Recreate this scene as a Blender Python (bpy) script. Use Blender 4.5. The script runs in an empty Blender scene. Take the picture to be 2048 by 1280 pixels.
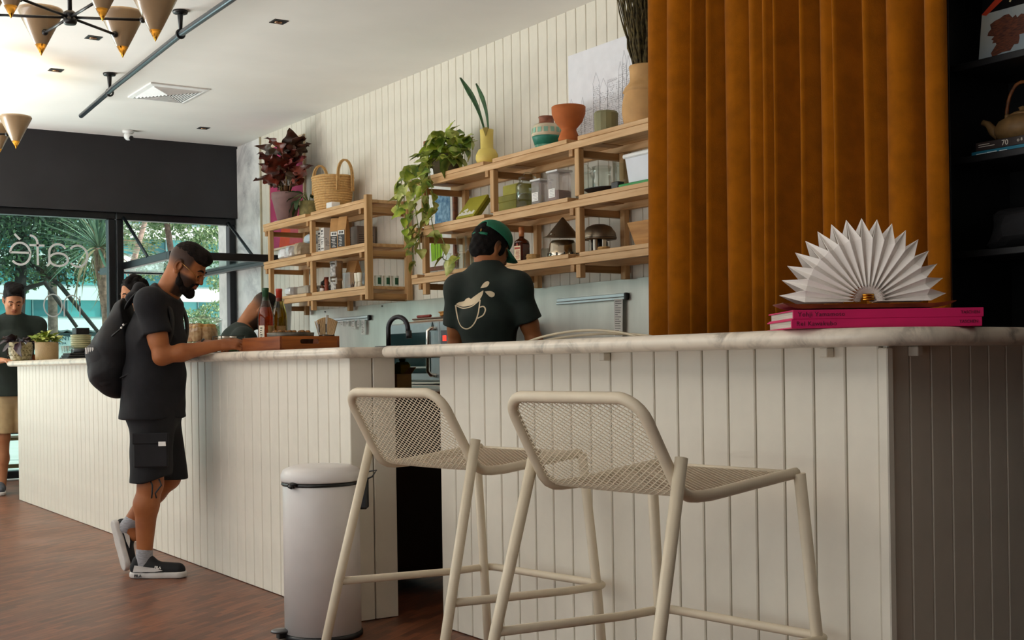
import bpy, math, random
import numpy as np
from mathutils import Vector, Matrix, Euler
R = math.radians
C = bpy.context.scene.collection
scene = bpy.context.scene
# ------------------------------------------------------------------ camera, sky, sun, exposure
cd = bpy.data.cameras.new('camera'); cam = bpy.data.objects.new('camera', cd); C.objects.link(cam)
cd.sensor_width = 36.0; cd.lens = 2489.0 / 2048 * 36; cd.shift_y = 85 / 2048; cd.clip_start = .05; cd.clip_end = 300
_a, _r = R(33.8), R(.86)
_F = Vector((math.sin(_a), math.cos(_a), 0)); _Rt = Vector((math.cos(_a), -math.sin(_a), 0)); _U = Vector((0, 0, 1))
_cx = math.cos(_r) * _Rt - math.sin(_r) * _U; _cy = math.sin(_r) * _Rt + math.cos(_r) * _U
m = Matrix((( _cx.x, _cy.x, -_F.x, 0), (_cx.y, _cy.y, -_F.y, 0), (_cx.z, _cy.z, -_F.z, 1.05), (0, 0, 0, 1)))
cam.matrix_world = m
scene.camera = cam
vs = scene.view_settings
vs.view_transform = 'Standard'; vs.look = 'None'; vs.gamma = 1; vs.exposure = 0.3; vs.use_curve_mapping = False
scene.cycles.max_bounces = 10; scene.cycles.diffuse_bounces = 6; scene.cycles.transparent_max_bounces = 24
scene.cycles.sample_clamp_indirect = 4
W = bpy.data.worlds.new('sky'); scene.world = W; W.use_nodes = True
wn = W.node_tree; bg = wn.nodes['Background']
sky = wn.nodes.new('ShaderNodeTexSky'); sky.sky_type = 'HOSEK_WILKIE'; sky.turbidity = 6
sky.sun_direction = Vector((.72, -.28, .8)).normalized()
mx = wn.nodes.new('ShaderNodeMix'); mx.data_type = 'RGBA'; mx.inputs[0].default_value = .65
wn.links.new(sky.outputs[0], mx.inputs[6]); mx.inputs[7].default_value = (.95, 1, 1.0, 1)
wn.links.new(mx.outputs[2], bg.inputs[0]); bg.inputs[1].default_value = 1.5
sd = bpy.data.lights.new('sun', 'SUN'); sd.energy = 4.0; sd.angle = R(3); sd.color = (1, .95, .86)
sun = bpy.data.objects.new('sun', sd); C.objects.link(sun)
sun.rotation_euler = Vector((.72, -.28, .8)).to_track_quat('Z', 'Y').to_euler()

def area(name, loc, aim, sx, sy, e, col, spread=180):
    ld = bpy.data.lights.new(name, 'AREA'); ld.shape = 'RECTANGLE'; ld.size = sx; ld.size_y = sy; ld.energy = e; ld.color = col; ld.spread = R(spread)
    o = bpy.data.objects.new(name, ld); C.objects.link(o); o.location = loc
    o.rotation_euler = Vector(aim).to_track_quat('-Z', 'Y').to_euler(); return o
# added fill lights out of frame, aimed up to brighten the ceiling
area('fill_street_side', (-4.6, 5.0, .4), (.3, .05, 1), 13, 1.8, 400, (1, .975, .935), 150)
area('fill_window_side', (-1.5, 12.0, .4), (.2, -.4, 1), 5, 1.8, 470, (1, .985, .96), 125)
# ------------------------------------------------------------------ helpers
def lin(h):
    h = h.lstrip('#'); o = []
    for i in (0, 2, 4):
        c = int(h[i:i+2], 16) / 255
        o.append(c / 12.92 if c <= .04045 else ((c + .055) / 1.055) ** 2.4)
    return (*o, 1)
MATS = {}
def mat(name, col, rough=.6, metal=0, var=.06, scale=12, bump=0, bscale=80, spec=.5, stretch=None, sheen=0, emit=0, col2=None, coat=0, attr=None):
    """a procedural material: two tones mixed by noise, optional bump"""
    if name in MATS: return MATS[name]
    M = bpy.data.materials.new(name); M.use_nodes = True; n = M.node_tree.nodes; l = M.node_tree.links
    p = n['Principled BSDF']; c = lin(col) if isinstance(col, str) else col
    p.inputs['Roughness'].default_value = rough; p.inputs['Metallic'].default_value = metal
    p.inputs['Specular IOR Level'].default_value = spec
    if coat: p.inputs['Coat Weight'].default_value = coat
    if sheen: p.inputs['Sheen Weight'].default_value = sheen; p.inputs['Sheen Roughness'].default_value = .4
    tc = n.new('ShaderNodeTexCoord'); mp = n.new('ShaderNodeMapping'); l.new(tc.outputs['Object'], mp.inputs[0])
    if stretch: mp.inputs['Scale'].default_value = stretch
    nz = n.new('ShaderNodeTexNoise'); nz.inputs['Scale'].default_value = scale; nz.inputs['Detail'].default_value = 5
    l.new(mp.outputs[0], nz.inputs[0])
    mix = n.new('ShaderNodeMix'); mix.data_type = 'RGBA'
    c2 = lin(col2) if col2 else tuple(max(0, x * (1 - 2 * var)) for x in c[:3]) + (1,)
    c1 = c if col2 else tuple(min(1, x * (1 + var)) for x in c[:3]) + (1,)
    rmp = n.new('ShaderNodeMapRange'); rmp.inputs[1].default_value = .35; rmp.inputs[2].default_value = .65
    l.new(nz.outputs[0], rmp.inputs[0]); l.new(rmp.outputs[0], mix.inputs[0])
    mix.inputs[6].default_value = c1; mix.inputs[7].default_value = c2
    out = mix.outputs[2]
    if attr:                                    # a painted tint stored on the mesh
        at = n.new('ShaderNodeAttribute'); at.attribute_name = 'tint'
        m2 = n.new('ShaderNodeMix'); m2.data_type = 'RGBA'; l.new(at.outputs['Alpha'], m2.inputs[0])
        l.new(out, m2.inputs[6]); l.new(at.outputs['Color'], m2.inputs[7]); out = m2.outputs[2]
    l.new(out, p.inputs['Base Color'])
    if emit: l.new(out, p.inputs['Emission Color']); p.inputs['Emission Strength'].default_value = emit
    if bump:
        bz = n.new('ShaderNodeTexNoise'); bz.inputs['Scale'].default_value = bscale; bz.inputs['Detail'].default_value = 3
        l.new(mp.outputs[0], bz.inputs[0]); b = n.new('ShaderNodeBump'); b.inputs['Strength'].default_value = bump
        b.inputs['Distance'].default_value = .004; l.new(bz.outputs[0], b.inputs['Height']); l.new(b.outputs[0], p.inputs['Normal'])
    MATS[name] = M; return M
def wood(name, c1, c2, rough=.55, axis=0, scale=1, bump=.15):
    if name in MATS: return MATS[name]
    M = bpy.data.materials.new(name); M.use_nodes = True; n = M.node_tree.nodes; l = M.node_tree.links; p = n['Principled BSDF']
    p.inputs['Roughness'].default_value = rough
    tc = n.new('ShaderNodeTexCoord'); mp = n.new('ShaderNodeMapping'); l.new(tc.outputs['Object'], mp.inputs[0])
    s = [30 * scale] * 3; s[axis] = 2.2 * scale; mp.inputs['Scale'].default_value = s
    oi = n.new('ShaderNodeObjectInfo'); ad = n.new('ShaderNodeVectorMath'); ad.operation = 'ADD'
    cmb = n.new('ShaderNodeVectorMath'); cmb.operation = 'SCALE'; cmb.inputs[0].default_value = (37, 17, 29); l.new(oi.outputs['Random'], cmb.inputs['Scale'])
    l.new(mp.outputs[0], ad.inputs[0]); l.new(cmb.outputs[0], ad.inputs[1])
    nz = n.new('ShaderNodeTexNoise'); nz.inputs['Scale'].default_value = 1; nz.inputs['Detail'].default_value = 6; nz.inputs['Distortion'].default_value = .6
    l.new(ad.outputs[0], nz.inputs[0]); r = n.new('ShaderNodeValToRGB'); l.new(nz.outputs[0], r.inputs[0])
    r.color_ramp.elements[0].position = .3; r.color_ramp.elements[1].position = .7
    r.color_ramp.elements[0].color = lin(c2); r.color_ramp.elements[1].color = lin(c1)
    l.new(r.outputs[0], p.inputs['Base Color'])
    if bump:
        b = n.new('ShaderNodeBump'); b.inputs['Strength'].default_value = bump; b.inputs['Distance'].default_value = .003
        l.new(nz.outputs[0], b.inputs['Height']); l.new(b.outputs[0], p.inputs['Normal'])
    MATS[name] = M; return M
def glass(name, tint='F4FBFA', refl=.1, rough=.02, ior=1.45, body=0, bodycol='FFFFFF'):
    """thin clear glass or plastic: see-through with a fresnel reflection, optional milky body"""
    if name in MATS: return MATS[name]
    M = bpy.data.materials.new(name); M.use_nodes = True; n = M.node_tree.nodes; l = M.node_tree.links
    n.remove(n['Principled BSDF']); o = n['Material Output']
    t = n.new('ShaderNodeBsdfTransparent'); t.inputs[0].default_value = lin(tint)
    g = n.new('ShaderNodeBsdfGlossy'); g.inputs['Roughness'].default_value = rough
    lw = n.new('ShaderNodeFresnel'); lw.inputs[0].default_value = ior
    nz = n.new('ShaderNodeTexNoise'); nz.inputs['Scale'].default_value = 3
    ma = n.new('ShaderNodeMath'); ma.operation = 'MULTIPLY_ADD'; l.new(nz.outputs[0], ma.inputs[0]); ma.inputs[1].default_value = refl * .3
    cl = n.new('ShaderNodeMath'); cl.operation = 'MULTIPLY'; cl.inputs[1].default_value = .4; l.new(lw.outputs[0], cl.inputs[0]); l.new(cl.outputs[0], ma.inputs[2])
    mxx = n.new('ShaderNodeMixShader'); l.new(ma.outputs[0], mxx.inputs[0]); l.new(t.outputs[0], mxx.inputs[1]); l.new(g.outputs[0], mxx.inputs[2])
    last = mxx
    if body:
        df = n.new('ShaderNodeBsdfDiffuse'); df.inputs[0].default_value = lin(bodycol)
        m3 = n.new('ShaderNodeMixShader'); m3.inputs[0].default_value = body; l.new(mxx.outputs[0], m3.inputs[1]); l.new(df.outputs[0], m3.inputs[2]); last = m3
    l.new(last.outputs[0], o.inputs[0]); MATS[name] = M; return M
def marble(name, base='E4DCCB', vein='6E655A', rough=.25, scale=2.2, amount=.5):
    if name in MATS: return MATS[name]
    M = bpy.data.materials.new(name); M.use_nodes = True; n = M.node_tree.nodes; l = M.node_tree.links; p = n['Principled BSDF']
    p.inputs['Roughness'].default_value = rough
    tc = n.new('ShaderNodeTexCoord')
    a = n.new('ShaderNodeTexNoise'); a.inputs['Scale'].default_value = scale; a.inputs['Detail'].default_value = 8; a.inputs['Distortion'].default_value = 1.6; a.inputs['Roughness'].default_value = .65
    l.new(tc.outputs['Object'], a.inputs[0])
    r = n.new('ShaderNodeValToRGB'); e = r.color_ramp.elements
    e[0].position = .40; e[0].color = (0, 0, 0, 1); e[1].position = .5; e[1].color = (1, 1, 1, 1)
    e.new(.60).color = (0, 0, 0, 1)
    l.new(a.outputs[0], r.inputs[0])
    b = n.new('ShaderNodeTexNoise'); b.inputs['Scale'].default_value = scale * 2.3; b.inputs['Detail'].default_value = 6; l.new(tc.outputs['Object'], b.inputs[0])
    r2 = n.new('ShaderNodeMapRange'); r2.inputs[1].default_value = .42; r2.inputs[2].default_value = .72; l.new(b.outputs[0], r2.inputs[0])
    mu = n.new('ShaderNodeMath'); mu.operation = 'MULTIPLY'; l.new(r.outputs[0], mu.inputs[0]); l.new(r2.outputs[0], mu.inputs[1])
    mu2 = n.new('ShaderNodeMath'); mu2.operation = 'MULTIPLY'; mu2.inputs[1].default_value = amount; l.new(mu.outputs[0], mu2.inputs[0])
    mix = n.new('ShaderNodeMix'); mix.data_type = 'RGBA'; l.new(mu2.outputs[0], mix.inputs[0]); mix.inputs[6].default_value = lin(base); mix.inputs[7].default_value = lin(vein)
    l.new(mix.outputs[2], p.inputs['Base Color']); MATS[name] = M; return M

def wloc(o):
    v = Vector((0, 0, 0))
    while o is not None: v += o.location; o = o.parent
    return v
def tag(o, label=None, cat=None, group=None, kind=None):
    if label: o['label'] = label
    if cat: o['category'] = cat
    if group: o['group'] = group
    if kind: o['kind'] = kind
    return o
def thing(name, label, cat, loc=(0, 0, 0), rz=0, group=None):
    o = bpy.data.objects.new(name, None); C.objects.link(o); o.location = loc; o.rotation_euler = (0, 0, rz)
    o.empty_display_size = .1
    return tag(o, label, cat, group)
def struct(o): o['kind'] = 'structure'; return o
def dup(o, loc=None, rz=None, parent=None, label=None):
    c = o.copy(); C.objects.link(c)
    if parent is not None: c.parent = parent
    if loc is not None: c.location = loc
    if rz is not None: c.rotation_euler = (0, 0, rz)
    if label: c['label'] = label
    for ch in list(o.children): dup(ch, parent=c)
    return c
def Txf(loc=(0, 0, 0), rot=(0, 0, 0), s=(1, 1, 1)):
    return Matrix.Translation(loc) @ Euler(rot).to_matrix().to_4x4() @ Matrix.Diagonal((*s, 1))
class MB:
    def __init__(s): s.v = []; s.f = []; s.m = []; s.sm = []
    def add(s, vs, fs, mi=0, smooth=False, M=None):
        b = len(s.v)
        if M is not None: vs = [tuple(M @ Vector(q)) for q in vs]
        s.v.extend([tuple(q) for q in vs])
        for q in fs: s.f.append(tuple(i + b for i in q)); s.m.append(mi); s.sm.append(smooth)
        return s
    def box(s, x0, x1, y0, y1, z0, z1, c=0, mi=0, M=None):
        if c <= 0:
            v = [(x0,y0,z0),(x1,y0,z0),(x1,y1,z0),(x0,y1,z0),(x0,y0,z1),(x1,y0,z1),(x1,y1,z1),(x0,y1,z1)]
            return s.add(v, [(3,2,1,0),(4,5,6,7),(0,1,5,4),(1,2,6,5),(2,3,7,6),(3,0,4,7)], mi, False, M)
        v = []; X = (x0, x1); Y = (y0, y1); Z = (z0, z1); sg = (1, -1)
        for k in (0, 1):
            for j in (0, 1):
                for i in (0, 1):
                    v += [(X[i], Y[j]+sg[j]*c, Z[k]+sg[k]*c), (X[i]+sg[i]*c, Y[j], Z[k]+sg[k]*c), (X[i]+sg[i]*c, Y[j]+sg[j]*c, Z[k])]
        I = lambda i, j, k, a: (k*4 + j*2 + i) * 3 + a
        f = []
        for e in (0, 1):
            q = [I(e,0,0,0), I(e,1,0,0), I(e,1,1,0), I(e,0,1,0)]; f.append(q if e else q[::-1])
            q = [I(0,e,0,1), I(1,e,0,1), I(1,e,1,1), I(0,e,1,1)]; f.append(q[::-1] if e else q)
            q = [I(0,0,e,2), I(1,0,e,2), I(1,1,e,2), I(0,1,e,2)]; f.append(q if e else q[::-1])
        for a in (0, 1):
            for b in (0, 1):
                f.append([I(a,b,0,0), I(a,b,0,1), I(a,b,1,1), I(a,b,1,0)][::(1 if (a == b) else -1)])
                f.append([I(a,0,b,0), I(a,1,b,0), I(a,1,b,2), I(a,0,b,2)][::(1 if (a != b) else -1)][::-1])
                f.append([I(0,a,b,1), I(1,a,b,1), I(1,a,b,2), I(0,a,b,2)][::(1 if (a == b) else -1)][::-1])
        for k in (0, 1):
            for j in (0, 1):
                for i in (0, 1):
                    q = [I(i,j,k,0), I(i,j,k,1), I(i,j,k,2)]; f.append(q if (i + j + k) % 2 else q[::-1])
        return s.add(v, f, mi, False, M)
    def tube(s, pts, r, n=8, closed=False, cap=True, mi=0, M=None, smooth=True):
        P = [Vector(p) for p in pts]; N = len(P)
        rs = r if isinstance(r, (list, tuple)) else [r] * N
        t0 = (P[1] - P[0]).normalized(); up = Vector((0, 0, 1)) if abs(t0.z) < .9 else Vector((1, 0, 0))
        u = t0.cross(up).normalized(); vs = []
        for i in range(N):
            a = P[i-1] if (i > 0 or closed) else P[i]; b = P[(i+1) % N] if (i < N-1 or closed) else P[i]
            t = (b - a).normalized(); u = (u - t * u.dot(t)).normalized(); w = t.cross(u)
            for k in range(n):
                g = 2 * math.pi * k / n; vs.append(P[i] + (u * math.cos(g) + w * math.sin(g)) * rs[i])
        f = []
        for i in range(N if closed else N - 1):
            j = (i + 1) % N
            for k in range(n):
                f.append((i*n+k, i*n+(k+1) % n, j*n+(k+1) % n, j*n+k))
        s.add(vs, f, mi, smooth, M)
        if cap and not closed:
            b = len(s.v) - len(vs)
            s.f.append(tuple(b + k for k in range(n))[::-1]); s.m.append(mi); s.sm.append(False)
            s.f.append(tuple(b + (N-1)*n + k for k in range(n))); s.m.append(mi); s.sm.append(False)
        return s
    def lathe(s, prof, n=24, c=(0, 0, 0), mi=0, smooth=True, M=None, sx=1, sy=1):
        vs = []; f = []; N = len(prof)
        for r_, z in prof:
            for k in range(n):
                g = 2 * math.pi * k / n; vs.append((c[0] + sx * r_ * math.cos(g), c[1] + sy * r_ * math.sin(g), c[2] + z))
        for i in range(N - 1):
            for k in range(n): f.append((i*n+k, i*n+(k+1) % n, (i+1)*n+(k+1) % n, (i+1)*n+k))
        if prof[0][0] > 1e-4: f.append(tuple(range(n))[::-1])
        if prof[-1][0] > 1e-4: f.append(tuple((N-1)*n + k for k in range(n)))
        return s.add(vs, f, mi, smooth, M)
    def ball(s, c, r, n=12, mi=0, M=None):
        rr = (r, r, r) if not isinstance(r, (tuple, list)) else r; pr = n // 2 + 1
        vs = []; f = []
        for i in range(pr + 1):
            a = -math.pi/2 + math.pi * i / pr
            for k in range(n):
                g = 2 * math.pi * k / n; vs.append((c[0] + rr[0]*math.cos(a)*math.cos(g), c[1] + rr[1]*math.cos(a)*math.sin(g), c[2] + rr[2]*math.sin(a)))
        for i in range(pr):
            for k in range(n): f.append((i*n+k, i*n+(k+1) % n, (i+1)*n+(k+1) % n, (i+1)*n+k))
        return s.add(vs, f, mi, True, M)
    def prism(s, poly, h0, h1, mi=0, M=None):
        """polygon in x,y (counter-clockwise) extruded from z=h0 to h1"""
        n = len(poly); vs = [(x, y, h0) for x, y in poly] + [(x, y, h1) for x, y in poly]
        f = [tuple(range(n))[::-1], tuple(range(n, 2*n))] + [(i, (i+1) % n, n + (i+1) % n, n + i) for i in range(n)]
        return s.add(vs, f, mi, False, M)
    def grid(s, P, mi=0, smooth=True, M=None):
        """rows of points joined into a sheet"""
        nr = len(P); nc = len(P[0]); vs = [q for row in P for q in row]
        f = [(i*nc+j, i*nc+j+1, (i+1)*nc+j+1, (i+1)*nc+j) for i in range(nr-1) for j in range(nc-1)]
        return s.add(vs, f, mi, smooth, M)
    def build(s, name, mats, parent=None, origin=None, local=False, solid=0):
        me = bpy.data.meshes.new(name)
        if parent is not None: off = Vector((0, 0, 0)) if local else wloc(parent)
        elif origin is not None: off = Vector(origin)
        else:
            A = np.array(s.v); mn = A.min(0); mxx = A.max(0); off = Vector(((mn[0]+mxx[0])/2, (mn[1]+mxx[1])/2, mn[2]))
        me.from_pydata([(q[0]-off.x, q[1]-off.y, q[2]-off.z) for q in s.v], [], s.f)
        if not isinstance(mats, (list, tuple)): mats = [mats]
        for mm in mats: me.materials.append(mm)
        me.polygons.foreach_set('material_index', s.m); me.polygons.foreach_set('use_smooth', s.sm); me.update()
        o = bpy.data.objects.new(name, me); C.objects.link(o)
        if parent is not None: o.parent = parent
        else: o.location = off
        if solid:
            sm = o.modifiers.new('solid', 'SOLIDIFY'); sm.thickness = solid; sm.offset = 0
        return o
def text_mesh(body, size, mi=0, extrude=.0005, align='CENTER', spacing=1.0):
    """flat lettering as mesh data: returns verts, faces in the x,y plane"""
    cu = bpy.data.curves.new('lettering', 'FONT'); cu.body = body; cu.size = size; cu.extrude = extrude; cu.align_x = align; cu.align_y = 'CENTER'; cu.space_character = spacing
    cu.resolution_u = 3
    ob = bpy.data.objects.new('lettering', cu); me = bpy.data.meshes.new_from_object(ob)
    vs = [tuple(v.co) for v in me.vertices]; fs = [tuple(p.vertices) for p in me.polygons]
    bpy.data.objects.remove(ob); bpy.data.curves.remove(cu); bpy.data.meshes.remove(me)
    return vs, fs
def put_text(mb, body, size, M, mi=0, **k):
    v, f = text_mesh(body, size, **k); return mb.add(v, f, mi, False, M)
def basis(o, x, y, z=None):
    """matrix with origin o and given x,y axes"""
    x = Vector(x).normalized(); y = Vector(y).normalized(); z = x.cross(y) if z is None else Vector(z)
    return Matrix(((x.x, y.x, z.x, o[0]), (x.y, y.y, z.y, o[1]), (x.z, y.z, z.z, o[2]), (0, 0, 0, 1)))
rnd = random.Random(7)
# ------------------------------------------------------------------ materials
CREAM = mat('cream_paint', 'E1DBCC', .5, var=.03, scale=6, bump=.05, bscale=60)
GROOVE = mat('groove_shadow_paint', '7E7054', .85)
WHITEPAINT = mat('ceiling_paint', 'E9E6E0', .8, var=.015, scale=2)
BLACKWALL = mat('charcoal_wall_paint', '2B2A2D', .75, var=.08, scale=3)
FRAME = mat('dark_window_metal', '1E2024', .35, .4, var=.1)
STEEL = mat('brushed_steel', 'CDC6BC', .42, 1, var=.06, scale=2, bump=.008, bscale=20, stretch=(1, 3, 1))
OAK = wood('oak_y', 'D9B384', 'B98C58', axis=1)
OAKZ = wood('oak_z', 'CFA674', 'AB7F4A', axis=2)
OAKX = wood('oak_x', 'B98C59', '8F6536', axis=0)
WALNUT = wood('walnut', '8A4A1F', '5A2A10', .4, axis=1)
TRAYW = wood('acacia', '9A5522', '6B3212', .45, axis=1)
MARBLE = marble('cream_marble', 'DDD2C0', '5E5349', .3, 5, .75)
MARBLEW = marble('white_marble', 'F2F1EE', '85868A', .35, 1.1, .9)
BLACK = mat('black_plastic', '0E0E10', .4, var=.1)
WHITEP = mat('white_plastic', 'E8E8E6', .4, var=.02)
GLASSW = glass('window_glass', 'E4F6F4', .04)
GLASSC = glass('clear_glass', 'FAFDFC', .12, .03, 1.3)
def floor_mat():
    M = bpy.data.materials.new('parquet'); M.use_nodes = True; n = M.node_tree.nodes; l = M.node_tree.links; p = n['Principled BSDF']
    tc = n.new('ShaderNodeTexCoord'); mp = n.new('ShaderNodeMapping'); mp.inputs['Rotation'].default_value = (0, 0, R(-34)); l.new(tc.outputs['Object'], mp.inputs[0])
    b = n.new('ShaderNodeTexBrick'); l.new(mp.outputs[0], b.inputs[0]); b.inputs['Scale'].default_value = 1
    b.inputs['Brick Width'].default_value = .16; b.inputs['Row Height'].default_value = .032; b.inputs['Mortar Size'].default_value = .0008
    b.inputs['Color1'].default_value = lin('7A482D'); b.inputs['Color2'].default_value = lin('4C2B1B'); b.inputs['Mortar'].default_value = lin('2A160D'); b.inputs['Bias'].default_value = -.1
    nz = n.new('ShaderNodeTexNoise'); nz.inputs['Scale'].default_value = 1.4; nz.inputs['Detail'].default_value = 4; l.new(mp.outputs[0], nz.inputs[0])
    g = n.new('ShaderNodeTexNoise'); g.inputs['Scale'].default_value = 8; g.inputs['Detail'].default_value = 6
    m2 = n.new('ShaderNodeMapping'); m2.inputs['Scale'].default_value = (1, 9, 1); l.new(mp.outputs[0], m2.inputs[0]); l.new(m2.outputs[0], g.inputs[0])
    mix = n.new('ShaderNodeMix'); mix.data_type = 'RGBA'; mix.blend_type = 'OVERLAY'; mix.inputs[0].default_value = .55
    l.new(b.outputs[0], mix.inputs[6]); l.new(g.outputs[0], mix.inputs[7])
    l.new(mix.outputs[2], p.inputs['Base Color'])
    rr = n.new('ShaderNodeMapRange'); rr.inputs[3].default_value = .3; rr.inputs[4].default_value = .55; l.new(nz.outputs[0], rr.inputs[0]); l.new(rr.outputs[0], p.inputs['Roughness'])
    bp = n.new('ShaderNodeBump'); bp.inputs['Strength'].default_value = .2; bp.inputs['Distance'].default_value = .002; l.new(b.outputs[1], bp.inputs['Height']); bp.invert = True; l.new(bp.outputs[0], p.inputs['Normal'])
    return M
# ------------------------------------------------------------------ room shell
XW, YW, ZC = 4.88, 12.5, 3.35        # back wall, window wall, ceiling
XL, YR = -5.0, -3.0
struct(MB().box(XL, XW + .3, YR, YW + .1, -.12, 0).build('floor', floor_mat()))
struct(MB().box(XL, XW + .3, YR, YW + .3, ZC, ZC + .15).build('ceiling', WHITEPAINT))
wb = struct(MB().box(XW + .012, XW + .25, YR, YW + .1, 0, ZC).build('wall_back', GROOVE))
def plank_mesh(w, h, t=.014, c=.003):
    """one tongue-and-groove board, local: x = along wall, y = out of the wall, z = up"""
    return MB().add([(0,0,0),(w,0,0),(w,t-c,0),(w-c,t,0),(c,t,0),(0,t-c,0),(0,0,h),(w,0,h),(w,t-c,h),(w-c,t,h),(c,t,h),(0,t-c,h)],
        [(0,1,7,6),(1,2,8,7),(2,3,9,8),(3,4,10,9),(4,5,11,10),(5,0,6,11),(5,4,3,2,1,0),(6,7,8,9,10,11)])
def planks(parent, p0, p1, n, h, z0=0, out=None, gap=.0055, mat_=None):
    """n boards side by side from p0 to p1; boards face to the left of the run"""
    p0 = Vector((*p0, z0)); p1 = Vector((*p1, z0)); d = (p1 - p0); L = d.length; w = L / n
    first = None; ang = math.atan2(d.y, d.x)
    for i in range(n):
        if first is None: o = plank_mesh(w - gap, h).build('plank', mat_ or CREAM, parent, local=True); first = o
        else: o = first.copy(); C.objects.link(o)
        o.location = p0 + d * ((i + .02) / n) - wloc(parent); o.rotation_euler = (0, 0, ang)
planks(wb, (XW + .014, 1.0), (XW + .014, 11.756), 100, ZC - .85, .85)   # faces -X
# marble pier between the beadboard and the window wall
mp_ = struct(MB().box(XW + .004, XW + .2, 11.765, YW + .05, 0, ZC - .002).build('wall_corner', MARBLEW))
for (z0, z1) in ((0.02, .62), (.63, 1.38), (1.39, 2.12), (2.13, ZC - .02)):
    MB().box(XW - .008, XW + .004, 11.775, 12.395, z0, z1 - .006, c=.002).build('panel', MARBLEW, mp_)
struct(MB().box(XW - .016, XW + .004, 11.758, 11.772, 0, ZC - .002).build('trim_1', mat('trim_paint', 'C9BFA6', .5)))
# window wall: dark header, frames
hd = struct(MB().box(XL, XW + .02, YW - .1, YW + .12, 2.6, ZC).build('wall_window', BLACKWALL))
def window(n, x0, x1, z0, z1, pane=True):
    o = struct(thing('window_%d' % n, None, None, ((x0 + x1) / 2, YW, z0)))
    t = .07; y0, y1 = YW - .05, YW + .05
    MB().box(x0, x1, y0, y1, z1 - t, z1, c=.006).build('top_rail', FRAME, o)
    MB().box(x0, x1, y0, y1, z0, z0 + t, c=.006).build('bottom_rail', FRAME, o)
    MB().box(x0, x0 + t, y0, y1, z0 + t, z1 - t, c=.006).build('stile', FRAME, o)
    MB().box(x1 - t, x1, y0, y1, z0 + t, z1 - t, c=.006).build('stile', FRAME, o)
    if pane: MB().box(x0 + t, x1 - t, YW - .006, YW + .006, z0 + t, z1 - t).build('pane', GLASSW, o)
    return o
w1 = window(1, 1.1, 3.62, 0.02, 2.6)
w2 = window(2, 3.63, 4.87, 0.9, 2.6, pane=False)
struct(MB().box(3.62, 4.88, YW - .06, YW + .06, 0, .9).build('wall_sill', BLACKWALL))
# the lifted sash of window_2, pivoted flat, with its two stays
sz = 2.07
sash = thing('sash', None, None, (4.25, 12.0, sz)); sash.parent = w2; sash.location = Vector((4.25, 12.1, sz)) - wloc(w2); sash['label'] = 'dark framed sash swung up level'
fx0, fx1, fy0, fy1 = 3.69, 4.80, 11.05, 13.35
for b in ((fx0, fx1, fy0, fy0 + .07), (fx0, fx1, fy1 - .07, fy1), (fx0, fx0 + .06, fy0 + .07, fy1 - .07), (fx1 - .06, fx1, fy0 + .07, fy1 - .07)):
    MB().box(*b, sz - (.035 if b[2] < 13 else .012), sz + (.035 if b[2] < 13 else .012), c=.004).build('sash_rail', FRAME, sash)
MB().box(fx0 + .06, fx1 - .06, fy0 + .07, fy1 - .07, sz - .004, sz + .004).build('sash_pane', GLASSW, sash)
for x in (3.70, 4.79):
    MB().tube([(x, YW - .06, 2.55), (x, 11.7, sz + .03)], .016, 8).build('stay', mat('stay_metal', '3A4448', .35, .8), w2)
# door-height glazing further left, the street side of the room and the rear wall (all out of frame, they let the daylight in)
def bay(n, x0, x1):
    window(n, x0, x1, .02, 2.6)
bay(3, -1.5, 1.08); bay(4, -4.0, -1.52)
lw_ = struct(MB().box(XL - .2, XL, YR, YW + .1, 2.9, ZC).build('wall_left', BLACKWALL))
for y in (-3.0, 0.2, 3.4, 6.6, 9.8, 12.4):
    MB().box(XL - .2, XL, y, y + .15, 0, 2.9).build('pier', BLACKWALL, lw_)
struct(MB().box(XL - .2, XW + .2, YR - .2, YR, 0, ZC).build('wall_rear', BLACKWALL))
# ------------------------------------------------------------------ stainless splashback and wall steel
sp = struct(MB().box(XW - .012, XW - .002, 4.7, 10.63, .88, 1.556, c=.001).build('trim_2', STEEL))
for y in (10.3, 9.2, 8.1, 7.0, 5.75):
    MB().lathe([(.0, 0), (.008, .001), (.008, .004), (.0, .006)], 8, M=Txf((XW - .012, y, 1.535), (0, -math.pi/2, 0))).build('screw', FRAME, sp)
# ------------------------------------------------------------------ counters
def slab(name, poly, z0, z1, label, M_, rad=.02):
    """worktop with a bullnose edge: rings of the outline pulled in and out"""
    n = len(poly); P = [Vector((x, y)) for x, y in poly]; N = []
    for i in range(n):
        a = (P[i] - P[i-1]).normalized(); b = (P[(i+1) % n] - P[i]).normalized()
        na = Vector((-a.y, a.x)); nb = Vector((-b.y, b.x)); q = (na + nb).normalized(); N.append(q / max(.4, q.dot(na)))
    h = (z1 - z0) / 2; rings = []
    for k in range(9):
        g = -math.pi/2 + math.pi * k / 8; ins = h * (1 - math.cos(g)); rings.append([(P[i].x + N[i].x*ins, P[i].y + N[i].y*ins, z0 + h + h*math.sin(g)) for i in range(n)])
    vs = [p for r_ in rings for p in r_]; fs = []
    for k in range(8):
        for i in range(n): fs.append((k*n+i, k*n+(i+1) % n, (k+1)*n+(i+1) % n, (k+1)*n+i))
    fs.append(tuple(range(n))[::-1]); fs.append(tuple(8*n+i for i in range(n)))
    mb = MB(); mb.add(vs, fs[:-2], 0, True); mb.add([vs[i] for i in fs[-2]] , [tuple(range(n))]); mb.add([vs[i] for i in fs[-1]], [tuple(range(n))])
    o = mb.build(name, M_); return tag(o, label, 'worktop')
def arc(cx, cy, r, a0, a1, n=8): return [(cx + r*math.cos(R(a0 + (a1-a0)*i/n)), cy + r*math.sin(R(a0 + (a1-a0)*i/n))) for i in range(n+1)]
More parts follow.
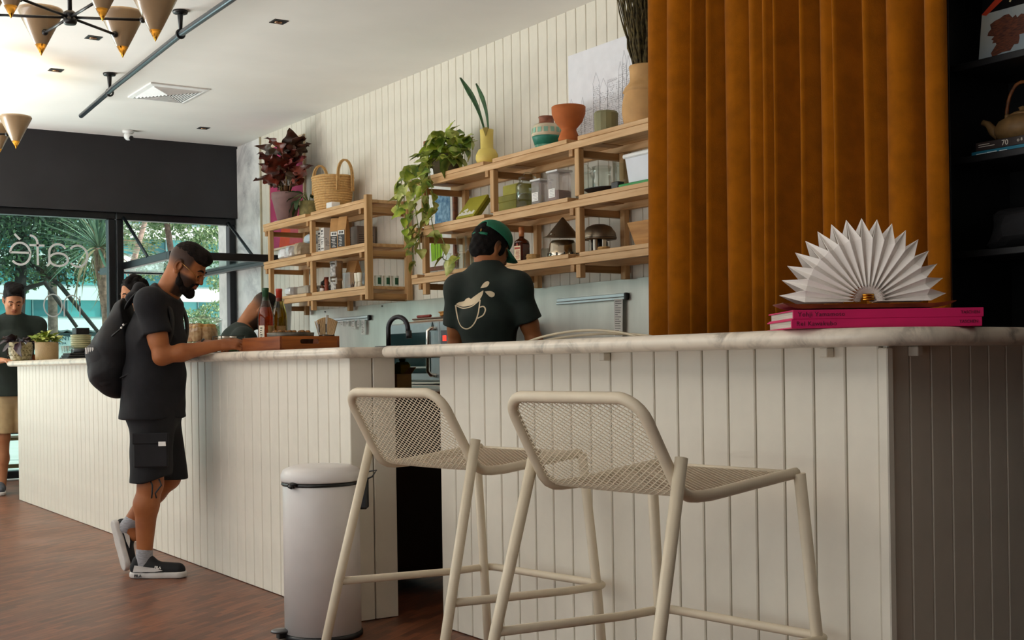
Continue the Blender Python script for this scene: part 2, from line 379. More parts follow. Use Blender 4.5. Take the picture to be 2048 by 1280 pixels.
ZS0, ZS1 = 1.077, 1.122
# service counter (far, left)
sc_ = thing('service_counter', 'long cream boarded service counter running back to the window, till side', 'counter', (2.5, 7.5, 0))
sc_['label'] = 'long cream boarded counter running back to the window, behind the pedal bin'
MB().box(2.285, 2.47, 4.60, 10.56, 0, ZS0 - .001).build('body', GROOVE, sc_)
MB().box(2.47, 2.68, 8.0, 10.56, .1, ZS0 - .002).build('cabinet', mat('cabinet_grey', '8B8880', .6), sc_)
planks(sc_, (2.284, 4.575), (2.284, 10.575), 57, ZS0 - .004, .004)
planks(sc_, (2.478, 4.588), (2.262, 4.588), 2, ZS0 - .004, .004)
MB().box(2.272, 2.68, 10.56, 10.578, .004, ZS0 - .004).build('end_panel', CREAM, sc_)
slab('marble_worktop', [(2.205, 4.60)] + arc(2.255, 4.57, .05, 180, 270, 4) + [(2.48, 4.52), (2.93, 4.52), (2.93, 7.55), (2.70, 7.75), (2.70, 10.70)] + arc(2.28, 10.70-.07, .075, 90, 180, 5), ZS0, ZS1, 'pale marble worktop on the far service counter, under the plants and tray', MARBLE)
# bar counter (near, right)
bc = thing('bar_counter', 'cream boarded bar counter with a shaded side, behind the two stools', 'counter', (2.8, 3.0, 0))
ca, sa = math.cos(R(9.8)), math.sin(R(9.8))
K = Vector((2.51, 2.07)); U1 = Vector((ca, sa)); E1 = K + U1 * 1.1
core = [(2.531, 4.262), (2.531, 2.085), tuple(K + U1*.9 + Vector((-sa, ca))*.02), tuple(K + U1*.9 + Vector((-sa, ca))*.3), (2.80, 2.6), (2.66, 4.262)]
MB().prism([core[i] for i in range(6)], 0, ZS0 - .001).build('body', GROOVE, bc)
planks(bc, (2.529, 2.095), (2.529, 4.275), 20, ZS0 - .004, .004)
q0 = K + Vector((-sa, ca)) * .018 + U1 * .02; q1 = q0 + U1 * .88
planks(bc, tuple(q1), tuple(q0), 8, ZS0 - .004, .004)
MB().box(2.508, 2.532, 2.062, 2.092, .002, ZS0 - .004, c=.003).build('corner_trim', CREAM, bc)
MB().box(2.516, 2.70, 4.262, 4.276, .002, ZS0 - .004).build('end_panel', CREAM, bc)
qb = K + U1*.13 - Vector((-sa, ca))*.012
for (x, y, rz) in ((2.498, 3.19, 0), (2.498, 2.25, 0), (qb.x, qb.y, R(100))):
    MB().box(-.014, .014, -.013, .013, ZS0 - .026, ZS0 - .001, c=.002, M=Txf((x, y, 0), (0, 0, rz))).build('bracket', CREAM, bc)
Lp = K + Vector((sa, -ca)) * .2
s0 = Lp + U1 * .02
slab('marble_worktop', [(2.31, 4.36)] + [(2.31, 2.20)] + arc(2.31 + .26, 2.20 - .03, .26, 186, 272, 9) + [tuple(Lp + U1*.35), tuple(Lp + U1*1.0), tuple(Lp + U1*1.0 + Vector((-sa, ca))*.6), (2.95, 2.72), (2.93, 4.40)] + [(2.74, 4.43)] + arc(2.38, 4.37, .065, 80, 180, 5),
     ZS0, ZS1, 'pale veined marble worktop on the near bar, under the pink books', MARBLE)

# ------------------------------------------------------------------ bar stools (expanded metal)
STOOL = mat('cream_powder_coat', 'D8CBB2', .45, .0, var=.02, scale=20)
def make_stool():
    t = thing('bar_stool', '', 'stool', (0, 0, 0), 0, 'wire mesh bar stools at the bar')
    hw = .235
    # profile in x,z: seat front -> bend -> back top
    prof = [(.455, .757), (.40, .753), (.30, .744), (.20, .735), (.12, .728)]
    prof += [(.06 + .075*math.sin(a), .803 - .075*math.cos(a)) for a in [R(k) for k in (0, -15, -30, -45, -58)]]
    x0, z0 = prof[-1]; top = (-.125, .965)
    prof += [(x0 + (top[0]-x0)*k/5, z0 + (top[1]-z0)*k/5) for k in range(1, 6)]
    cum = [0]
    for i in range(1, len(prof)): cum.append(cum[-1] + math.dist(prof[i], prof[i-1]))
    Ltot = cum[-1]
    def at(s):
        s = min(max(s, 0), Ltot)
        for i in range(1, len(cum)):
            if s <= cum[i]: k = (s - cum[i-1]) / (cum[i]-cum[i-1]); return (prof[i-1][0] + (prof[i][0]-prof[i-1][0])*k, prof[i-1][1] + (prof[i][1]-prof[i-1][1])*k)
        return prof[-1]
    def halfw(s): return hw - .012 * min(1, s / Ltot)
    rr = .062
    side = [(*at(s), halfw(s)) for s in np.linspace(0, Ltot - rr, 26)]
    pts = [(x, y, z) for x, z, y in side]
    for k in range(1, 6):
        a = R(90 * k / 6); s = Ltot - rr + rr * math.sin(a); x, z = at(s); pts.append((x, halfw(s) - rr * (1 - math.cos(a)), z))
    x, z = at(Ltot); pts += [(x, .17, z), (x, 0.06, z)]
    pts = pts + [(x, -y, z) for x, y, z in pts[::-1]]
    MB().tube(pts, .0145, 10).build('rail_frame', STOOL, t, local=True)
    xf, zf = prof[0]
    MB().tube([(xf, hw, zf), (xf, -hw, zf)], .006, 8).build('front_bar', STOOL, t, local=True)
    # expanded metal sheet: crossing diagonal strands
    mb = MB(); pw, ps = .0205, .0138; hwm = .228
    def inside(s, y):
        if s < 0 or s > Ltot: return False
        lim = halfw(s)
        if s > Ltot - rr: d = s - (Ltot - rr); lim -= rr - math.sqrt(max(0, rr*rr - d*d))
        return abs(y) <= lim
    sag = lambda s, y: -.003 * (1 - (y / hwm)**2) * max(0, math.sin(math.pi * min(1, s / Ltot)))
    def pt(s, y):
        x, z = at(s); x2, z2 = at(s + .004); d = Vector((x2-x, z2-z)); d = d.normalized() if d.length > 0 else Vector((-.5, .86))
        g = sag(s, y); return (x + d.y*g, y, z - d.x*g) if False else (x - d.y*g*-1, y, z + d.x*g*-1)
    nk = int((Ltot / ps + 2*hwm / pw)) + 2
    for sg in (1, -1):
        for k in range(-int(2*hwm/pw) - 2, int(Ltot/ps) + 2):
            run = []; y = -hwm - .001
            while y <= hwm + .001:
                s = k * ps + sg * (y + hwm) / pw * ps + (0 if sg == 1 else 2*hwm/pw*ps)
                if inside(s, y): run.append(pt(s, y))
                elif len(run): break
                y += pw
            if len(run) > 1:
                rb = len(mb.v); vs = []; fs = []
                for (x, yy, z) in run: vs += [(x - .0013, yy, z + .0012), (x + .0013, yy, z + .0012), (x, yy, z - .0015)]
                for i in range(len(run) - 1):
                    a = 3*i; b = a + 3
                    fs += [(a, a+1, b+1, b), (a+1, a+2, b+2, b+1), (a+2, a, b, b+2)]
                mb.add(vs, fs)
    o = mb.build('seat_mesh', STOOL, t, local=True); o['kind'] = 'stuff'
    # legs
    xr, zr = .03, .79
    fl = {}
    for sgn in (1, -1):
        MB().tube([(.447, sgn*(hw + .016), .757), (.49, sgn*(hw + .032), .33), (.515, sgn*(hw + .04), .0)], .0155, 10).build('leg', STOOL, t, local=True)
        MB().tube([(-.005, sgn*(hw + .012), .825), (-.13, sgn*(hw + .035), .37), (-.225, sgn*(hw + .05), .0)], .0155, 10).build('leg', STOOL, t, local=True)
    fy = hw + .034
    u = [(-.128, fy, .365), (.35, fy + .006, .335), (.46, fy + .008, .332)] + [(.49 + .035*math.sin(R(a)), fy + .008 - .035*(1-math.cos(R(a))), .331) for a in (15, 45, 75, 90)]
    u = u + [(x, -y, z) for x, y, z in u[::-1]]
    MB().tube(u, .0125, 10).build('footrest', STOOL, t, local=True)
    return t
st = make_stool()
st.location = (1.885, 2.41, 0); st.rotation_euler = (0, 0, R(8)); st['label'] = 'cream wire mesh bar stool nearest the camera, in front of the boarded bar'
dup(st, (1.905, 3.345, 0), R(10), label='cream wire mesh bar stool beside the white pedal bin')

# ------------------------------------------------------------------ pedal bin
BINW = mat('white_enamel', 'DEDAD6', .35, var=.015)
t = thing('pedal_bin', 'tall white cylindrical pedal bin with a black liner edge showing', 'bin', (2.07, 4.44, 0))
c = (2.07, 4.44, 0); br = .148
MB().lathe([(br - .004, .0), (br + .006, .004), (br + .006, .018), (br, .022)], 40, c).build('base_ring', BLACK, t)
MB().lathe([(br, .02), (br, .585), (br - .003, .592), (br - .01, .592)], 40, c).build('body', BINW, t)
MB().lathe([(br + .001, .588), (br + .006, .592), (br + .003, .6), (br - .004, .603)], 40, c).build('liner', mat('liner_film', '151515', .3, bump=.6, bscale=60), t)
MB().lathe([(br + .004, .603), (br + .007, .608), (br + .007, .628), (br - .002, .648), (br - .03, .66), (br - .06, .664), (0.0, .668)], 40, c).build('lid', BINW, t)
d_ = Vector((.80, -.60, 0)); hx = Vector(c) + d_ * (br + .016)
hb = MB().box(-.016, .02, -.022, .022, .49, .615, c=.008, M=Txf((hx.x, hx.y, 0), (0, 0, math.atan2(d_.y, d_.x)))).build('hinge', BLACK, t)
MB().tube([(hx.x, hx.y, .6), (hx.x + .03, hx.y - .02, .615), (hx.x + .045, hx.y - .03, .64), (hx.x + .02, hx.y - .012, .635)], .0035, 6).build('wire_handle', BLACK, t)
pd_ = Vector((-.83, .15, 0)); pp = Vector(c) + pd_ * (br + .045)
MB().lathe([(0, .028), (.035, .028), (.04, .034), (.036, .04), (0, .042)], 20, (pp.x, pp.y, 0), sx=1.1, sy=.8).build('pedal', mat('pedal_steel', '77797B', .3, .8), t)
MB().box(-.05, .03, -.014, .014, .006, .03, c=.003, M=Txf((pp.x + .03, pp.y - .005, 0), (0, 0, 0))).build('pedal_arm', BLACK, t)
v = [(c[0] - br*math.cos(.4) - .01 - .012*math.cos(k), c[1] - br*math.sin(.4) + .012*math.sin(k*2), .595 + .006*math.sin(k)) for k in np.linspace(0, 6.28, 9)]
MB().tube(v, .008, 6).build('liner_knot', MATS['liner_film'], t)

# ------------------------------------------------------------------ wall shelves
def shelf_unit(label, X0, Y0, Y1, frames, levels, full_end=None, low=.11, high=.0):
    """X0 front of posts; boards between frames on long beams; frames = y of each pair of posts"""
    t = thing('wall_shelf', label, 'shelf', (4.68, (Y0+Y1)/2, levels[0] - low), 0, 'oak wall shelves')
    XB = XW - .018
    for z in levels:
        MB().box(X0 + .004, X0 + .044, Y0, Y1, z - .068, z - .026, c=.002).build('beam', OAK, t)
        MB().box(XB - .05, XB - .012, Y0, Y1, z - .068, z - .026, c=.002).build('beam', OAK, t)
        cuts = sorted(frames)
        edges = [Y0 + .004] + [f for f in cuts if Y0 + .15 < f < Y1 - .15] + [Y1 - .004]
        for i in range(len(edges) - 1):
            a = edges[i] + (0 if i == 0 else .055 - .02); b = edges[i+1] - (0 if i == len(edges) - 2 else .0)
            a = edges[i] if i == 0 else edges[i] + .11
            MB().box(X0 - .002, XB - .004, a, edges[i+1], z - .026, z, c=.002).build('shelf_board', OAK, t)
        # plywood infill under the gaps
        for f in edges[1:-1]: MB().box(X0 + .05, XB - .01, f + .002, f + .108, z - .03, z - .012).build('filler_board', OAKX, t)
        for f in frames:
            ya = f - .012 if f < Y1 - .2 or full_end is None else f
            MB().box(X0 - .004, XB, f + .05, f + .088, z - .112, z - .07, c=.002).build('cross_bar', OAKX, t)
    for f in frames:
        end = full_end is not None and abs(f - full_end) < .02
        if end:
            MB().box(X0 - .006, X0 + .046, f - .052, f - .004, levels[0] - low, levels[-1] + .03, c=.003).build('post', OAKZ, t)
            MB().box(XB - .05, XB - .002, f - .052, f - .004, levels[0] - low, levels[-1] + .0, c=.003).build('post', OAKZ, t)
            for z in levels: MB().box(X0 + .04, XB - .04, f - .036, f - .006, z - .105, z - .06, c=.002).build('cross_bar', OAKX, t)
        else:
            zz = levels
            for i, z in enumerate(zz):
                zb = z - .15 if i == 0 else zz[i-1]
                if i == 0: zb = z - .15
                MB().box(X0 + .006, X0 + .046, f + .002, f + .046, zb + (.0 if i else .0), z - .069, c=.003).build('post', OAKZ, t)
            MB().box(XB - .048, XB - .008, f + .002, f + .046, zz[0] - .15, zz[-1] - .069, c=.003).build('post', OAKZ, t)
    return t
shelf_unit('oak wall shelf on the left, holding the basket and dark red plant', 4.465, 8.71, 10.74, (8.715, 9.70, 10.60), (1.668, 2.003, 2.347), full_end=8.715)
shelf_unit('long oak wall shelf on the right, running behind the curtain', 4.465, 4.90, 7.98, (5.02, 5.93, 6.865, 7.78), (1.70, 2.04, 2.392))

# ------------------------------------------------------------------ curtain, bookcase
def curtain():
    t = thing('curtain', 'floor length rust orange velvet curtain hung behind the bar', 'curtain', (3.5, 3.35, 0))
    VEL = mat('rust_velvet', '8C5006', .95, var=.08, scale=14, bump=.25, bscale=220, sheen=.08, spec=.1)
    rg = random.Random(11)
    # fold list: width fractions and depths
    folds = [1.7, .25, 1.9, 1.0, .5, .35, .7, .3, 1.5, .5, .9, .3, .55, .4, .35, 1.6, .55, .45, .9, .3, .5, 1.6, .8, .4, 1.5, .9, 1.1]
    dep = [.02, .055, .03, .02, .05, .05, .04, .055, .025, .06, .03, .05, .04, .055, .05, .025, .06, .05, .025, .055, .045, .025, .05, .05, .025, .05, .02]
    tot = sum(folds); rows = []
    ya, yb = 4.105, 2.612
    def row(z):
        k = (3.35 - z) / 3.35; out = []; acc = 0
        for i, (w_, d) in enumerate(zip(folds, dep)):
            for j in range(8):
                u = (acc + w_ * j / 8) / tot
                ph = math.sin(math.pi * j / 8)
                y = ya + (yb - ya) * u + .012*math.sin(7*u + 2*k) * (.3 + k) + (.03*k if i < 6 else 0) * (1 - u*4 if u < .25 else 0)
                sgn = 1 if i % 2 == 0 else -1
                x = 3.5 - sgn * d * (3.0 if sgn < 0 else 2.2) * (ph ** .6) * (.8 + .35*math.sin(3*i + 2.2*k)) 
                if sgn < 0: y += .02 * math.cos(math.pi * j/8) * (1 if w_ < .6 else .4) * -1
                out.append((x, y, z))
            acc += w_
        out.append((3.5, yb, z)); return out
    rows = [row(z) for z in np.linspace(.03, 3.24, 30)]
    MB().grid(rows).build('cloth', VEL, t, solid=.004)
    MB().tube([(3.5, 4.2, 3.27), (3.5, 1.6, 3.27)], .014, 10).build('curtain_rod', BLACK, t)
    for y in (4.1, 3.35, 2.2): MB().tube([(3.5, y, 3.28), (3.5, y, 3.35)], .008, 8).build('rod_bracket', BLACK, t)
    for i in range(18):
        y = 4.07 - i * .08; MB().tube([(3.5 + .022*math.cos(a), y, 3.262 + .022*math.sin(a)) for a in np.linspace(0, 6.28, 13)[:-1]], .003, 5, closed=True).build('ring', BLACK, t)
    return t
curtain()
BKC = wood('black_stained_oak', '121214', '08080A', .5, axis=1, bump=.2)
bk = thing('bookcase', 'tall black bookcase with open shelves beside the curtain', 'bookcase', (3.9, 1.9, 0))
MB().box(4.04, 4.06, 1.2, 2.78, 0, 3.2).build('back_panel', BKC, bk)
MB().box(3.70, 4.04, 2.755, 2.86, 0, 3.34, c=.002).build('side_panel', BKC, bk)
MB().box(3.70, 4.04, 1.2, 1.225, 0, 3.2, c=.002).build('side_panel', BKC, bk)
for z in (.1, .45, .77, 1.09, 1.412, 1.738, 2.062, 2.40, 2.75, 3.175): MB().box(3.705, 4.04, 1.225, 2.755, z - .024, z, c=.002).build('shelf_board', BKC, bk)

# ------------------------------------------------------------------ kitchen bench, oven, dark cabinet (seen over and under the bar)
kb = thing('back_bench', 'long steel topped kitchen bench under the wall shelves', 'bench', (4.5, 7.4, 0))
MB().box(4.17, XW - .014, 4.5, 10.6, .86, .905, c=.004).build('bench_top', STEEL, kb)
for i in range(8):
    y = 4.55 + i * .75; MB().box(4.22, XW - .03, y, y + .73, .1, .858, c=.004).build('door', mat('dark_steel', '2C2A28', .4, .5), kb)
MB().box(4.28, XW - .05, 4.55, 10.55, 0, .1).build('plinth', BLACK, kb)
cb = thing('undercounter_fridge', 'black undercounter fridge seen through the gap between the counters', 'fridge', (2.83, 5.2, 0))
MB().box(2.55, 3.06, 4.98, 5.55, .1, .885, c=.004).build('body', mat('fridge_black', '17120F', .45, .2), cb)
MB().box(2.56, 3.05, 4.955, 4.978, .13, .86, c=.004).build('door', MATS['fridge_black'], cb)
MB().box(2.53, 3.08, 4.94, 5.57, .888, .925, c=.005).build('top', mat('fridge_top_steel', '8E8980', .3, .9), cb)
for x in (2.6, 3.0):
    for y in (5.03, 5.5): MB().lathe([(.018, 0), (.018, .1)], 10, (x, y, 0)).build('foot', BLACK, cb)
ov = thing('oven', 'countertop steel oven with a tubular handle and red display', 'oven', (4.45, 7.2, .906))
OVM = mat('oven_panel', 'A9B2B4', .35, .6, var=.04)
y0, y1 = 6.96, 7.90; ox = 4.24
MB().box(ox, 4.80, y0, y1, .925, 1.335, c=.006).build('casing', OVM, ov)
dr = MB().box(ox - .03, ox - .001, 7.16, y1 - .004, .935, 1.33, c=.006).build('door', OVM, ov)
MB().box(ox - .034, ox - .028, 7.27, y1 - .06, .985, 1.265, c=.002).build('window', mat('oven_glass', '0D2A2C', .12), dr)
MB().tube([(ox - .03, 7.20, 1.285), (ox - .065, 7.205, 1.285), (ox - .08, 7.22, 1.27), (ox - .08, 7.225, 1.0), (ox - .065, 7.215, .975), (ox - .03, 7.20, .97)], .014, 10).build('handle', mat('chrome', 'D0C8BC', .12, 1), dr)
for (za) in (1.02, 1.10): MB().box(ox - .036, ox - .03, 7.28, y1 - .07, za, za + .012).build('trim_bar', STEEL, dr)
cp = MB().box(ox - .03, ox - .001, y0 + .004, 7.15, .935, 1.33, c=.006).build('control_panel', OVM, ov)
MB().box(ox - .033, ox - .029, 7.02, 7.13, 1.13, 1.27).build('keypad', mat('keypad_grey', '5A5A60', .4), cp)
MB().box(ox - .036, ox - .032, 7.06, 7.10, 1.20, 1.235).build('display', mat('display_red', 'FF2A1C', .4, emit=2.5), cp)
for yy in (7.05, 7.09): MB().box(ox - .036, ox - .032, yy, yy + .025, 1.155, 1.18).build('button', WHITEP, cp)
MB().prism([(-.02, 0), (.02, 0), (0, .045)], 0, .003, M=basis((ox - .031, 7.24, 1.268 + .02), (0, -1, 0), (0, 0, 1))).build('warning_triangle', BLACK, dr)
for x in (4.28, 4.76):
    for y in (y0 + .05, y1 - .05): MB().lathe([(.02, .906), (.02, .926)], 10, (x, y, 0)).build('foot', BLACK, ov)

# ------------------------------------------------------------------ ceiling fittings
def spot(x, y, label):
    t = thing('downlight', label, 'light', (x, y, ZC), R(0), 'square recessed ceiling spots')
    s = .05
    MB().box(x - s, x + s, y - s, y - s + .008, ZC - .004, ZC + .0).build('bezel', BLACK, t)
    MB().box(x - s, x + s, y + s - .008, y + s, ZC - .004, ZC).build('bezel', BLACK, t)
    MB().box(x - s, x - s + .008, y - s + .008, y + s - .008, ZC - .004, ZC).build('bezel', BLACK, t)
    MB().box(x + s - .008, x + s, y - s + .008, y + s - .008, ZC - .004, ZC).build('bezel', BLACK, t)
    MB().box(x - s + .008, x + s - .008, y - s + .008, y + s - .008, ZC - .0025, ZC - .0005).build('recess', mat('recess_black', '050506', .7), t)
    MB().lathe([(0, -.008), (.024, -.008), (.028, -.003)], 16, (x, y + .01, ZC)).build('reflector', mat('copper_reflector', 'B98A6A', .25, .9), t)
    return t
spot(3.358, 7.752, 'recessed ceiling spot nearest the board wall, above the shelves')
spot(2.421, 8.778, 'recessed ceiling spot beside the conduit, above the near chandelier arms')
spot(2.436, 9.877, 'recessed ceiling spot seen left of the near chandelier cones')
spot(4.222, 11.58, 'recessed ceiling spot closest to the marble pier and window wall')
t = thing('air_vent', 'square white ceiling air diffuser with four fans of louvres', 'vent', (3.43, 10.23, ZC))
vx, vy, vr = 3.43, 10.23, .30
for a in range(4):
    M_ = Txf((vx, vy, 0), s=(.82, 1.03, 1)) @ Txf((0, 0, 0), (0, 0, a * math.pi / 2))
    MB().add([(-vr, -vr, ZC - .012), (vr, -vr, ZC - .012), (vr - .04, -vr + .04, ZC - .02), (-vr + .04, -vr + .04, ZC - .02), (-vr, -vr, ZC), (vr, -vr, ZC), (vr - .04, -vr + .04, ZC - .002), (-vr + .04, -vr + .04, ZC - .002)],
        [(0, 3, 2, 1), (4, 5, 6, 7), (0, 1, 5, 4), (1, 2, 6, 5), (2, 3, 7, 6), (3, 0, 4, 7)], M=M_).build('frame', WHITEP, t)
    mb = MB()
    for k in range(9):
        r0 = vr - .045 - k * .027; r1 = r0 - .022
        mb.add([(-r0, -r0, ZC - .004), (r0, -r0, ZC - .004), (r1, -r1 , ZC - .026), (-r1, -r1, ZC - .026), (-r0, -r0 + .003, ZC - .002), (r0, -r0 + .003, ZC - .002), (r1, -r1 + .003, ZC - .024), (-r1, -r1 + .003, ZC - .024)],
               [(0, 1, 2, 3), (7, 6, 5, 4), (0, 4, 5, 1), (1, 5, 6, 2), (2, 6, 7, 3), (3, 7, 4, 0)], M=M_)
    o = mb.build('louvres', WHITEP, t)
MB().box(vx - .225, vx + .225, vy - .28, vy + .28, ZC - .0018, ZC - .0004).build('back_plate', mat('vent_dark', '4A4844', .8), t)
# conduit hung below the ceiling
t = thing('ceiling_conduit', 'dark steel conduit pipe hung below the ceiling on two brackets', 'pipe', (2.78, 9.0, ZC))
zc = 3.20
MB().tube([(2.865, 10.80, zc), (2.80, 9.72, zc), (2.79, 9.60, zc), (2.715, 7.80, zc), (2.71, 6.2, zc), (2.69, 3.0, zc)], .021, 12).build('pipe', mat('conduit_steel', '3B4249', .3, .7), t)
for (x, y) in ((2.815, 9.78), (2.715, 7.84)):
    b = MB().tube([(x, y, zc + .02), (x, y, ZC - .03), (x, y, ZC - .002)], [.011, .018, .02], 10).build('bracket', BLACK, t)
    MB().lathe([(.0, 0), (.048, 0), (.05, -.008), (.045, -.018), (0, -.02)], 16, (x, y, ZC)).build('flange', BLACK, b)
    MB().tube([(x + .026*math.cos(a), y, zc + .026*math.sin(a)) for a in np.linspace(0, 6.28, 15)[:-1]], .008, 6, closed=True).build('clamp', BLACK, b)
# dome camera
t = thing('security_camera', 'small white dome security camera on the ceiling by the dark wall', 'camera', (3.64, 12.05, ZC))
MB().lathe([(0, 0), (.055, 0), (.055, -.02), (.045, -.028)], 20, (3.64, 12.05, ZC)).build('base', WHITEP, t)
bl = MB().ball((3.64, 12.05, ZC - .055), .042, 16).build('dome', WHITEP, t)
MB().lathe([(0, 0), (.022, 0), (.024, .01), (.016, .014), (0, .012)], 14, M=Txf((3.655, 12.02, ZC - .075), (R(115), 0, R(25)))).build('lens', BLACK, bl)

# ------------------------------------------------------------------ chandeliers
SHADE = mat('shade_taupe', 'A0896A', .35, var=.03, coat=.4)
GOLD = mat('brass_tip', 'D79A3A', .2, 1, var=.05)
def chandelier(hx, hy, hz, rot, label, only=None):
    t = thing('chandelier', label, 'chandelier', (hx, hy, hz), 0, 'cone chandeliers')
    MB().tube([(hx, hy, hz), (hx, hy, ZC - .03)], .011, 10).build('stem', BLACK, t)
    MB().lathe([(0, ZC - .035), (.05, ZC - .035), (.06, ZC - .02), (.06, ZC - .001), (0, ZC - .001)], 20, (hx, hy, 0)).build('ceiling_rose', BLACK, t)
    MB().lathe([(0, -.035), (.028, -.035), (.034, -.025), (.034, -.008), (.026, 0), (.034, .008), (.034, .022), (.018, .034), (0, .036)], 16, (hx, hy, hz)).build('hub', BLACK, t)
    for k in range(6):
        g = R(rot + 60 * k); u = _Rt * math.cos(g) + _F * math.sin(g)
        e = Vector((hx, hy, hz)) + u * .355
        a = MB().tube([Vector((hx, hy, hz)), e], .0075, 8).build('arm', BLACK, t)
        MB().ball(e, .017, 10).build('ball_joint', BLACK, a)
        cc = e + u * .062; tip = cc.z - .112
        H_ = .25; rt = .118
        s = MB().lathe([(.030, tip + .058), (rt - .004, tip + H_ - .022), (rt, tip + H_ - .012), (rt - .004, tip + H_ - .002), (rt - .012, tip + H_), (rt - .018, tip + H_ - .006), (.028, tip + .064), (0, tip + .062)], 32, (cc.x, cc.y, 0)).build('shade', SHADE, t)
        MB().lathe([(.0, tip), (.031, tip + .059), (0, tip + .0595)], 24, (cc.x, cc.y, 0)).build('brass_cap', GOLD, s)
        MB().ball((cc.x, cc.y, tip + .15), .028, 12).build('bulb', mat('bulb_glow', 'FFD9A0', .4, emit=6), s)
        ld = bpy.data.lights.new('bulb_light', 'SPOT'); ld.energy = 7; ld.color = (1, .74, .45); ld.shadow_soft_size = .03; ld.spot_size = R(150); ld.spot_blend = 1
        lo = bpy.data.objects.new('bulb_light', ld); C.objects.link(lo); lo.location = Vector((cc.x, cc.y, tip + .20)) - Vector((hx, hy, hz)); lo.rotation_euler = (math.pi, 0, 0); lo.parent = t
    return t
chandelier(1.667, 6.465, 2.83, 10, 'near chandelier of beige cones with brass tips on black arms')
chandelier(1.767, 10.106, 2.84, 10, 'far chandelier of beige cones, cut by the left edge')
# ------------------------------------------------------------------ plants
def leaf_mb(L, w, curl=.3, fold=.25, ruffle=0, seed=0, n=7, pointed=1.0, heart=0):
    """one leaf along +x from its base, blade spreads in y, normal +z"""
    rg = random.Random(seed); ph = rg.uniform(0, 6); rows = []
    for i in range(n + 1):
        u = i / n; wd = w * .5 * (math.sin(math.pi * (u ** (.75 if not heart else .55))) ** .8) * (1 - .25*pointed*u) + .0008
        row = []
        for j in (-2, -1, 0, 1, 2):
            y = wd * j / 2; z = -curl * L * u * u + fold * abs(y) + ruffle * math.sin(u*14 + j*2.1 + ph) * abs(j) / 2
            back = -heart * L * .12 * abs(j) / 2 * max(0, 1 - u * 4)
            row.append((L * u + back, y, z))
        rows.append(row)
    return MB().grid(rows)
def orient(p, d, up=(0, 0, 1), roll=0):
    d = Vector(d).normalized(); u = Vector(up)
    if abs(d.dot(u)) > .97: u = Vector((1, 0, 0))
    y = u.cross(d).normalized(); z = d.cross(y)
    M = Matrix(((d.x, y.x, z.x, p[0]), (d.y, y.y, z.y, p[1]), (d.z, y.z, z.z, p[2]), (0, 0, 0, 1)))
    return M @ Matrix.Rotation(roll, 4, 'X')
def place(meshes, name, parent, M, s=1):
    src = rnd.choice(meshes); o = bpy.data.objects.new(name, src); C.objects.link(o); o.parent = parent
    o.matrix_local = Matrix.Translation(-wloc(parent)) @ M @ Matrix.Diagonal((s, s, s, 1)); return o
def proto(mb, m_):
    o = mb.build('leaf', m_, origin=(0, 0, 0)); me = o.data; bpy.data.objects.remove(o); return me
TL = 2.347; ML = 2.003; LL = 1.668; TR = 2.392; MR = 2.04; LR = 1.70
e_ = .0015
# dark red ruffled begonia in a mauve pot
RED = mat('begonia_red', '7A2A16', .4, col2='3A1E12', scale=9); RED2 = mat('begonia_dark', '3E3420', .4, col2='4A1E14', scale=7); PINKB = mat('begonia_back', '9A4440', .5, col2='6A2018', scale=8)
px_, py_ = 4.62, 10.56
t = thing('potted_plant', 'dark red ruffled plant in a mauve pot at the far end of the shelf', 'plant', (px_, py_, TL + e_))
MB().lathe([(.095, 0), (.11, .004), (.115, .016), (.105, .018)], 24, (px_, py_, TL + e_)).build('saucer', mat('saucer_glass', 'C8C6C4', .2), t)
MB().lathe([(.082, .018), (.128, .215), (.134, .22), (.134, .275), (.126, .277), (.12, .25), (0, .245)], 28, (px_, py_, TL + e_)).build('pot', mat('mauve_clay', '8A6B68', .7), t)
BL = [proto(leaf_mb(.20, .17, .45, .30, .030, s, 12, .2), [RED, RED2, PINKB][s % 3]) for s in range(6)]
rb = random.Random(4)
for k in range(34):
    a = rb.uniform(0, 2*math.pi); q = rb.uniform(.02, .15); h = rb.uniform(.33, .66)
    b0 = Vector((px_, py_, TL + .25)); tip = Vector((px_ + q*math.cos(a)*.8, py_ + q*1.35*math.sin(a), TL + h))
    tip.x = min(tip.x, 4.70); s = MB().tube([b0 + Vector((.3*(tip.x-px_), .3*(tip.y-py_), 0)), b0.lerp(tip, .6) + Vector((0, 0, .03)), tip], .006, 6).build('stem', mat('begonia_stem', '6E6A34', .5, col2='7A3A2A'), t)
    d = Vector((min(.05, math.cos(a)*.7), math.sin(a)*.9, rb.uniform(.5, 1.6)))
    place(BL, 'leaf', t, orient(tip, d, roll=rb.uniform(-1.6, 1.6)), rb.uniform(.8, 1.25))
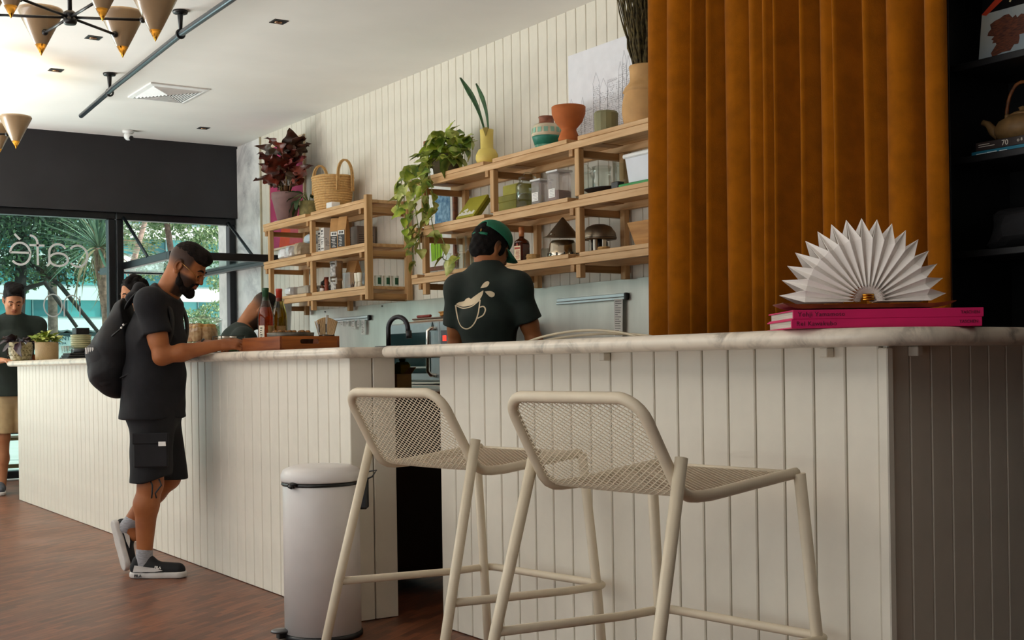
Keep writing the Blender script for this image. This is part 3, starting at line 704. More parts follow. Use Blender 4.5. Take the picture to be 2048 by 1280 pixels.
# olive pot with three trailing green leaves
px_, py_ = 4.70, 10.25
t = thing('potted_plant', 'small olive pot with drooping green leaves beside the mauve pot', 'plant', (px_, py_, TL + e_))
MB().lathe([(.075, 0), (.085, .006), (.088, .16), (.082, .17), (.078, .15), (0, .148)], 24, (px_, py_, TL + e_)).build('pot', mat('olive_clay', '8C8250', .7, var=.15, scale=30), t)
GL = proto(leaf_mb(.13, .095, .3, .3, .004, 3, 8, .6, 1), mat('dark_green_leaf', '2C4A1E', .4, col2='1C3214', scale=8))
for (dx, dy, dz, a, pz) in ((-.085, .10, .17, 2.2, -.9), (-.09, .02, .12, 2.9, -1.2), (-.085, -.02, .19, 3.6, -.8), (-.07, .18, .22, 2.0, -.5), (.02, -.05, .2, 5.0, .3), (-.04, .05, .24, 2.7, .4)):
    p = Vector((px_ + dx, py_ + dy, TL + dz)); b0 = Vector((px_, py_, TL + .15))
    MB().tube([b0, b0.lerp(p, .5) + Vector((0, 0, .06)), p], .004, 6).build('stem', mat('green_stem', '5C6A30', .5), t)
    place([GL], 'leaf', t, orient(p, (math.cos(a), math.sin(a), pz), roll=rb.uniform(-.6, .6)), 1.1)
# trailing pothos
VG = [mat('pothos_lime', 'B9C63C', .4, col2='6A8A26', scale=14), mat('pothos_green', '5E7E2C', .4, col2='C8C860', scale=16), mat('pothos_dark', '3E6228', .4, col2='8EA040', scale=12), mat('pothos_pale', 'D2D48A', .45, col2='8EA040', scale=16)]
PL = [proto(leaf_mb(.10, .082, .25, .3, .003, s, 8, .8, 1), VG[s % 4]) for s in range(8)]
px_, py_ = 4.62, 7.70
t = thing('pothos', 'variegated trailing pothos spilling over the end of the right shelf', 'plant', (px_, py_, TR + e_))
MB().lathe([(.08, 0), (.10, .01), (.115, .15), (.108, .155), (.1, .135), (0, .13)], 24, (px_, py_, TR + e_)).build('pot', mat('dark_clay', '5E5238', .8), t)
rp = random.Random(21)
VS = mat('vine_stem', '6E7A38', .5)
for k in range(120):                                  # the bushy top
    a = rp.uniform(0, 2*math.pi); q = rp.uniform(.03, .23)
    p = Vector((px_ - .02 + q*.6*math.cos(a), py_ + .0 + q*1.15*math.sin(a), TR + .10 + rp.uniform(0, .21) * (1.15 - q*2.2)))
    place(PL, 'leaf', t, orient(p, (min(.15, math.cos(a)*.8 - .25), math.sin(a)*.9, rp.uniform(-.8, .7)), roll=rp.uniform(-.7, .7)), rp.uniform(.75, 1.3))
vines = []
def vine(pts, nl, sc=1.0, r=.0035):
    P = [Vector(p) for p in pts]; C_ = []
    for i in range(len(P) - 1):
        for j in range(6):
            u = j / 6; p0 = P[max(0, i-1)]; p1 = P[i]; p2 = P[i+1]; p3 = P[min(len(P)-1, i+2)]
            C_.append(.5 * ((2*p1) + (p2-p0)*u + (2*p0-5*p1+4*p2-p3)*u*u + (3*p1-p0-3*p2+p3)*u**3))
    C_.append(P[-1]); MB().tube(C_, r, 5).build('vine', VS, t)
    for k in range(nl):
        c_ = C_[int((k + .6) / nl * (len(C_) - 1))]; a = rp.uniform(0, 6.28)
        place(PL, 'leaf', t, orient(c_, (-.5 + .5*math.cos(a), .8*math.sin(a), rp.uniform(-1.3, .1)), roll=rp.uniform(-.8, .8)), sc * rp.uniform(.8, 1.2))
xf = 4.43
vine([(4.58, 7.8, 2.55), (xf, 7.86, 2.45), (xf - .01, 7.84, 2.25), (xf, 7.80, 2.02), (xf, 7.78, 1.85)], 12)
vine([(4.58, 7.75, 2.55), (xf, 7.74, 2.42), (xf - .01, 7.70, 2.2), (xf, 7.66, 2.06)], 12)
vine([(4.58, 7.7, 2.55), (xf, 7.62, 2.45), (xf, 7.60, 2.28), (xf + .01, 7.56, 2.12)], 10)
vine([(4.55, 7.85, 2.5), (4.44, 7.96, 2.42), (4.44, 8.02, 2.3), (4.46, 8.05, 2.15), (4.46, 7.98, 1.96)], 12)
vine([(4.55, 7.9, 2.5), (4.5, 8.08, 2.5), (4.48, 8.16, 2.36), (4.47, 8.2, 2.22)], 9)
vine([(4.5, 7.75, 2.45), (xf, 7.68, 2.3), (xf, 7.62, 2.1), (xf - .01, 7.56, 1.98), (xf, 7.50, 1.95), (xf - .005, 7.42, 1.86), (xf + .0, 7.46, 1.78), (xf + .02, 7.36, 1.76), (xf + .04, 7.30, 1.80)], 9, .9)
vine([(4.5, 7.8, 2.4), (4.44, 7.9, 2.2), (4.45, 7.98, 2.04), (4.46, 7.84, 1.98), (4.45, 7.93, 1.88), (4.46, 7.9, 1.76)], 9, .9)
vine([(4.6, 7.62, 2.5), (4.5, 7.50, 2.5), (4.47, 7.42, 2.46)], 6, 1.1)
# yellow vase with two snake plant leaves
vx, vy = 4.60, 7.14
t = thing('yellow_vase', 'yellow bottle vase with a round belly and two long green leaves', 'vase', (vx, vy, TR + e_))
MB().lathe([(.045, 0), (.066, .012), (.078, .045), (.076, .075), (.058, .108), (.044, .118), (.0445, .20), (.047, .246), (.043, .248), (.039, .2), (0, .19)], 36, (vx, vy, TR + e_)).build('body', mat('yellow_glaze', 'DCC566', .55, var=.03, bump=.05), t)
MB().prism([(-.02, .02), (0, -.04), (.02, .02)], 0, .004, M=basis((vx - .032, vy - .036, TR + .235), (.68, -.73, 0), (0, 0, 1))).build('notch', mat('yellow_inside', '8F7C34', .7), t)
SN = mat('snake_leaf', '2F5A2A', .4, col2='1B3A1C', scale=22)
for (p0, p1, w_) in (((vx, vy + .01, TR + .19), (4.615, 7.50, 3.07), .05), ((vx + .005, vy - .005, TR + .19), (4.62, 7.30, 2.99), .068)):
    a = Vector(p0); b = Vector(p1); rows = []
    side = Vector((-.3, .95, 0)) if w_ < .06 else Vector((.2, .98, 0))
    for i in range(15):
        u = i / 14; c = a.lerp(b, u) + Vector((0, -.05*math.sin(math.pi*u), 0)); wd = w_ * (.22 + .78 * max(0, (u - .2) / .5 if u < .7 else 1 - ((u - .7) / .3) ** 1.6)) * .5 + .001
        if u < .2: wd = w_ * .11
        rows.append([c - side*wd, c - side*wd*.5 + Vector((.006, 0, 0)), c + Vector((.009, 0, 0)), c + side*wd*.5 + Vector((.006, 0, 0)), c + side*wd])
    MB().grid(rows).build('leaf', SN, t, solid=.003)
# ------------------------------------------------------------------ top shelves, other things
# woven basket
bx, by = 4.655, 9.66
STR = mat('straw', 'C9A066', .75, var=.09, scale=60, bump=.25, bscale=200)
t = thing('basket', 'coiled straw basket with two loop handles on the left top shelf', 'basket', (bx, by, TL + e_))
nr = 15
for k in range(nr):
    u = k / (nr - 1); r_ = .142 + .042 * u ** .8; z = TL + .012 + u * .285
    MB().tube([(bx + r_*math.cos(a)*.92, by + r_*math.sin(a), z + .002*math.sin(5*a + k)) for a in np.linspace(0, 2*math.pi, 41)[:-1]], .0118, 8, closed=True).build('coil', STR, t)
MB().lathe([(.0, .004), (.14, .004), (.14, .02), (0, .02)], 24, (bx, by, TL + e_)).build('base', STR, t)
MB().lathe([(.12, .01), (.165, .3)], 28, (bx, by, TL + e_), sx=.92).build('lining', STR, t, solid=.004)
for (a0, s) in ((R(276), 1), (R(96), 1)):
    c = Vector((bx + .20*math.cos(a0)*.92, by + .20*math.sin(a0), 0)); tg = Vector((-math.sin(a0), math.cos(a0), 0)); pts = []
    for dd in (-.008, .008):
        pts = [Vector((c.x, c.y, TL + .17)) + tg*(-.075 + dd)] + [Vector((c.x, c.y, TL + .30)) + tg*((-.07)*math.cos(R(q)) + dd) + Vector((0, 0, .13*math.sin(R(q)))) for q in range(0, 181, 20)] + [Vector((c.x, c.y, TL + .17)) + tg*(.075 + dd)]
        MB().tube(pts, .0075, 7).build('handle', STR, t)
tag(MB().box(4.48, 4.56, 9.33, 9.43, TL + e_, TL + .05, c=.004).build('carton', WHITEP), 'small white carton lying in front of the straw basket', 'box')
# pink canvas on the wall
t = thing('painting', 'magenta and orange abstract canvas on the wall behind the dark red plant', 'picture', (4.87, 11.1, 2.2))
MB().box(4.862, 4.879, 10.72, 11.5, 2.2, 3.19, c=.002).build('canvas', mat('canvas_magenta', 'A8315E', .7, var=.06), t)
MB().prism([(0, 0), (.5, 0), (.28, .62), (.12, .34)], 0, .001, M=basis((4.8615, 11.30, 2.203), (0, -1, 0), (0, 0, 1))).build('orange_shape', mat('canvas_orange', 'C7431C', .7), t)
MB().prism([(0, 0), (.3, 0), (.2, .3), (.06, .38)], 0, .001, M=basis((4.8612, 11.05, 2.21), (0, -1, 0), (0, 0, 1))).build('red_shape', mat('canvas_red', 'B8505A', .7), t)
for (y0, y1, z0, z1) in ((11.5, 11.52, 2.18, 3.21), (10.70, 10.72, 2.18, 3.21), (10.72, 11.5, 3.19, 3.21), (10.72, 11.5, 2.18, 2.2)):
    MB().box(4.858, 4.879, y0, y1, z0, z1).build('frame', mat('pale_frame', 'D8C0A0', .5), t)
# tall framed print behind the pothos
t = thing('framed_print', 'tall wooden framed print hanging behind the trailing pothos', 'picture', (4.87, 8.19, 1.77))
y0, y1, z0, z1 = 7.99, 8.44, 1.77, 2.785
for b in ((y0, y0 + .028, z0, z1), (y1 - .028, y1, z0, z1), (y0 + .028, y1 - .028, z0, z0 + .028), (y0 + .028, y1 - .028, z1 - .028, z1)):
    MB().box(4.848, 4.879, *b, c=.002).build('frame', WALNUT, t)
MB().box(4.862, 4.878, y0 + .028, y1 - .028, z0 + .028, z1 - .028).build('mat_board', mat('print_paper', 'E9EAE6', .7), t)
MB().box(4.8605, 4.8615, 8.07, 8.30, 2.06, 2.36).build('blue_panel', mat('print_blue', '8DB4CE', .7, col2='3F6F96', scale=30), t)
MB().prism([(0, 0), (.15, .02), (.19, .12), (.15, .22), (.06, .24), (-.01, .13)], 0, .001, M=basis((4.8612, 8.36, 1.84), (0, -1, 0), (0, 0, 1))).build('green_shape', mat('print_green', '86B81E', .7), t)
for k in range(3): MB().box(4.8595, 4.8605, 8.22 + .04*k, 8.226 + .04*k, 1.86, 2.02).build('dark_line', mat('print_dark', '2C4620', .7), t)
# teal painted jar
jx, jy = 4.66, 6.52
t = thing('painted_jar', 'round clay jar painted cream and teal, beside the terracotta goblet', 'jar', (jx, jy, TR + e_))
cc = (jx, jy, TR + e_); TEAL = mat('jar_teal', '1F7A66', .5, var=.1, scale=20)
MB().lathe([(.05, 0), (.062, .006), (.078, .05)], 36, cc).build('foot_band', mat('jar_mint', '7FB59A', .55, col2='4A8F78', scale=60), t)
MB().lathe([(.078, .05), (.093, .095), (.095, .105)], 36, cc).build('teal_band', TEAL, t)
MB().lathe([(.095, .105), (.097, .125), (.094, .15), (.086, .172), (.078, .182)], 36, cc).build('cream_band', mat('jar_cream', 'D9CDB0', .55, var=.08), t)
MB().lathe([(.078, .182), (.052, .192), (.048, .2), (.049, .222), (.053, .232), (.05, .235), (.044, .225), (0, .21)], 36, cc).build('neck', mat('jar_brown', '8A5238', .6, var=.15, scale=25), t)
for k in range(14):
    a = 2*math.pi*k/14
    MB().box(-.001, .0012, -.013, .013, -.016, .016, c=.0, M=Txf((jx + .096*math.cos(a), jy + .096*math.sin(a), TR + .142), (0, -.12, a))).build('painted_block', mat('jar_pale_teal', '8FC0A8', .55), t)
# terracotta goblet
gx, gy = 4.60, 6.20
tag(MB().lathe([(.058, 0), (.066, .01), (.066, .04), (.052, .075), (.046, .09), (.05, .10), (.085, .14), (.104, .19), (.106, .232), (.102, .236), (.098, .19), (.06, .13), (0, .115)], 40, (gx, gy, TR + e_)).build('goblet_vase', mat('terracotta', 'B5622B', .8, var=.05, bump=.1)), 'terracotta goblet shaped vase with a wide bowl on the right top shelf', 'vase')
tag(MB().lathe([(.066, 0), (.072, .008), (.074, .135), (.066, .148), (.0, .15)], 14, (4.63, 5.865, TR + e_), smooth=False).build('sage_pot', mat('sage_ceramic', '83805A', .6, var=.06)), 'short sage green faceted pot between goblet and twig vase', 'pot')
# big ribbed vase with twigs
bx, by = 4.65, 5.53
t = thing('floor_vase', 'large tan ribbed vase holding dry twigs beside the curtain', 'vase', (bx, by, TR + e_))
prof = [(.105, 0)]
for k in range(17):
    u = k / 16; z = .005 + .19 * u; r_ = .108 + .022 * math.sin(math.pi * (u*.8 + .1)); prof += [(r_ + .0028, z), (r_ - .0024, z + .006)]
prof += [(.125, .205), (.112, .232), (.095, .25), (.087, .262), (.083, .28), (.084, .32), (.088, .352), (.084, .356), (.078, .32), (0, .3)]
MB().lathe(prof, 44, (bx, by, TR + e_)).build('body', mat('tan_stoneware', 'C79A62', .75, var=.05, bump=.1), t)
mb = MB(); rt_ = random.Random(3)
for k in range(150):
    a = rt_.uniform(0, 6.28); q = rt_.uniform(0, .055); p = Vector((bx + q*math.cos(a), by + q*math.sin(a), TR + .31)); d = Vector((math.cos(a)*q*3.2 + rt_.uniform(-.10, .10), math.sin(a)*q*3.2 + rt_.uniform(-.10, .10), 1)).normalized()
    L = rt_.uniform(.35, .62); pts = []; n_ = 9
    for i in range(n_ + 1):
        pts.append(p + d * (L * i / n_) + Vector((rt_.uniform(-1, 1), rt_.uniform(-1, 1), 0)) * .008)
    mb.tube(pts, [rt_.uniform(.0035, .0085) * (1 - .4*i/n_) for i in range(n_ + 1)], 5)
o = mb.build('twig_bundle', mat('dry_twig', '665830', .85, col2='352A16', scale=40), t); o['kind'] = 'stuff'
# pencil sketch canvas
t = thing('sketch_canvas', 'white canvas with a pencil sketch of gothic facades behind the twig vase', 'picture', (4.865, 6.0, TR))
M_ = basis((4.862, 6.55, TR + e_), (0, -1, 0), (0.0, 0, 1))
MB().box(0, 1.12, 0, .655, -.016, 0, M=M_).build('canvas', mat('sketch_paper', 'E8E8EC', .75, var=.02), t)
mb = MB(); rs = random.Random(5)
towers = [(0, .06, .30), (.06, .13, .24), (.13, .17, .29), (.17, .26, .26), (.26, .33, .42), (.33, .41, .37), (.41, .52, .40), (.52, .56, .44), (.56, .6, .50), (.6, .64, .46), (.64, .76, .40), (.76, .88, .47), (.88, 1.0, .5), (1.0, 1.12, .42)]
def seg(x0, y0, x1, y1, w_=.0016):
    d = Vector((x1-x0, y1-y0)); n_ = Vector((-d.y, d.x)).normalized() * w_ / 2
    mb.add([(x0+n_.x, y0+n_.y, .0008), (x1+n_.x, y1+n_.y, .0008), (x1-n_.x, y1-n_.y, .0008), (x0-n_.x, y0-n_.y, .0008)], [(0, 3, 2, 1)], M=M_)
for (a, b, h) in towers:
    seg(a, 0, a + .004, h); seg(b, 0, b, h)
    if (b - a) < .08: seg(a, h, (a+b)/2, h + .07); seg((a+b)/2, h + .07, b, h)
    else:
        seg(a, h, b, h + .01)
        for k in range(int((b-a)/.02)): seg(a + k*.02, h, a + k*.02 + .008, h + .02); seg(a + k*.02 + .008, h + .02, a + k*.02 + .016, h)
    z = .01
    while z < h - .012:
        x = a + .004
        while x < b - .008:
            if rs.random() < .72: seg(x, z + rs.uniform(-.003, .003), x + rs.uniform(.005, .016), z + rs.uniform(-.003, .003), .0022)
            if rs.random() < .35: seg(x + .004, z, x + .005, z + .011, .0018)
            x += .0135
        z += .0125
mb.build('pencil_drawing', mat('pencil_grey', '97959A', .8), t)
# ------------------------------------------------------------------ left shelf, middle and lower boards
INK = mat('black_ink', '1A1A1C', .6); PAPER = mat('white_paper', 'EFEDE8', .7, var=.02); KRAFT = mat('kraft_paper', 'B98A52', .75, var=.06, bump=.08)
def crumple(c, r, seed, n=14, amp=.18, flat=.5):
    rg = random.Random(seed); mb = MB(); mb.ball((0, 0, 0), 1, n)
    fr = [(Vector((rg.gauss(0, 1), rg.gauss(0, 1), rg.gauss(0, 1))), rg.uniform(0, 6)) for _ in range(6)]
    vs = []
    for v in mb.v:
        q = Vector(v); k = 1 + amp * sum(math.sin(f.dot(q) * 2.2 + p) for f, p in fr) / 2.5
        s = [math.copysign(abs(x) ** .6, x) for x in q]
        vs.append((c[0] + r[0]*s[0]*k, c[1] + r[1]*s[1]*k, max(c[2] - r[2] * .98, c[2] + r[2]*s[2]*k)))
    mb.v = vs; mb.sm = [False] * len(mb.f); return mb
FOIL = mat('foil_white', 'D5D6D8', .35, .25, var=.08, scale=5); FOILB = mat('foil_blue', 'C5D2DC', .35, .2, var=.08, scale=5); FOILT = mat('foil_tan', 'B9A68C', .45, .1, var=.1)
G1 = 'foil packs on the left shelf'
tag(crumple((4.60, 10.48, ML + .058), (.085, .06, .055), 1).build('foil_pack', FOIL), 'crumpled white foil pack at the far left of the middle board', 'pack', G1)
tag(crumple((4.60, 10.33, ML + .062), (.085, .065, .058), 2).build('foil_pack', FOIL), 'crumpled white foil pack with a peaked corner, second on the middle board', 'pack', G1)
tag(crumple((4.62, 10.16, ML + .068), (.1, .08, .064), 5).build('foil_pack', FOILT), 'crumpled greyish tan foil pack against the middle shelf post', 'pack', G1)
tag(crumple((4.72, 10.22, ML + .175), (.07, .075, .04), 7).build('foil_pack', FOILB), 'pale blue foil pack lying on top of the other packs', 'pack', G1)
tag(crumple((4.74, 10.0, ML + .245), (.05, .06, .035), 9).build('foil_pack', FOILT), 'small tan foil pack topmost of the pack heap', 'pack', G1)
def carton(x, y, w, d, h, label):
    t = thing('drink_carton', label, 'carton', (x, y, ML + e_), 0, 'white drink cartons')
    MB().box(x - d/2, x + d/2, y - w/2, y + w/2, ML + e_, ML + h, c=.002).build('body', PAPER, t)
    mb = MB(); rg = random.Random(int(y * 1000)); M_ = basis((x - d/2 - .0006, y + w/2, ML), (0, -1, 0), (0, 0, 1))
    for zz, n_, hh in ((h - .035, 2, .016), (h - .058, 2, .012), (h - .085, 3, .006), (h - .10, 2, .006), (h - .125, 2, .011), (h - .14, 2, .009), (.03, 2, .012)):
        for k in range(n_): mb.box(.012 + k*.02, .012 + k*.02 + rg.uniform(.008, .017), zz, zz + hh, 0, .0005, M=M_)
    M2 = basis((x - d/2 + .01, y - w/2 - .0006, ML), (1, 0, 0), (0, 0, 1))
    for k in range(6): mb.box(.004, d - .03 - rg.uniform(0, .04), h*.55 - k*.012, h*.55 - k*.012 + .003, 0, .0005, M=M2)
    mb.build('printing', INK, t); return t
carton(4.585, 9.71, .055, .085, .195, 'white printed drink carton, the shorter left one on the middle board')
carton(4.585, 9.645, .058, .085, .212, 'white printed drink carton, the taller one left of the coffee bags')
def grey_carton(x, y, w, d, h, label):
    t = thing('storage_carton', label, 'carton', (x, y, ML + e_)); GC = mat('carton_grey', '857A72', .7)
    MB().box(x - d/2, x + d/2, y - w/2, y + w/2, ML + e_, ML + h, c=.003).build('body', GC, t)
    mb = MB(); M2 = basis((x - d/2, y - w/2 - .0006, ML), (1, 0, 0), (0, 0, 1))
    for k in range(5): mb.box(.015, d - .02 - .02*(k % 3), h*.62 - k*.016, h*.62 - k*.016 + .004, 0, .0005, M=M2)
    mb.build('printing', INK, t)
grey_carton(4.765, 9.63, .11, .20, .215, 'grey brown storage carton behind the white drink cartons')
grey_carton(4.77, 9.335, .12, .17, .20, 'grey brown storage carton behind the right coffee bag')
def coffee_bag(x, y, label, tilt=0):
    t = thing('coffee_bag', label, 'bag', (x, y, ML + e_), tilt, 'kraft coffee bags')
    h = .26; w = .088; d = .06
    rows = []
    for (z, dx, hw) in ((0.002, d/2, w/2), (.05, d/2, w/2), (.15, d/2*.9, w/2), (.20, d/2*.55, w/2), (.225, .012, w/2), (h, .003, w/2*.97)):
        rows.append([(-dx, hw, z), (-dx, -hw, z), (dx, -hw, z), (dx, hw, z), (-dx, hw, z)])
    mb = MB().grid(rows, smooth=False); mb.add(rows[-1][:4], [(0, 1, 2, 3)]); mb.add(rows[0][:4], [(3, 2, 1, 0)])
    mb.build('body', KRAFT, t, local=True)
    MB().box(-.008, .008, -w/2 - .002, w/2 + .002, .222, .232, c=.001).build('fold', mat('kraft_dark', '8A6434', .7), t, local=True)
    MB().box(-d/2 - .0012, -d/2, -.036, .036, .012, .148).build('label', mat('label_black', '242628', .6), t, local=True)
    mb = MB().box(-d/2 - .002, -d/2 - .0012, -.032, .032, .112, .146); rg = random.Random(int(y*977))
    M2 = basis((-d/2 - .002, .03, 0), (0, -1, 0), (0, 0, 1))
    for k in range(7): mb.box(.004 + rg.uniform(0, .012), .05 - rg.uniform(0, .02), .02 + k*.0125, .024 + k*.0125, -.0005, .0005, M=M2)
    mb.build('label_print', PAPER, t, local=True)
    for (q) in (-.022, -.006, .010): MB().box(-d/2 - .0028, -d/2 - .002, q, q + .011, .119, .138).build('label_letter', INK, t, local=True)
    return t
coffee_bag(4.53, 9.355, 'kraft coffee bag with black label, the left of the two', R(34))
coffee_bag(4.53, 9.215, 'kraft coffee bag with black label, the right of the two', R(24))
# lower board
tag(crumple((4.60, 10.35, LL + .045), (.09, .05, .042), 15, amp=.1).build('foil_pack', FOIL), 'white foil pack lying at the left of the lowest board', 'pack')
t = thing('rice_pack', 'grey paper flour pack lying on the lowest board beside foil', 'pack', (4.64, 10.13, LL + e_))
MB().box(4.56, 4.74, 10.02, 10.23, LL + e_, LL + .085, c=.018).build('body', mat('flour_paper', 'ACA496', .6, var=.05), t)
MB().box(4.62, 4.68, 10.23, 10.25, LL + .02, LL + .06, c=.005).build('folded_end', mat('flour_paper', '', .6), t)
tag(MB().lathe([(.035, 0), (.04, .01), (.038, .03), (.015, .045), (.008, .07), (0, .072)], 16, (4.74, 10.02, LL + .087)).build('funnel', BLACK), 'black funnel resting on the grey flour pack', 'funnel')
for i, (x, y) in enumerate(((4.53, 9.77), (4.56, 9.70))):
    t = thing('spice_bottle', ('small spice bottle with a white label left of the red tube', 'small spice bottle touching the red tube')[i], 'bottle', (x, y, LL + e_), 0, 'spice bottles')
    MB().lathe([(.019, 0), (.021, .003), (.021, .045), (.012, .058), (.011, .07), (0, .07)], 16, (x, y, LL + e_)).build('body', mat('spice_brown', '6A4430', .3), t)
    MB().lathe([(.0215, .008), (.0215, .036)], 16, (x, y, LL + e_)).build('label', PAPER, t)
    MB().lathe([(.0125, .066), (.0125, .085), (0, .086)], 14, (x, y, LL + e_)).build('cap', BLACK, t)
tag(MB().ball((4.68, 9.74, LL + .04), (.05, .05, .038), 16).build('dark_bowl', mat('dark_stone', '3C3530', .6)), 'dark upturned bowl behind the spice bottles', 'bowl')
t = thing('spice_tube', 'tall red brown tube beside the clip top tins', 'tube', (4.58, 9.655, LL + e_))
MB().lathe([(.017, 0), (.018, .002), (.018, .115), (0, .115)], 16, (4.58, 9.655, LL + e_)).build('body', mat('tube_red', '8E3E24', .5), t)
MB().lathe([(.019, .112), (.019, .13), (0, .131)], 16, (4.58, 9.655, LL + e_)).build('cap', mat('tube_cap', '6A2A18', .5), t)
def tin(x, y, z, r, h, label):
    t = thing('clip_tin', label, 'tin', (x, y, z), 0, 'clip top steel tins'); TS = mat('tin_steel', 'B4B2AE', .3, .9, var=.06)
    MB().lathe([(r, 0), (r, h - .02), (r + .004, h - .018), (r + .004, h - .010)], 28, (x, y, z)).build('body', TS, t)
    MB().lathe([(r + .004, h - .012), (r + .005, h - .008), (r + .004, h), (0, h)], 28, (x, y, z)).build('lid', TS, t)
    lb = MB(); a0 = R(160)
    for k in range(6): lb.add([(x + (r+.0008)*math.cos(a0 + .22*q), y + (r+.0008)*math.sin(a0 + .22*q), z + zz) for q, zz in ((k, .015), (k+1, .015), (k+1, h - .03), (k, h - .03))], [(0, 1, 2, 3)])
    lb.build('label', mat('tin_label', 'DAD9D4', .6, col2='77777A', scale=60), t)
    a = R(243); MB().box(-.012, .004, -.008, .008, h - .05, h + .004, c=.002, M=Txf((x + (r + .008)*math.cos(a), y + (r + .008)*math.sin(a), z), (0, 0, a))).build('clip', STEEL, t)
tin(4.63, 9.565, LL + e_, .048, .112, 'short steel clip top tin, the lower of the stacked pair')
tin(4.63, 9.565, LL + .1145, .052, .145, 'tall steel clip top tin, the upper of the stacked pair')
t = thing('paper_bag', 'plain kraft paper bag standing behind the stacked tins', 'bag', (4.76, 9.50, LL + e_), R(8))
mb = MB(); rows = [[(-.05*a_, .065, z), (-.05*a_, -.065, z), (.05*a_, -.065, z), (.05*a_, .065, z), (-.05*a_, .065, z)] for z, a_ in ((.001, 1), (.14, .9), (.26, .1))]
mb.grid(rows, smooth=False).build('body', KRAFT, t, local=True, solid=.001)
MB().box(-.008, .008, -.066, .066, .235, .262, c=.002).build('rolled_top', KRAFT, t, local=True)
t = thing('plastic_tub', 'open clear plastic tub holding odds and ends on the lowest board', 'tub', (4.61, 9.20, LL + e_))
MB().add([(-.06,-.055,0),(.06,-.055,0),(.06,.055,0),(-.06,.055,0),(-.07,-.068,.135),(.07,-.068,.135),(.07,.068,.135),(-.07,.068,.135)], [(3,2,1,0),(0,1,5,4),(1,2,6,5),(2,3,7,6),(3,0,4,7)], M=Txf((4.61, 9.20, LL + e_))).build('tub_wall', glass('clear_plastic', 'E4E6E8', .3, .08, 1.45, .12), t)
rg = random.Random(8); mb = MB()
for k in range(16):
    a = rg.uniform(0, 3.1); c = Vector((4.61 + rg.uniform(-.03, .03), 9.2 + rg.uniform(-.03, .03), LL + .02 + rg.uniform(0, .03))); d = Vector((math.cos(a)*.025, math.sin(a)*.025, rg.uniform(-.008, .02)))
    mb.tube([c - d, c + d], .0045, 5)
o = mb.build('contents', mat('stick_brown', '8A6A52', .6, col2='C9BBB0'), t); o['kind'] = 'stuff'
for i, y in enumerate((8.93, 8.875)):
    x = 4.50; t = thing('jigger', ('white double ended measuring cup, left of the pair by the post', 'white double ended measuring cup touching the shelf post')[i], 'cup', (x, y, LL + e_), 0, 'white jiggers')
    MB().lathe([(.021, 0), (.014, .04), (.017, .045), (.021, .112), (.018, .112), (.012, .05), (0, .048)], 18, (x, y, LL + e_)).build('body', mat('ivory_plastic', 'F0EAD8', .4), t)
    MB().lathe([(.0145, .038), (.0165, .041), (.0145, .044)], 18, (x, y, LL + e_)).build('waist_ring', mat('ivory_dark', 'C8BFA8', .5), t)  # ring in a darker ivory than the cup
for i in range(4):
    x = 4.545 + .077*i; y = 8.80
    t = thing('glass_mug', 'clear glass with green emblem, %s in the row by the shelf end' % ('nearest the front', 'second', 'third', 'last, at the wall')[i], 'glass', (x, y, LL + e_), 0, 'printed glasses by the shelf end')
    MB().lathe([(.027, 0), (.029, .004), (.032, .088), (.030, .088), (.027, .008), (0, .007)], 20, (x, y, LL + e_)).build('body', GLASSC, t)
    lb = MB()
    for k in range(5): lb.add([(x + .032*math.cos(R(-120) + .2*q), y + .032*math.sin(R(-120) + .2*q), LL + zz) for q, zz in ((k, .018), (k+1, .018), (k+1, .072), (k, .072))], [(0, 1, 2, 3)])
    lb.build('emblem', mat('emblem_green', '1F5A3A', .5), t)
# ------------------------------------------------------------------ right shelf, middle board
OLV = mat('olive_card', 'A09A2E', .6, var=.05)
t = thing('gift_box', 'olive green flat box propped at a slant with white lettering', 'box', (4.60, 7.25, MR + e_))
M_ = Matrix.Translation((4.50, 7.40, MR + .016)) @ Matrix.Rotation(R(-90), 4, 'Z') @ Matrix.Rotation(R(52), 4, 'X')
MB().box(0, .235, 0, .19, -.02, .0, c=.002, M=M_).build('lid', OLV, t)
MB().box(.006, .229, .004, .184, -.05, -.02, c=.002, M=M_).build('base', mat('olive_dark', '7E7A22', .65), t)  # base card in a darker olive than the lid
mb = MB()
for (x_, y_, w__, h_) in [(.05 + .014*k, .052 + (k % 2)*.002, .011, .018 + .005*(k % 3)) for k in range(4)] + [(.015 + .0165*k, .016 + .001*(k % 2), .0125, .022 + .007*((k*2) % 3)) for k in range(12)]:
    mb.box(x_, x_ + w__, y_, y_ + h_, .0004, .001, M=M_)
mb.build('lettering', PAPER, t)
t = thing('storage_box', 'larger olive green box, lower of the stacked two beside the glass jar', 'box', (4.70, 6.97, MR + e_))
MB().box(4.61, 4.82, 6.80, 7.02, MR + e_, MR + .125, c=.003).build('body', mat('olive_dark', '', .6), t)
MB().box(4.606, 4.824, 6.796, 7.024, MR + .085, MR + .128, c=.003).build('lid', mat('olive_dark', '', .6), t)
t = thing('storage_box', 'smaller olive green box, upper of the stacked two beside the glass jar', 'box', (4.71, 6.91, MR + .1285))
MB().box(4.625, 4.80, 6.805, 6.99, MR + .1295, MR + .195, c=.003).build('body', OLV, t)
MB().box(4.628, 4.797, 6.808, 6.987, MR + .195, MR + .2, c=.001).build('lid_edge', mat('olive_pale', 'C8C48A', .6), t)
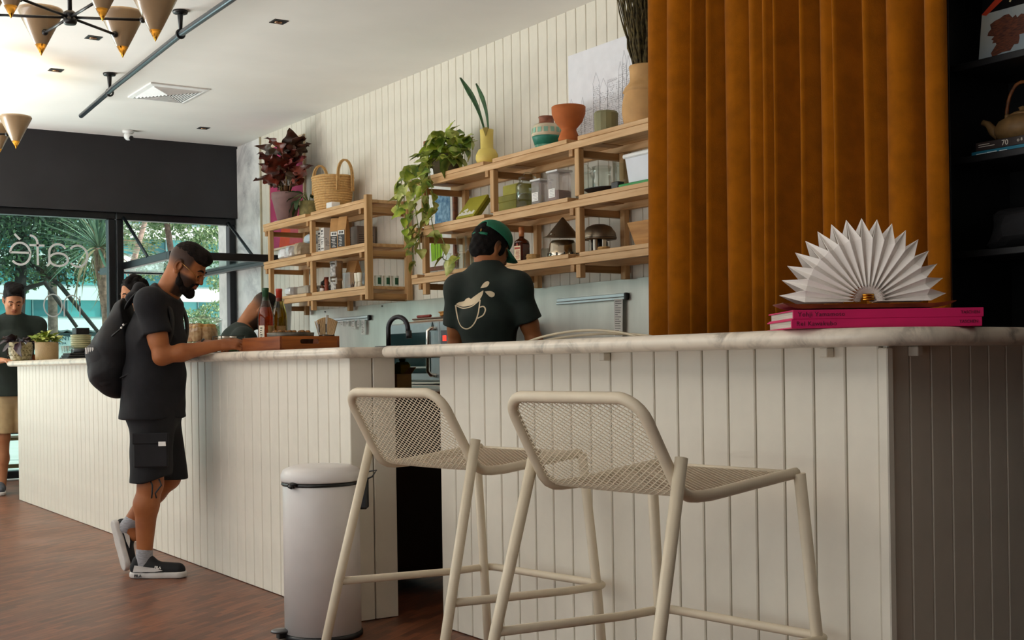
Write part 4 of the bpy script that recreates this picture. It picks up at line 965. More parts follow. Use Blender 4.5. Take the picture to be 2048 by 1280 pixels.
def glass_jar(x, y, z, r, h, label):
    t = thing('glass_jar', label, 'jar', (x, y, z))
    MB().lathe([(r*.85, 0), (r*.97, .006), (r, .02), (r, h*.62), (r*.93, h*.68), (r*.7, h*.73), (r*.68, h*.78), (r*.64, h*.78), (r*.66, h*.72), (r*.9, h*.66), (r*.96, h*.6), (r*.96, .02), (0, .012)], 32, (x, y, z)).build('body', GLASSC, t)
    MB().lathe([(r*.74, h*.785), (r*.78, h*.80), (r*.76, h*.86), (r*.5, h*.92), (r*.28, h*.94), (r*.3, h*.98), (r*.16, h), (0, h)], 28, (x, y, z)).build('lid', GLASSC, t)
    return t
glass_jar(4.60, 6.66, MR + e_, .078, .245, 'clear glass storage jar with a stepped lid beside the white tubs')
glass_jar(4.76, 6.25, MR + e_, .062, .25, 'clear glass jar with a stopper standing behind the white tubs')
TUB = glass('milky_plastic', 'F4F0EE', .1, .15, 1.3, .22, 'F4F0EE')
for i, (y, h, fill) in enumerate(((6.465, .17, 0), (6.275, .20, 1))):
    x = 4.575; s = .052 + .006*i
    t = thing('food_tub', ('shorter translucent food tub with white label, beside the glass jar', 'taller translucent food tub with brown contents, against the shelf post')[i], 'tub', (x, y, MR + e_), 0, 'translucent food tubs')
    MB().box(x - s, x + s, y - s, y + s, MR + e_, MR + h - .012, c=.012).build('body', TUB, t)
    MB().box(x - s - .003, x + s + .003, y - s - .003, y + s + .003, MR + h - .012, MR + h, c=.003).build('lid', WHITEP, t)
    if fill: MB().box(x - s + .004, x + s - .004, y - s + .004, y + s - .004, MR + .006, MR + .075, c=.01).build('contents', mat('cocoa', '7A4A3A', .8, var=.1), t)
    lb = MB().box(x - s - .0015, x - s - .0004, y - .033, y + .033, MR + .03, MR + .085); lb.build('label', PAPER, t)
    mb = MB(); rg = random.Random(i + 40)
    for k in range(5): mb.box(x - s - .002, x - s - .0015, y - .028 + rg.uniform(0, .008), y + .026 - rg.uniform(0, .012), MR + .037 + k*.0095, MR + .0395 + k*.0095)
    mb.build('label_print', mat('label_grey', '8C8C90', .7), t)
t = thing('glass_jug', 'clear glass jug with a handle right of the shelf post', 'jug', (4.72, 6.03, MR + e_))
MB().lathe([(.05, 0), (.056, .006), (.062, .10), (.056, .16), (.062, .2), (.059, .2), (.053, .16), (.058, .1), (.052, .01), (0, .009)], 28, (4.72, 6.03, MR + e_)).build('body', GLASSC, t)
MB().tube([(4.665, 6.07, MR + .17), (4.63, 6.10, MR + .165), (4.62, 6.11, MR + .12), (4.635, 6.095, MR + .07), (4.665, 6.065, MR + .06)], .007, 8).build('handle', GLASSC, t)
t = thing('glass_pitcher', 'tall straight clear pitcher behind the black tray', 'jug', (4.76, 5.88, MR + e_))
MB().lathe([(.05, 0), (.055, .005), (.06, .215), (.057, .215), (.052, .01), (0, .009)], 24, (4.76, 5.88, MR + e_)).build('body', GLASSC, t)
MB().tube([(4.705, 5.85, MR + .18), (4.665, 5.82, MR + .17), (4.665, 5.82, MR + .08), (4.705, 5.85, MR + .06)], .006, 8).build('handle', GLASSC, t)
t = thing('black_tray', 'shallow black dish lying in front of the glass pitcher', 'tray', (4.58, 5.80, MR + e_))
MB().lathe([(.05, 0), (.075, .004), (.115, .03), (.118, .034), (.112, .033), (.07, .009), (0, .007)], 30, (4.58, 5.84, MR + e_), sx=.85, sy=1.15).build('dish', BLACK, t)
tag(MB().box(4.50, 4.55, 5.60, 5.665, MR + e_, MR + .045, c=.004).build('black_block', BLACK), 'small black block between the black dish and the green board', 'box')
tag(MB().box(4.49, 4.80, 5.20, 5.585, MR + e_, MR + .02, c=.004).build('chopping_board', mat('green_plastic', '1E8A3A', .45)), 'bright green chopping board under the white food box by the curtain', 'board')
t = thing('food_box', 'white lidded food box on the green board by the curtain', 'box', (4.63, 5.40, MR + .021))
v = [(-.105,-.15,0),(.105,-.15,0),(.105,.15,0),(-.105,.15,0),(-.118,-.168,.15),(.118,-.168,.15),(.118,.168,.15),(-.118,.168,.15)]
MB().add(v, [(3,2,1,0),(4,5,6,7),(0,1,5,4),(1,2,6,5),(2,3,7,6),(3,0,4,7)], M=Txf((4.635, 5.385, MR + .021))).build('body', mat('box_white', 'D9DBE2', .35, var=.03, scale=4), t)
MB().box(4.635 - .13, 4.635 + .13, 5.385 - .18, 5.385 + .18, MR + .165, MR + .19, c=.006).build('lid', WHITEP, t)
# ------------------------------------------------------------------ right shelf, lowest board
def tumbler(x, y, z, r, h, label, group=None, up=True, nm='tumbler'):
    t = MB().lathe([(r*.8, 0), (r*.85, .004), (r, h), (r*.94, h), (r*.78, .012), (0, .01)], 20, (x, y, z)).build(nm, GLASSC)
    return tag(t, label, 'glass', group)
gg = 'clear glasses on the lowest right board'
for i, (x, y, z, lab) in enumerate(((4.56, 7.44, 0, 'clear ribbed glass on the lowest board, front left of the cluster'), (4.66, 7.40, 0, 'clear ribbed glass on the lowest board, behind the front glasses'), (4.57, 7.345, 0, 'clear ribbed glass on the lowest board, front right of the cluster'),
       (4.565, 7.43, .118, 'upper clear glass stacked on the front left glass'), (4.575, 7.335, .118, 'upper clear glass stacked beside the cap of the barista'), (4.67, 7.29, 0, 'clear glass near the wall behind the cap of the barista'))):
    tumbler(x, y, LR + e_ + z, .038, .115, lab, gg)
t = thing('carafe', 'small round bellied glass carafe beside the stacked glasses', 'carafe', (4.53, 7.55, LR + e_))
MB().lathe([(.028, 0), (.042, .012), (.046, .035), (.036, .065), (.018, .09), (.016, .115), (.022, .125), (.019, .125), (.013, .11), (.03, .065), (.04, .035), (0, .006)], 24, (4.53, 7.55, LR + e_)).build('body', GLASSC, t)
tumbler(4.53, 6.85, LR + e_, .036, .1, 'clear glass standing left of the amber bottle', gg)
tumbler(4.62, 6.50, LR + e_, .03, .075, 'short clear glass behind the cork coasters', gg)
tumbler(4.70, 6.45, LR + e_, .03, .08, 'short clear glass between coasters and steel pot', gg)
tumbler(4.60, 5.555, LR + e_, .026, .055, 'small clear glass left of the wooden crate', gg)
tumbler(4.66, 5.58, LR + e_, .026, .055, 'small clear glass behind another, near the wooden crate', gg)
# amber square bottle
x, y = 4.575, 6.70; AMB = mat('amber_glass', '4A1C0A', .08, var=.2, coat=.5)
t = thing('liqueur_bottle', 'square amber liqueur bottle with a cream label', 'bottle', (x, y, LR + e_), R(12))
MB().box(-.041, .041, -.041, .041, 0.001, .125, c=.009).build('body', AMB, t, local=True)
MB().lathe([(.052, .122), (.046, .138), (.025, .152), (.0165, .158), (.0155, .185)], 24).build('shoulder', AMB, t, local=True)
MB().lathe([(.017, .168), (.0175, .19), (.0185, .192), (.0185, .228), (0, .229)], 20).build('cap', mat('cap_orange', 'B5602A', .45, col2='C98A5A', scale=40), t, local=True)
MB().box(-.0425, -.0412, -.028, .028, .012, .105).build('label', mat('label_cream', 'DCCBA8', .65), t, local=True)
mb = MB(); rg = random.Random(77)
for k in range(7): mb.box(-.0432, -.0425, -.022 + rg.uniform(0, .01), .022 - rg.uniform(0, .01), .02 + k*.0085, .0235 + k*.0085)
mb.box(-.0432, -.0425, -.024, .024, .084, .097)
mb.build('label_print', mat('label_red', 'A8442C', .6), t, local=True)
MB().box(-.0432, -.0418, -.006, .006, .105, .128).build('red_ribbon', mat('label_red', '', .6), t, local=True)
CORK = mat('cork', 'C29A62', .8, var=.12, scale=50)
for i in range(6):
    tag(MB().lathe([(.043, .0005), (.044, .003), (.043, .0063), (0, .0063), ], 24, (4.555 + .002*(i % 3), 6.545 + .002*(i % 2), LR + e_ + .0066*i)).build('cork_coaster', CORK), 'round cork coaster, %s of the stack beside the amber bottle' % ('lowest', 'second', 'third', 'fourth', 'fifth', 'topmost')[i], 'coaster', 'cork coasters by the bottle')
for i in range(4):
    tag(MB().lathe([(.036, .0005), (.037, .003), (.036, .0063), (0, .0063)], 24, (4.57 + .002*(i % 2), 5.83 + .002*(i % 3), LR + e_ + .0066*i)).build('cork_coaster', CORK), 'round cork coaster, %s of the stack in front of the dark colander' % ('lowest', 'second', 'third', 'topmost')[i], 'coaster', 'cork coasters by the colander')
CHR = mat('polished_steel', 'C8BCA8', .15, 1, var=.05)
x, y = 4.60, 6.28
t = thing('steel_pot', 'polished steel pot upturned under the cone strainer', 'pot', (x, y, LR + e_))
MB().lathe([(.092, 0), (.095, .004), (.093, .03), (.09, .035), (.084, .085), (.07, .105), (.0, .11)], 36, (x, y, LR + e_)).build('body', CHR, t)
for a in np.linspace(0, 6.28, 13)[:-1]: MB().box(-.003, .002, -.005, .005, .006, .028, c=.001, M=Txf((x + .0955*math.cos(a), y + .0955*math.sin(a), LR), (0, 0, a))).build('rivet_tab', mat('dark_slot', '2A2622', .5), t)
DKS = mat('dark_tin', '857866', .38, .85, var=.15, scale=6)
t = thing('cone_strainer', 'dark cone strainer upside down on the steel pot', 'strainer', (x, y + .01, LR + .112))
MB().lathe([(.124, .0), (.127, .002), (.118, .005), (.100, .012), (.006, .125), (0, .127), ], 36, M=Txf((x, y, LR + .125), (R(6), R(-4), 0))).build('cone', DKS, t)
MB().tube([(x - .10, y - .05, LR + .134), (x - .125, y - .075, LR + .135), (x - .14, y - .07, LR + .135), (x - .128, y - .045, LR + .134)], .004, 6).build('hook', CHR, t)
x, y = 4.67, 6.0
t = thing('colander', 'dark domed colander upturned on a dark stand right of the post', 'colander', (x, y, LR + e_))
MB().lathe([(.05, 0), (.052, .07), (.04, .09)], 28, (x, y, LR + e_)).build('stand', mat('black_steel', '262320', .3, .7), t)
MB().lathe([(.104, .088), (.107, .095), (.1, .13), (.075, .165), (.04, .18), (0, .183)], 36, (x, y, LR + e_)).build('dome', DKS, t)
for k in range(3): MB().tube([(x + (.1065 - .004*k)*math.cos(a), y + (.1065 - .004*k)*math.sin(a), LR + .10 + .013*k) for a in np.linspace(0, 6.28, 33)[:-1]], .0018, 4, closed=True).build('ridge', mat('black_steel', '', .3), t)
for a in (2.4, 3.6, 4.6): MB().box(-.006, .006, -.014, .014, .0, .09, c=.002, M=Txf((x + .054*math.cos(a), y + .054*math.sin(a), LR + .002), (0, 0, a))).build('bracket_leg', CHR, t)
t = thing('wooden_crate', 'small honey wood crate with flared sides by the curtain', 'crate', (4.60, 5.38, LR + e_)); HW = wood('honey_wood', 'C8924A', 'A06A2C', axis=1)
for (pts) in ([(-.08, .09, 0), (-.08, -.12, 0), (-.11, -.15, .13), (-.11, .125, .13)], [(.08, -.12, 0), (.08, .09, 0), (.11, .125, .13), (.11, -.15, .13)], [(-.08, .09, 0), (.08, .09, 0), (.11, .125, .13), (-.11, .125, .13)], [(.08, -.12, 0), (-.08, -.12, 0), (-.11, -.15, .13), (.11, -.15, .13)], [(-.08, -.12, .004), (.08, -.12, .004), (.08, .09, .004), (-.08, .09, .004)]):
    MB().add([(4.60 + a, 5.38 + b, LR + .004 + c) for a, b, c in pts], [(0, 1, 2, 3)]).build('side_board', HW, t, solid=.008)
t = thing('cable', 'thin dark cable hanging in a loop below the right shelf end', 'cable', (4.80, 7.6, 1.52))
MB().tube([(4.84, 7.72, 1.60), (4.83, 7.68, 1.54), (4.83, 7.58, 1.505), (4.83, 7.48, 1.52), (4.83, 7.42, 1.56), (4.84, 7.38, 1.63)], .0035, 6).build('cord', BLACK, t)
MB().tube([(4.845, 7.70, 1.61), (4.835, 7.62, 1.55), (4.835, 7.52, 1.525), (4.845, 7.45, 1.58)], .003, 6).build('cord', BLACK, t)
# order rails on the splashback
ALU = mat('rail_aluminium', 'DDE3E4', .3, .5, var=.03)
ORD = ('first', 'second', 'third', 'fourth', 'fifth', 'longest and last')
def rail(y0, y1, label, papers):
    tick = ['small white order ticket on the far rail, %s from the window end' % q for q in ORD] if len(papers) > 1 else ['long grey printed receipt hanging from the rail beside the curtain']
    t = thing('ticket_rail', label, 'rail', (XW - .025, (y0+y1)/2, 1.43), 0, 'order rails on the splashback')
    MB().box(XW - .032, XW - .0125, y0, y1, 1.446, 1.468, c=.003).build('upper_lip', ALU, t)
    MB().box(XW - .036, XW - .0125, y0, y1, 1.428, 1.444, c=.003).build('lower_lip', ALU, t)
    MB().box(XW - .030, XW - .013, y0, y1, 1.442, 1.448).build('slot', BLACK, t)
    MB().box(XW - .042, XW - .0125, y0 - .022, y0, 1.424, 1.47, c=.006).build('end_cap', BLACK, t)
    rg = random.Random(int(y0*10))
    for k, (ya, w_, h_) in enumerate(papers):
        p = thing('order_ticket', tick[k], 'ticket', (XW - .04, ya, 1.43), 0, 'order tickets on the far rail' if len(papers) > 1 else None)
        tl = rg.uniform(-.06, .06)
        M_ = basis((XW - .038, ya, 1.436), (0, -1, tl), (0, -tl, -1))
        MB().box(0, w_, 0, h_, -.0006, .0006, M=M_).build('paper', mat('receipt_paper', 'CFCDC8', .7, var=.03), p)
        mb = MB()
        for q in range(int(h_ / .014) - 1): mb.box(w_*.15, w_*rg.uniform(.45, .9), .012 + q*.014, .016 + q*.014, -.0012, -.0006, M=M_)
        mb.build('print', mat('receipt_ink', '55534F', .7), p)
rail(9.42, 10.14, 'aluminium order rail with small tickets, beyond the black tap', [(10.05, .05, .04), (9.93, .05, .045), (9.83, .055, .05), (9.72, .06, .08), (9.62, .05, .06), (9.53, .06, .13)])
rail(5.985, 6.70, 'aluminium order rail with one long receipt, right of the capped barista', [(6.08, .085, .31)])
# ------------------------------------------------------------------ on the service counter
ZT = ZS1 + .0008
def leafy(t, c, meshes, n, rr, zr, seed, up=.6, s=1):
    rg = random.Random(seed)
    for k in range(n):
        a = rg.uniform(0, 6.28); q = rg.uniform(.1, 1) * rr
        p = Vector((c[0] + q*math.cos(a), c[1] + q*math.sin(a), c[2] + rg.uniform(0, zr) * (1.1 - q / rr * .7)))
        place(meshes, 'leaf', t, orient(p, (math.cos(a), math.sin(a), rg.uniform(up - .6, up + .5)), roll=rg.uniform(-.6, .6)), s * rg.uniform(.75, 1.25))
x, y = 2.295, 10.56
t = thing('potted_plant', 'dark purple leaved plant in a speckled cream pot at the counter end', 'plant', (x, y, ZT))
MB().lathe([(.055, 0), (.075, .012), (.09, .06), (.093, .12), (.09, .15), (.084, .15), (.08, .12), (0, .12)], 30, (x, y, ZT)).build('pot', mat('speckled_ceramic', 'BDB08C', .5, col2='7A7048', scale=55), t)
for k in range(22):
    for j in range(3):
        a = 2*math.pi*(k + .5*(j % 2))/22; MB().lathe([(.006, 0), (.004, .003), (0, .0035)], 8, M=orient((x + .0915*math.cos(a), y + .0915*math.sin(a), ZT + .045 + .035*j), (0, 0, 1)) @ Matrix.Rotation(a, 4, 'Z') @ Matrix.Rotation(R(90), 4, 'Y')).build('dimple', mat('dimple_brown', '6E6238', .6), t) if math.cos(a - R(235)) > -.2 else None
DP = [proto(leaf_mb(.15, .075, .5, .3, .008, s, 8, .7), mat(('purple_leaf', 'black_leaf')[s % 2], ('4A3038', '221A1C')[s % 2], .35, col2=('2A1C22', '3A2C30')[s % 2], scale=14)) for s in range(4)]
leafy(t, (x, y, ZT + .14), DP, 20, .09, .05, 5, .15)
x, y = 2.39, 10.10
t = thing('potted_plant', 'lime green leafy plant in a ribbed brown pot, second from the counter end', 'plant', (x, y, ZT))
MB().lathe([(.08, 0), (.086, .004), (.088, .135), (.085, .14), (.08, .13), (0, .125)], 34, (x, y, ZT)).build('pot', mat('brown_ribbed', '9A825C', .6, bump=.5, bscale=120, stretch=(1, 1, 1)), t)
LG = [proto(leaf_mb(.055, .04, .3, .3, .002, s, 6, .7), mat(('lime_leaf', 'lime_leaf_pale')[s % 2], ('8E9E2C', 'C9C878')[s % 2], .4, col2=('5A7A1E', '7E9A30')[s % 2], scale=20)) for s in range(4)]
leafy(t, (x, y, ZT + .135), LG, 70, .075, .08, 9, .5, 1.1)
MB().box(x - .075, x - .068, y + .05, y + .062, ZT + .10, ZT + .17, c=.001).build('plant_tag', OAK, t)
t = thing('iced_drink', 'clear plastic cup with orange tea between the two counter plants', 'cup', (2.415, 10.635, ZT))
MB().lathe([(.026, 0), (.028, .003), (.036, .10), (.038, .102), (.034, .10), (.026, .004)], 22, (2.415, 10.635, ZT)).build('cup', GLASSC, t)
MB().lathe([(.024, .003), (.030, .05), (0, .051)], 20, (2.415, 10.635, ZT)).build('drink', mat('orange_tea', 'B5521A', .15), t)
# crockery stack
x, y = 2.50, 9.52; G5 = 'stacked crockery'
for i in range(3):
    tag(MB().box(x - .13 + .01*i, x + .10 - .004*i, y - .12 + .006*i, y + .12 - .01*i, ZT + .016*i, ZT + .0155 + .016*i, c=.005).build('serving_tray', BLACK), 'flat black serving tray, %s of three under the plates' % ('lowest', 'middle', 'topmost')[i], 'tray', 'black serving trays')
z = ZT + .049
for i in range(7):
    tag(MB().lathe([(.05, .0), (.06, .002), (.076, .017), (.077, .0205), (.072, .019), (.055, .009), (0, .008)], 32, (x, y, z + .03 + .0137*i)).build('plate', mat('sage_plate', 'A9AA86', .35)), 'sage green side plate, %s in the stack on the counter' % ('lowest', 'second', 'third', 'fourth', 'fifth', 'sixth', 'topmost')[i], 'plate', 'sage plates')
tag(MB().lathe([(.07, 0), (.072, .004), (.072, .028), (.0, .0285)], 28, (x, y, z)).build('plate_stand', BLACK), 'round black stand carrying the sage plates', 'stand')
tag(MB().box(x - .05, x + .05, y - .055, y + .055, z + .1348, z + .185, c=.004).build('menu_box', BLACK), 'black box on top of the sage plate stack', 'box')
for i, (dx, dy) in enumerate(((-.098, .075), (-.1, .0), (-.098, -.075))):
    tumbler(x + dx, y + dy, z, .027, .05, 'small clear glass on the trays, %s in front of the plates' % ('left one', 'middle one', 'right one')[i], 'small glasses before the plates')
# wooden tray with bottles, tin dish and napkins
tx0, tx1, ty0, ty1 = 2.315, 2.62, 5.39, 5.85; tz = ZT
t = thing('wooden_tray', 'reddish wooden tray with slotted ends holding two wine bottles', 'tray', ((tx0+tx1)/2, (ty0+ty1)/2, tz))
MB().box(tx0, tx1, ty0, ty1, tz, tz + .01).build('base', TRAYW, t)
MB().box(tx0, tx0 + .012, ty0, ty1, tz + .01, tz + .066, c=.001).build('side', TRAYW, t)
MB().box(tx1 - .012, tx1, ty0, ty1, tz + .01, tz + .066, c=.001).build('side', TRAYW, t)
TRX = wood('acacia_x', 'A65F22', '6B3610', .45, axis=0)
for yy in (ty0, ty1 - .014):
    a, b = tx0 + .012, tx1 - .012; m0, m1 = (a+b)/2 - .05, (a+b)/2 + .05
    mb = MB().box(a, m0, yy, yy + .014, tz + .01, tz + .066).box(m1, b, yy, yy + .014, tz + .01, tz + .066).box(m0, m1, yy, yy + .014, tz + .01, tz + .03).box(m0, m1, yy, yy + .014, tz + .052, tz + .066)
    for sx_ in (1, -1):
        xe = m0 if sx_ == 1 else m1
        for k in range(5):
            q0, q1 = k/5*math.pi/2, (k+1)/5*math.pi/2
            for sg in (1, -1):
                zc_ = tz + .041
                pa = (xe + sx_*.011*(1-math.cos(q0)) if False else xe + sx_*.011*(1 - math.cos(q0)), zc_ + sg*.011*math.sin(q0)); pb = (xe + sx_*.011*(1 - math.cos(q1)), zc_ + sg*.011*math.sin(q1))
                mb.add([(xe, yy, zc_ + sg*.011), (pa[0], yy, pa[1]), (pb[0], yy, pb[1])], [(0, 1, 2)]); mb.add([(xe, yy + .014, zc_ + sg*.011), (pa[0], yy + .014, pa[1]), (pb[0], yy + .014, pb[1])], [(2, 1, 0)])
                mb.add([(pa[0], yy, pa[1]), (pb[0], yy, pb[1]), (pb[0], yy + .014, pb[1]), (pa[0], yy + .014, pa[1])], [(0, 1, 2, 3)])
    mb.build('slotted_end', TRX, t)
def wine(x, y, label, liquid, capc, lab, h=.3):
    t = thing('wine_bottle', label, 'bottle', (x, y, tz + .0105)); c = (x, y, tz + .0105)
    gl = glass('bottle_glass_' + capc, {'24502F': 'E8E4DC', 'C23A22': 'D8D49A'}[capc], .3, .03)
    MB().lathe([(.035, 0), (.0385, .004), (.0385, .145), (.036, .175), (.026, .215), (.017, .245), (.0145, .262), (.0145, h - .006)], 28, c).build('body', gl, t)
    MB().lathe([(.033, .006), (.0365, .01), (.0365, .14), (.034, .172), (.025, .205), (.0, .206)], 24, c).build('wine', glass('wine_' + capc, {'24502F': 'F2A468', 'C23A22': 'D9C04A'}[capc], .1, .05, 1.3, .30, liquid), t)
    MB().lathe([(.0155, h - .062), (.0158, h - .014), (.0168, h - .012), (.0168, h - .002), (.015, h), (0, h + .001)], 20, c).build('cap', mat('cap_' + capc, capc, .45), t)
    for (a0, n_, z0, z1, mm) in lab:
        lb = MB()
        for k in range(n_): lb.add([(x + .0392*math.cos(R(a0) + .16*q), y + .0392*math.sin(R(a0) + .16*q), c[2] + zz) for q, zz in ((k, z0), (k+1, z0), (k+1, z1), (k, z1))], [(0, 1, 2, 3)])
        lb.build('label', mm, t)
    return t
LCR = mat('label_ivory', 'E4DCC4', .6); LTN = mat('label_tan', 'B79A66', .6, col2='8F7444', scale=50)
w_ = wine(2.392, 5.735, 'rosé wine bottle with a green cap, left of the pair in the tray', 'D4622A', '24502F', [(190, 5, .03, .115, LCR), (262, 7, .03, .115, LTN)])
mb = MB()
for k in range(6): mb.box(-.0015, .0, -.004, .003 + .003*(k % 3), .045 + k*.011, .05 + k*.011, M=Txf((2.392 + .0395*math.cos(R(208)), 5.735 + .0395*math.sin(R(208)), tz + .0105), (0, 0, R(208))))
mb.build('label_print', INK, w_)
wine(2.48, 5.775, 'golden white wine bottle with a red cap, right of the pair in the tray', 'A98A1C', 'C23A22', [(225, 8, .03, .115, LTN)])
dx_, dy_ = 2.442, 5.555
t = thing('tin_dish', 'round tin dish of small pastries sitting in the wooden tray', 'dish', (dx_, dy_, tz + .0105))
MB().lathe([(.085, 0), (.102, .004), (.111, .06), (.113, .075), (.109, .075), (.10, .058), (0, .056)], 40, (dx_, dy_, tz + .0105)).build('dish', mat('old_tin', '6E6A60', .45, .7, var=.2, scale=20), t)
rg = random.Random(12)
for k in range(15):
    a = k * 2.4; q = .0235 * math.sqrt(k); px0, py0 = dx_ + q*math.cos(a)*.98, dy_ + q*math.sin(a)*.98
    tt = thing('petit_four', 'small iced pastry with a browned top, one of the dishful in the tray', 'pastry', (px0, py0, tz + .068), 0, 'iced pastries in the tin dish')
    MB().lathe([(.012, 0), (.0145, .003), (.0145, .016), (.012, .019), (0, .019)], 14, (px0, py0, tz + .068)).build('base', mat('icing_white', 'EDE6D6', .6), tt)
    MB().lathe([(.0135, .0185), (.0135, .024), (.009, .029), (0, .030)], 12, (px0, py0, tz + .068)).build('browned_top', mat('toasted_brown', 'A8763A', .6, col2='5A3618', scale=120), tt)
nx, ny = 2.574, 5.437
t = thing('napkin_holder', 'kraft napkins fanned upright in a small tin behind the pastries', 'napkins', (nx, ny, tz + .0105))
MB().box(nx - .03, nx + .031, ny - .03, ny + .026, tz + .0105, tz + .075, c=.004).build('tin', mat('old_tin', '', .4), t)
U_ = Vector((.83, -.555, 0)); V_ = Vector((.555, .83, 0))
for k in range(22):
    u = (k - 10.5) / 10.5; b = Vector((nx, ny, tz + .072)) + U_*u*.034; tl = u * .26; hgt = .072 + .012*math.cos(u*2.0) + (.012 if k in (11, 12) else 0)
    M_ = basis(b, V_, (U_*math.sin(tl) + Vector((0, 0, 1))*math.cos(tl)))
    MB().box(-.025, .025, 0, hgt, -.0008, .0008, M=M_).build('napkin', PAPER if k in (1, 2, 11, 12) else mat('napkin_kraft', 'D8B98A', .75), t)
for k, u in enumerate((-.03, .003)): MB().box(-.002, .002, .01, .05, -.0006, .0006, M=basis(Vector((nx, ny, tz + .074)) + U_*u - V_*.027, U_, (0, 0, 1))).build('black_print', INK, t)
# glass cloche jar with wrapped pastries on a wooden stand
x, y = 2.60, 7.20
t = thing('cookie_jar', 'wide glass lidded jar of paper wrapped pastries on a wooden stand', 'jar', (x, y, ZT))
MB().lathe([(.09, 0), (.095, .004), (.05, .02), (.05, .045), (.125, .055), (.125, .072), (0, .073)], 36, (x, y, ZT)).build('wooden_stand', wood('stand_wood', 'A8622C', '7A3E18', axis=0), t)
MB().lathe([(.108, .074), (.112, .08), (.114, .19), (.112, .205), (.109, .205), (.11, .19), (.108, .082), (0, .079)], 40, (x, y, ZT)).build('body', GLASSC, t)
MB().lathe([(.116, .206), (.118, .212), (.10, .222), (.04, .23), (.014, .234), (.011, .242), (.019, .252), (.021, .263), (.014, .275), (0, .278)], 40, (x, y, ZT)).build('lid', GLASSC, t)
rg = random.Random(2)
for k in range(7):
    a = k * .9 + .3; q = .068 if k < 6 else 0; cx_, cy_ = x + q*math.cos(a), y + q*math.sin(a)
    tt = thing('wrapped_pastry', 'paper wrapped brown pastry inside the glass jar', 'pastry', (cx_, cy_, ZT + .08), 0, 'wrapped pastries in the jar')
    prof_ = [(.026, 0), (.034, .02), (.036, .06), (.028, .085)]
    MB().lathe(prof_, 10, (cx_, cy_, ZT + .08), smooth=False).build('paper_wrap', mat('wrap_paper', 'C9A27A', .6, col2='9A6A3C', scale=30), tt)
    crumple((cx_, cy_, ZT + .16), (.026, .026, .024), k + 60, 10).build('pastry', mat('pastry_brown', '9A5A26', .7, col2='D8A860', scale=40), tt)
# wire caddy and small tub
x, y = 2.66, 6.93
t = thing('wire_caddy', 'small wire caddy holding jars behind the customer\'s hands', 'caddy', (x, y, ZT)); WR = mat('wire_steel', '4A4A44', .35, .8)
for z in (.012, .055, .105): MB().tube([(x - .07, y - .07, ZT + z), (x + .07, y - .07, ZT + z), (x + .07, y + .07, ZT + z), (x - .07, y + .07, ZT + z)], .0028, 6, closed=True).build('wire_ring', WR, t)
for (a, b) in ((-1, -1), (1, -1), (1, 1), (-1, 1)): MB().tube([(x + a*.07, y + b*.07, ZT), (x + a*.07, y + b*.07, ZT + .107)], .0028, 6).build('wire_post', WR, t)
MB().box(x - .068, x + .068, y - .068, y + .068, ZT + .006, ZT + .011).build('floor_plate', WR, t)
for i, (a, b, c) in enumerate(((-.032, -.03, '7A6A50'), (.033, .02, '4E6A40'), (-.028, .037, 'C9C4B4'))):
    q = thing('caddy_jar', ('squat brown jar in the wire caddy', 'green topped jar in the wire caddy', 'cream jar in the wire caddy')[i], 'jar', (x + a, y + b, ZT + .0115), 0, 'jars in the wire caddy')
    MB().lathe([(.024, 0), (.026, .004), (.026, .07), (.02, .08), (0, .08)], 16, (x + a, y + b, ZT + .0115)).build('body', mat('caddy_jar_%d' % i, c, .4), q)
    MB().lathe([(.021, .08), (.021, .095), (0, .096)], 16, (x + a, y + b, ZT + .0115)).build('lid', STEEL, q)
# black tap
t = thing('tap', 'matte black gooseneck tap at the near end of the far counter', 'tap', (2.62, 4.82, ZT))
MB().box(2.55, 2.72, 4.70, 4.90, ZT, ZT + .008, c=.003).build('base_plate', BLACK, t)
b = Vector((2.60, 4.86, ZT + .008)); dd = Vector((.45, -.89, 0)); rr_ = .052
pts = [b, b + Vector((0, 0, .07))] + [b + Vector((0, 0, .075)) + dd*(rr_*(1 - math.cos(a))) + Vector((0, 0, rr_*1.0*math.sin(a))) for a in np.linspace(.1, math.pi*.95, 12)]
e = pts[-1]; pts += [e + dd*.004 + Vector((0, 0, -.03))]
MB().tube(pts, .0105, 12).build('spout', mat('tap_black', '17141A', .4, .2), t)
MB().tube([pts[-1] + Vector((0, 0, .012)), pts[-1] + Vector((0, 0, -.022)) + dd*.003], .0135, 12).build('nozzle', BLACK, t)
# washing-up bottle and carton on the fridge
t = thing('soap_bottle', 'green washing up bottle standing on the black fridge in the gap', 'bottle', (2.80, 5.10, .9255))
MB().box(2.765, 2.835, 5.075, 5.125, .926, 1.06, c=.012).build('body', mat('green_soap', '7A8A1C', .12, col2='4A5E10', scale=6), t)
MB().lathe([(.014, 0), (.012, .006), (.016, .008), (.016, .015), (0, .016)], 14, (2.80, 5.10, 1.06)).build('cap', mat('soap_cap', '3A4A18', .4), t)
t = thing('small_carton', 'small open tan carton in front of the green washing up bottle', 'carton', (2.745, 5.0, .9255))
MB().box(2.70, 2.775, 4.97, 5.04, .926, 1.005, c=.001).build('body', mat('tan_card', 'B59E6A', .7), t)
MB().add([(2.775, 4.97, 1.005), (2.775, 5.04, 1.005), (2.80, 5.04, 1.035), (2.80, 4.97, 1.035)], [(0, 1, 2, 3)]).build('flap', mat('tan_card', '', .7), t, solid=.0015)
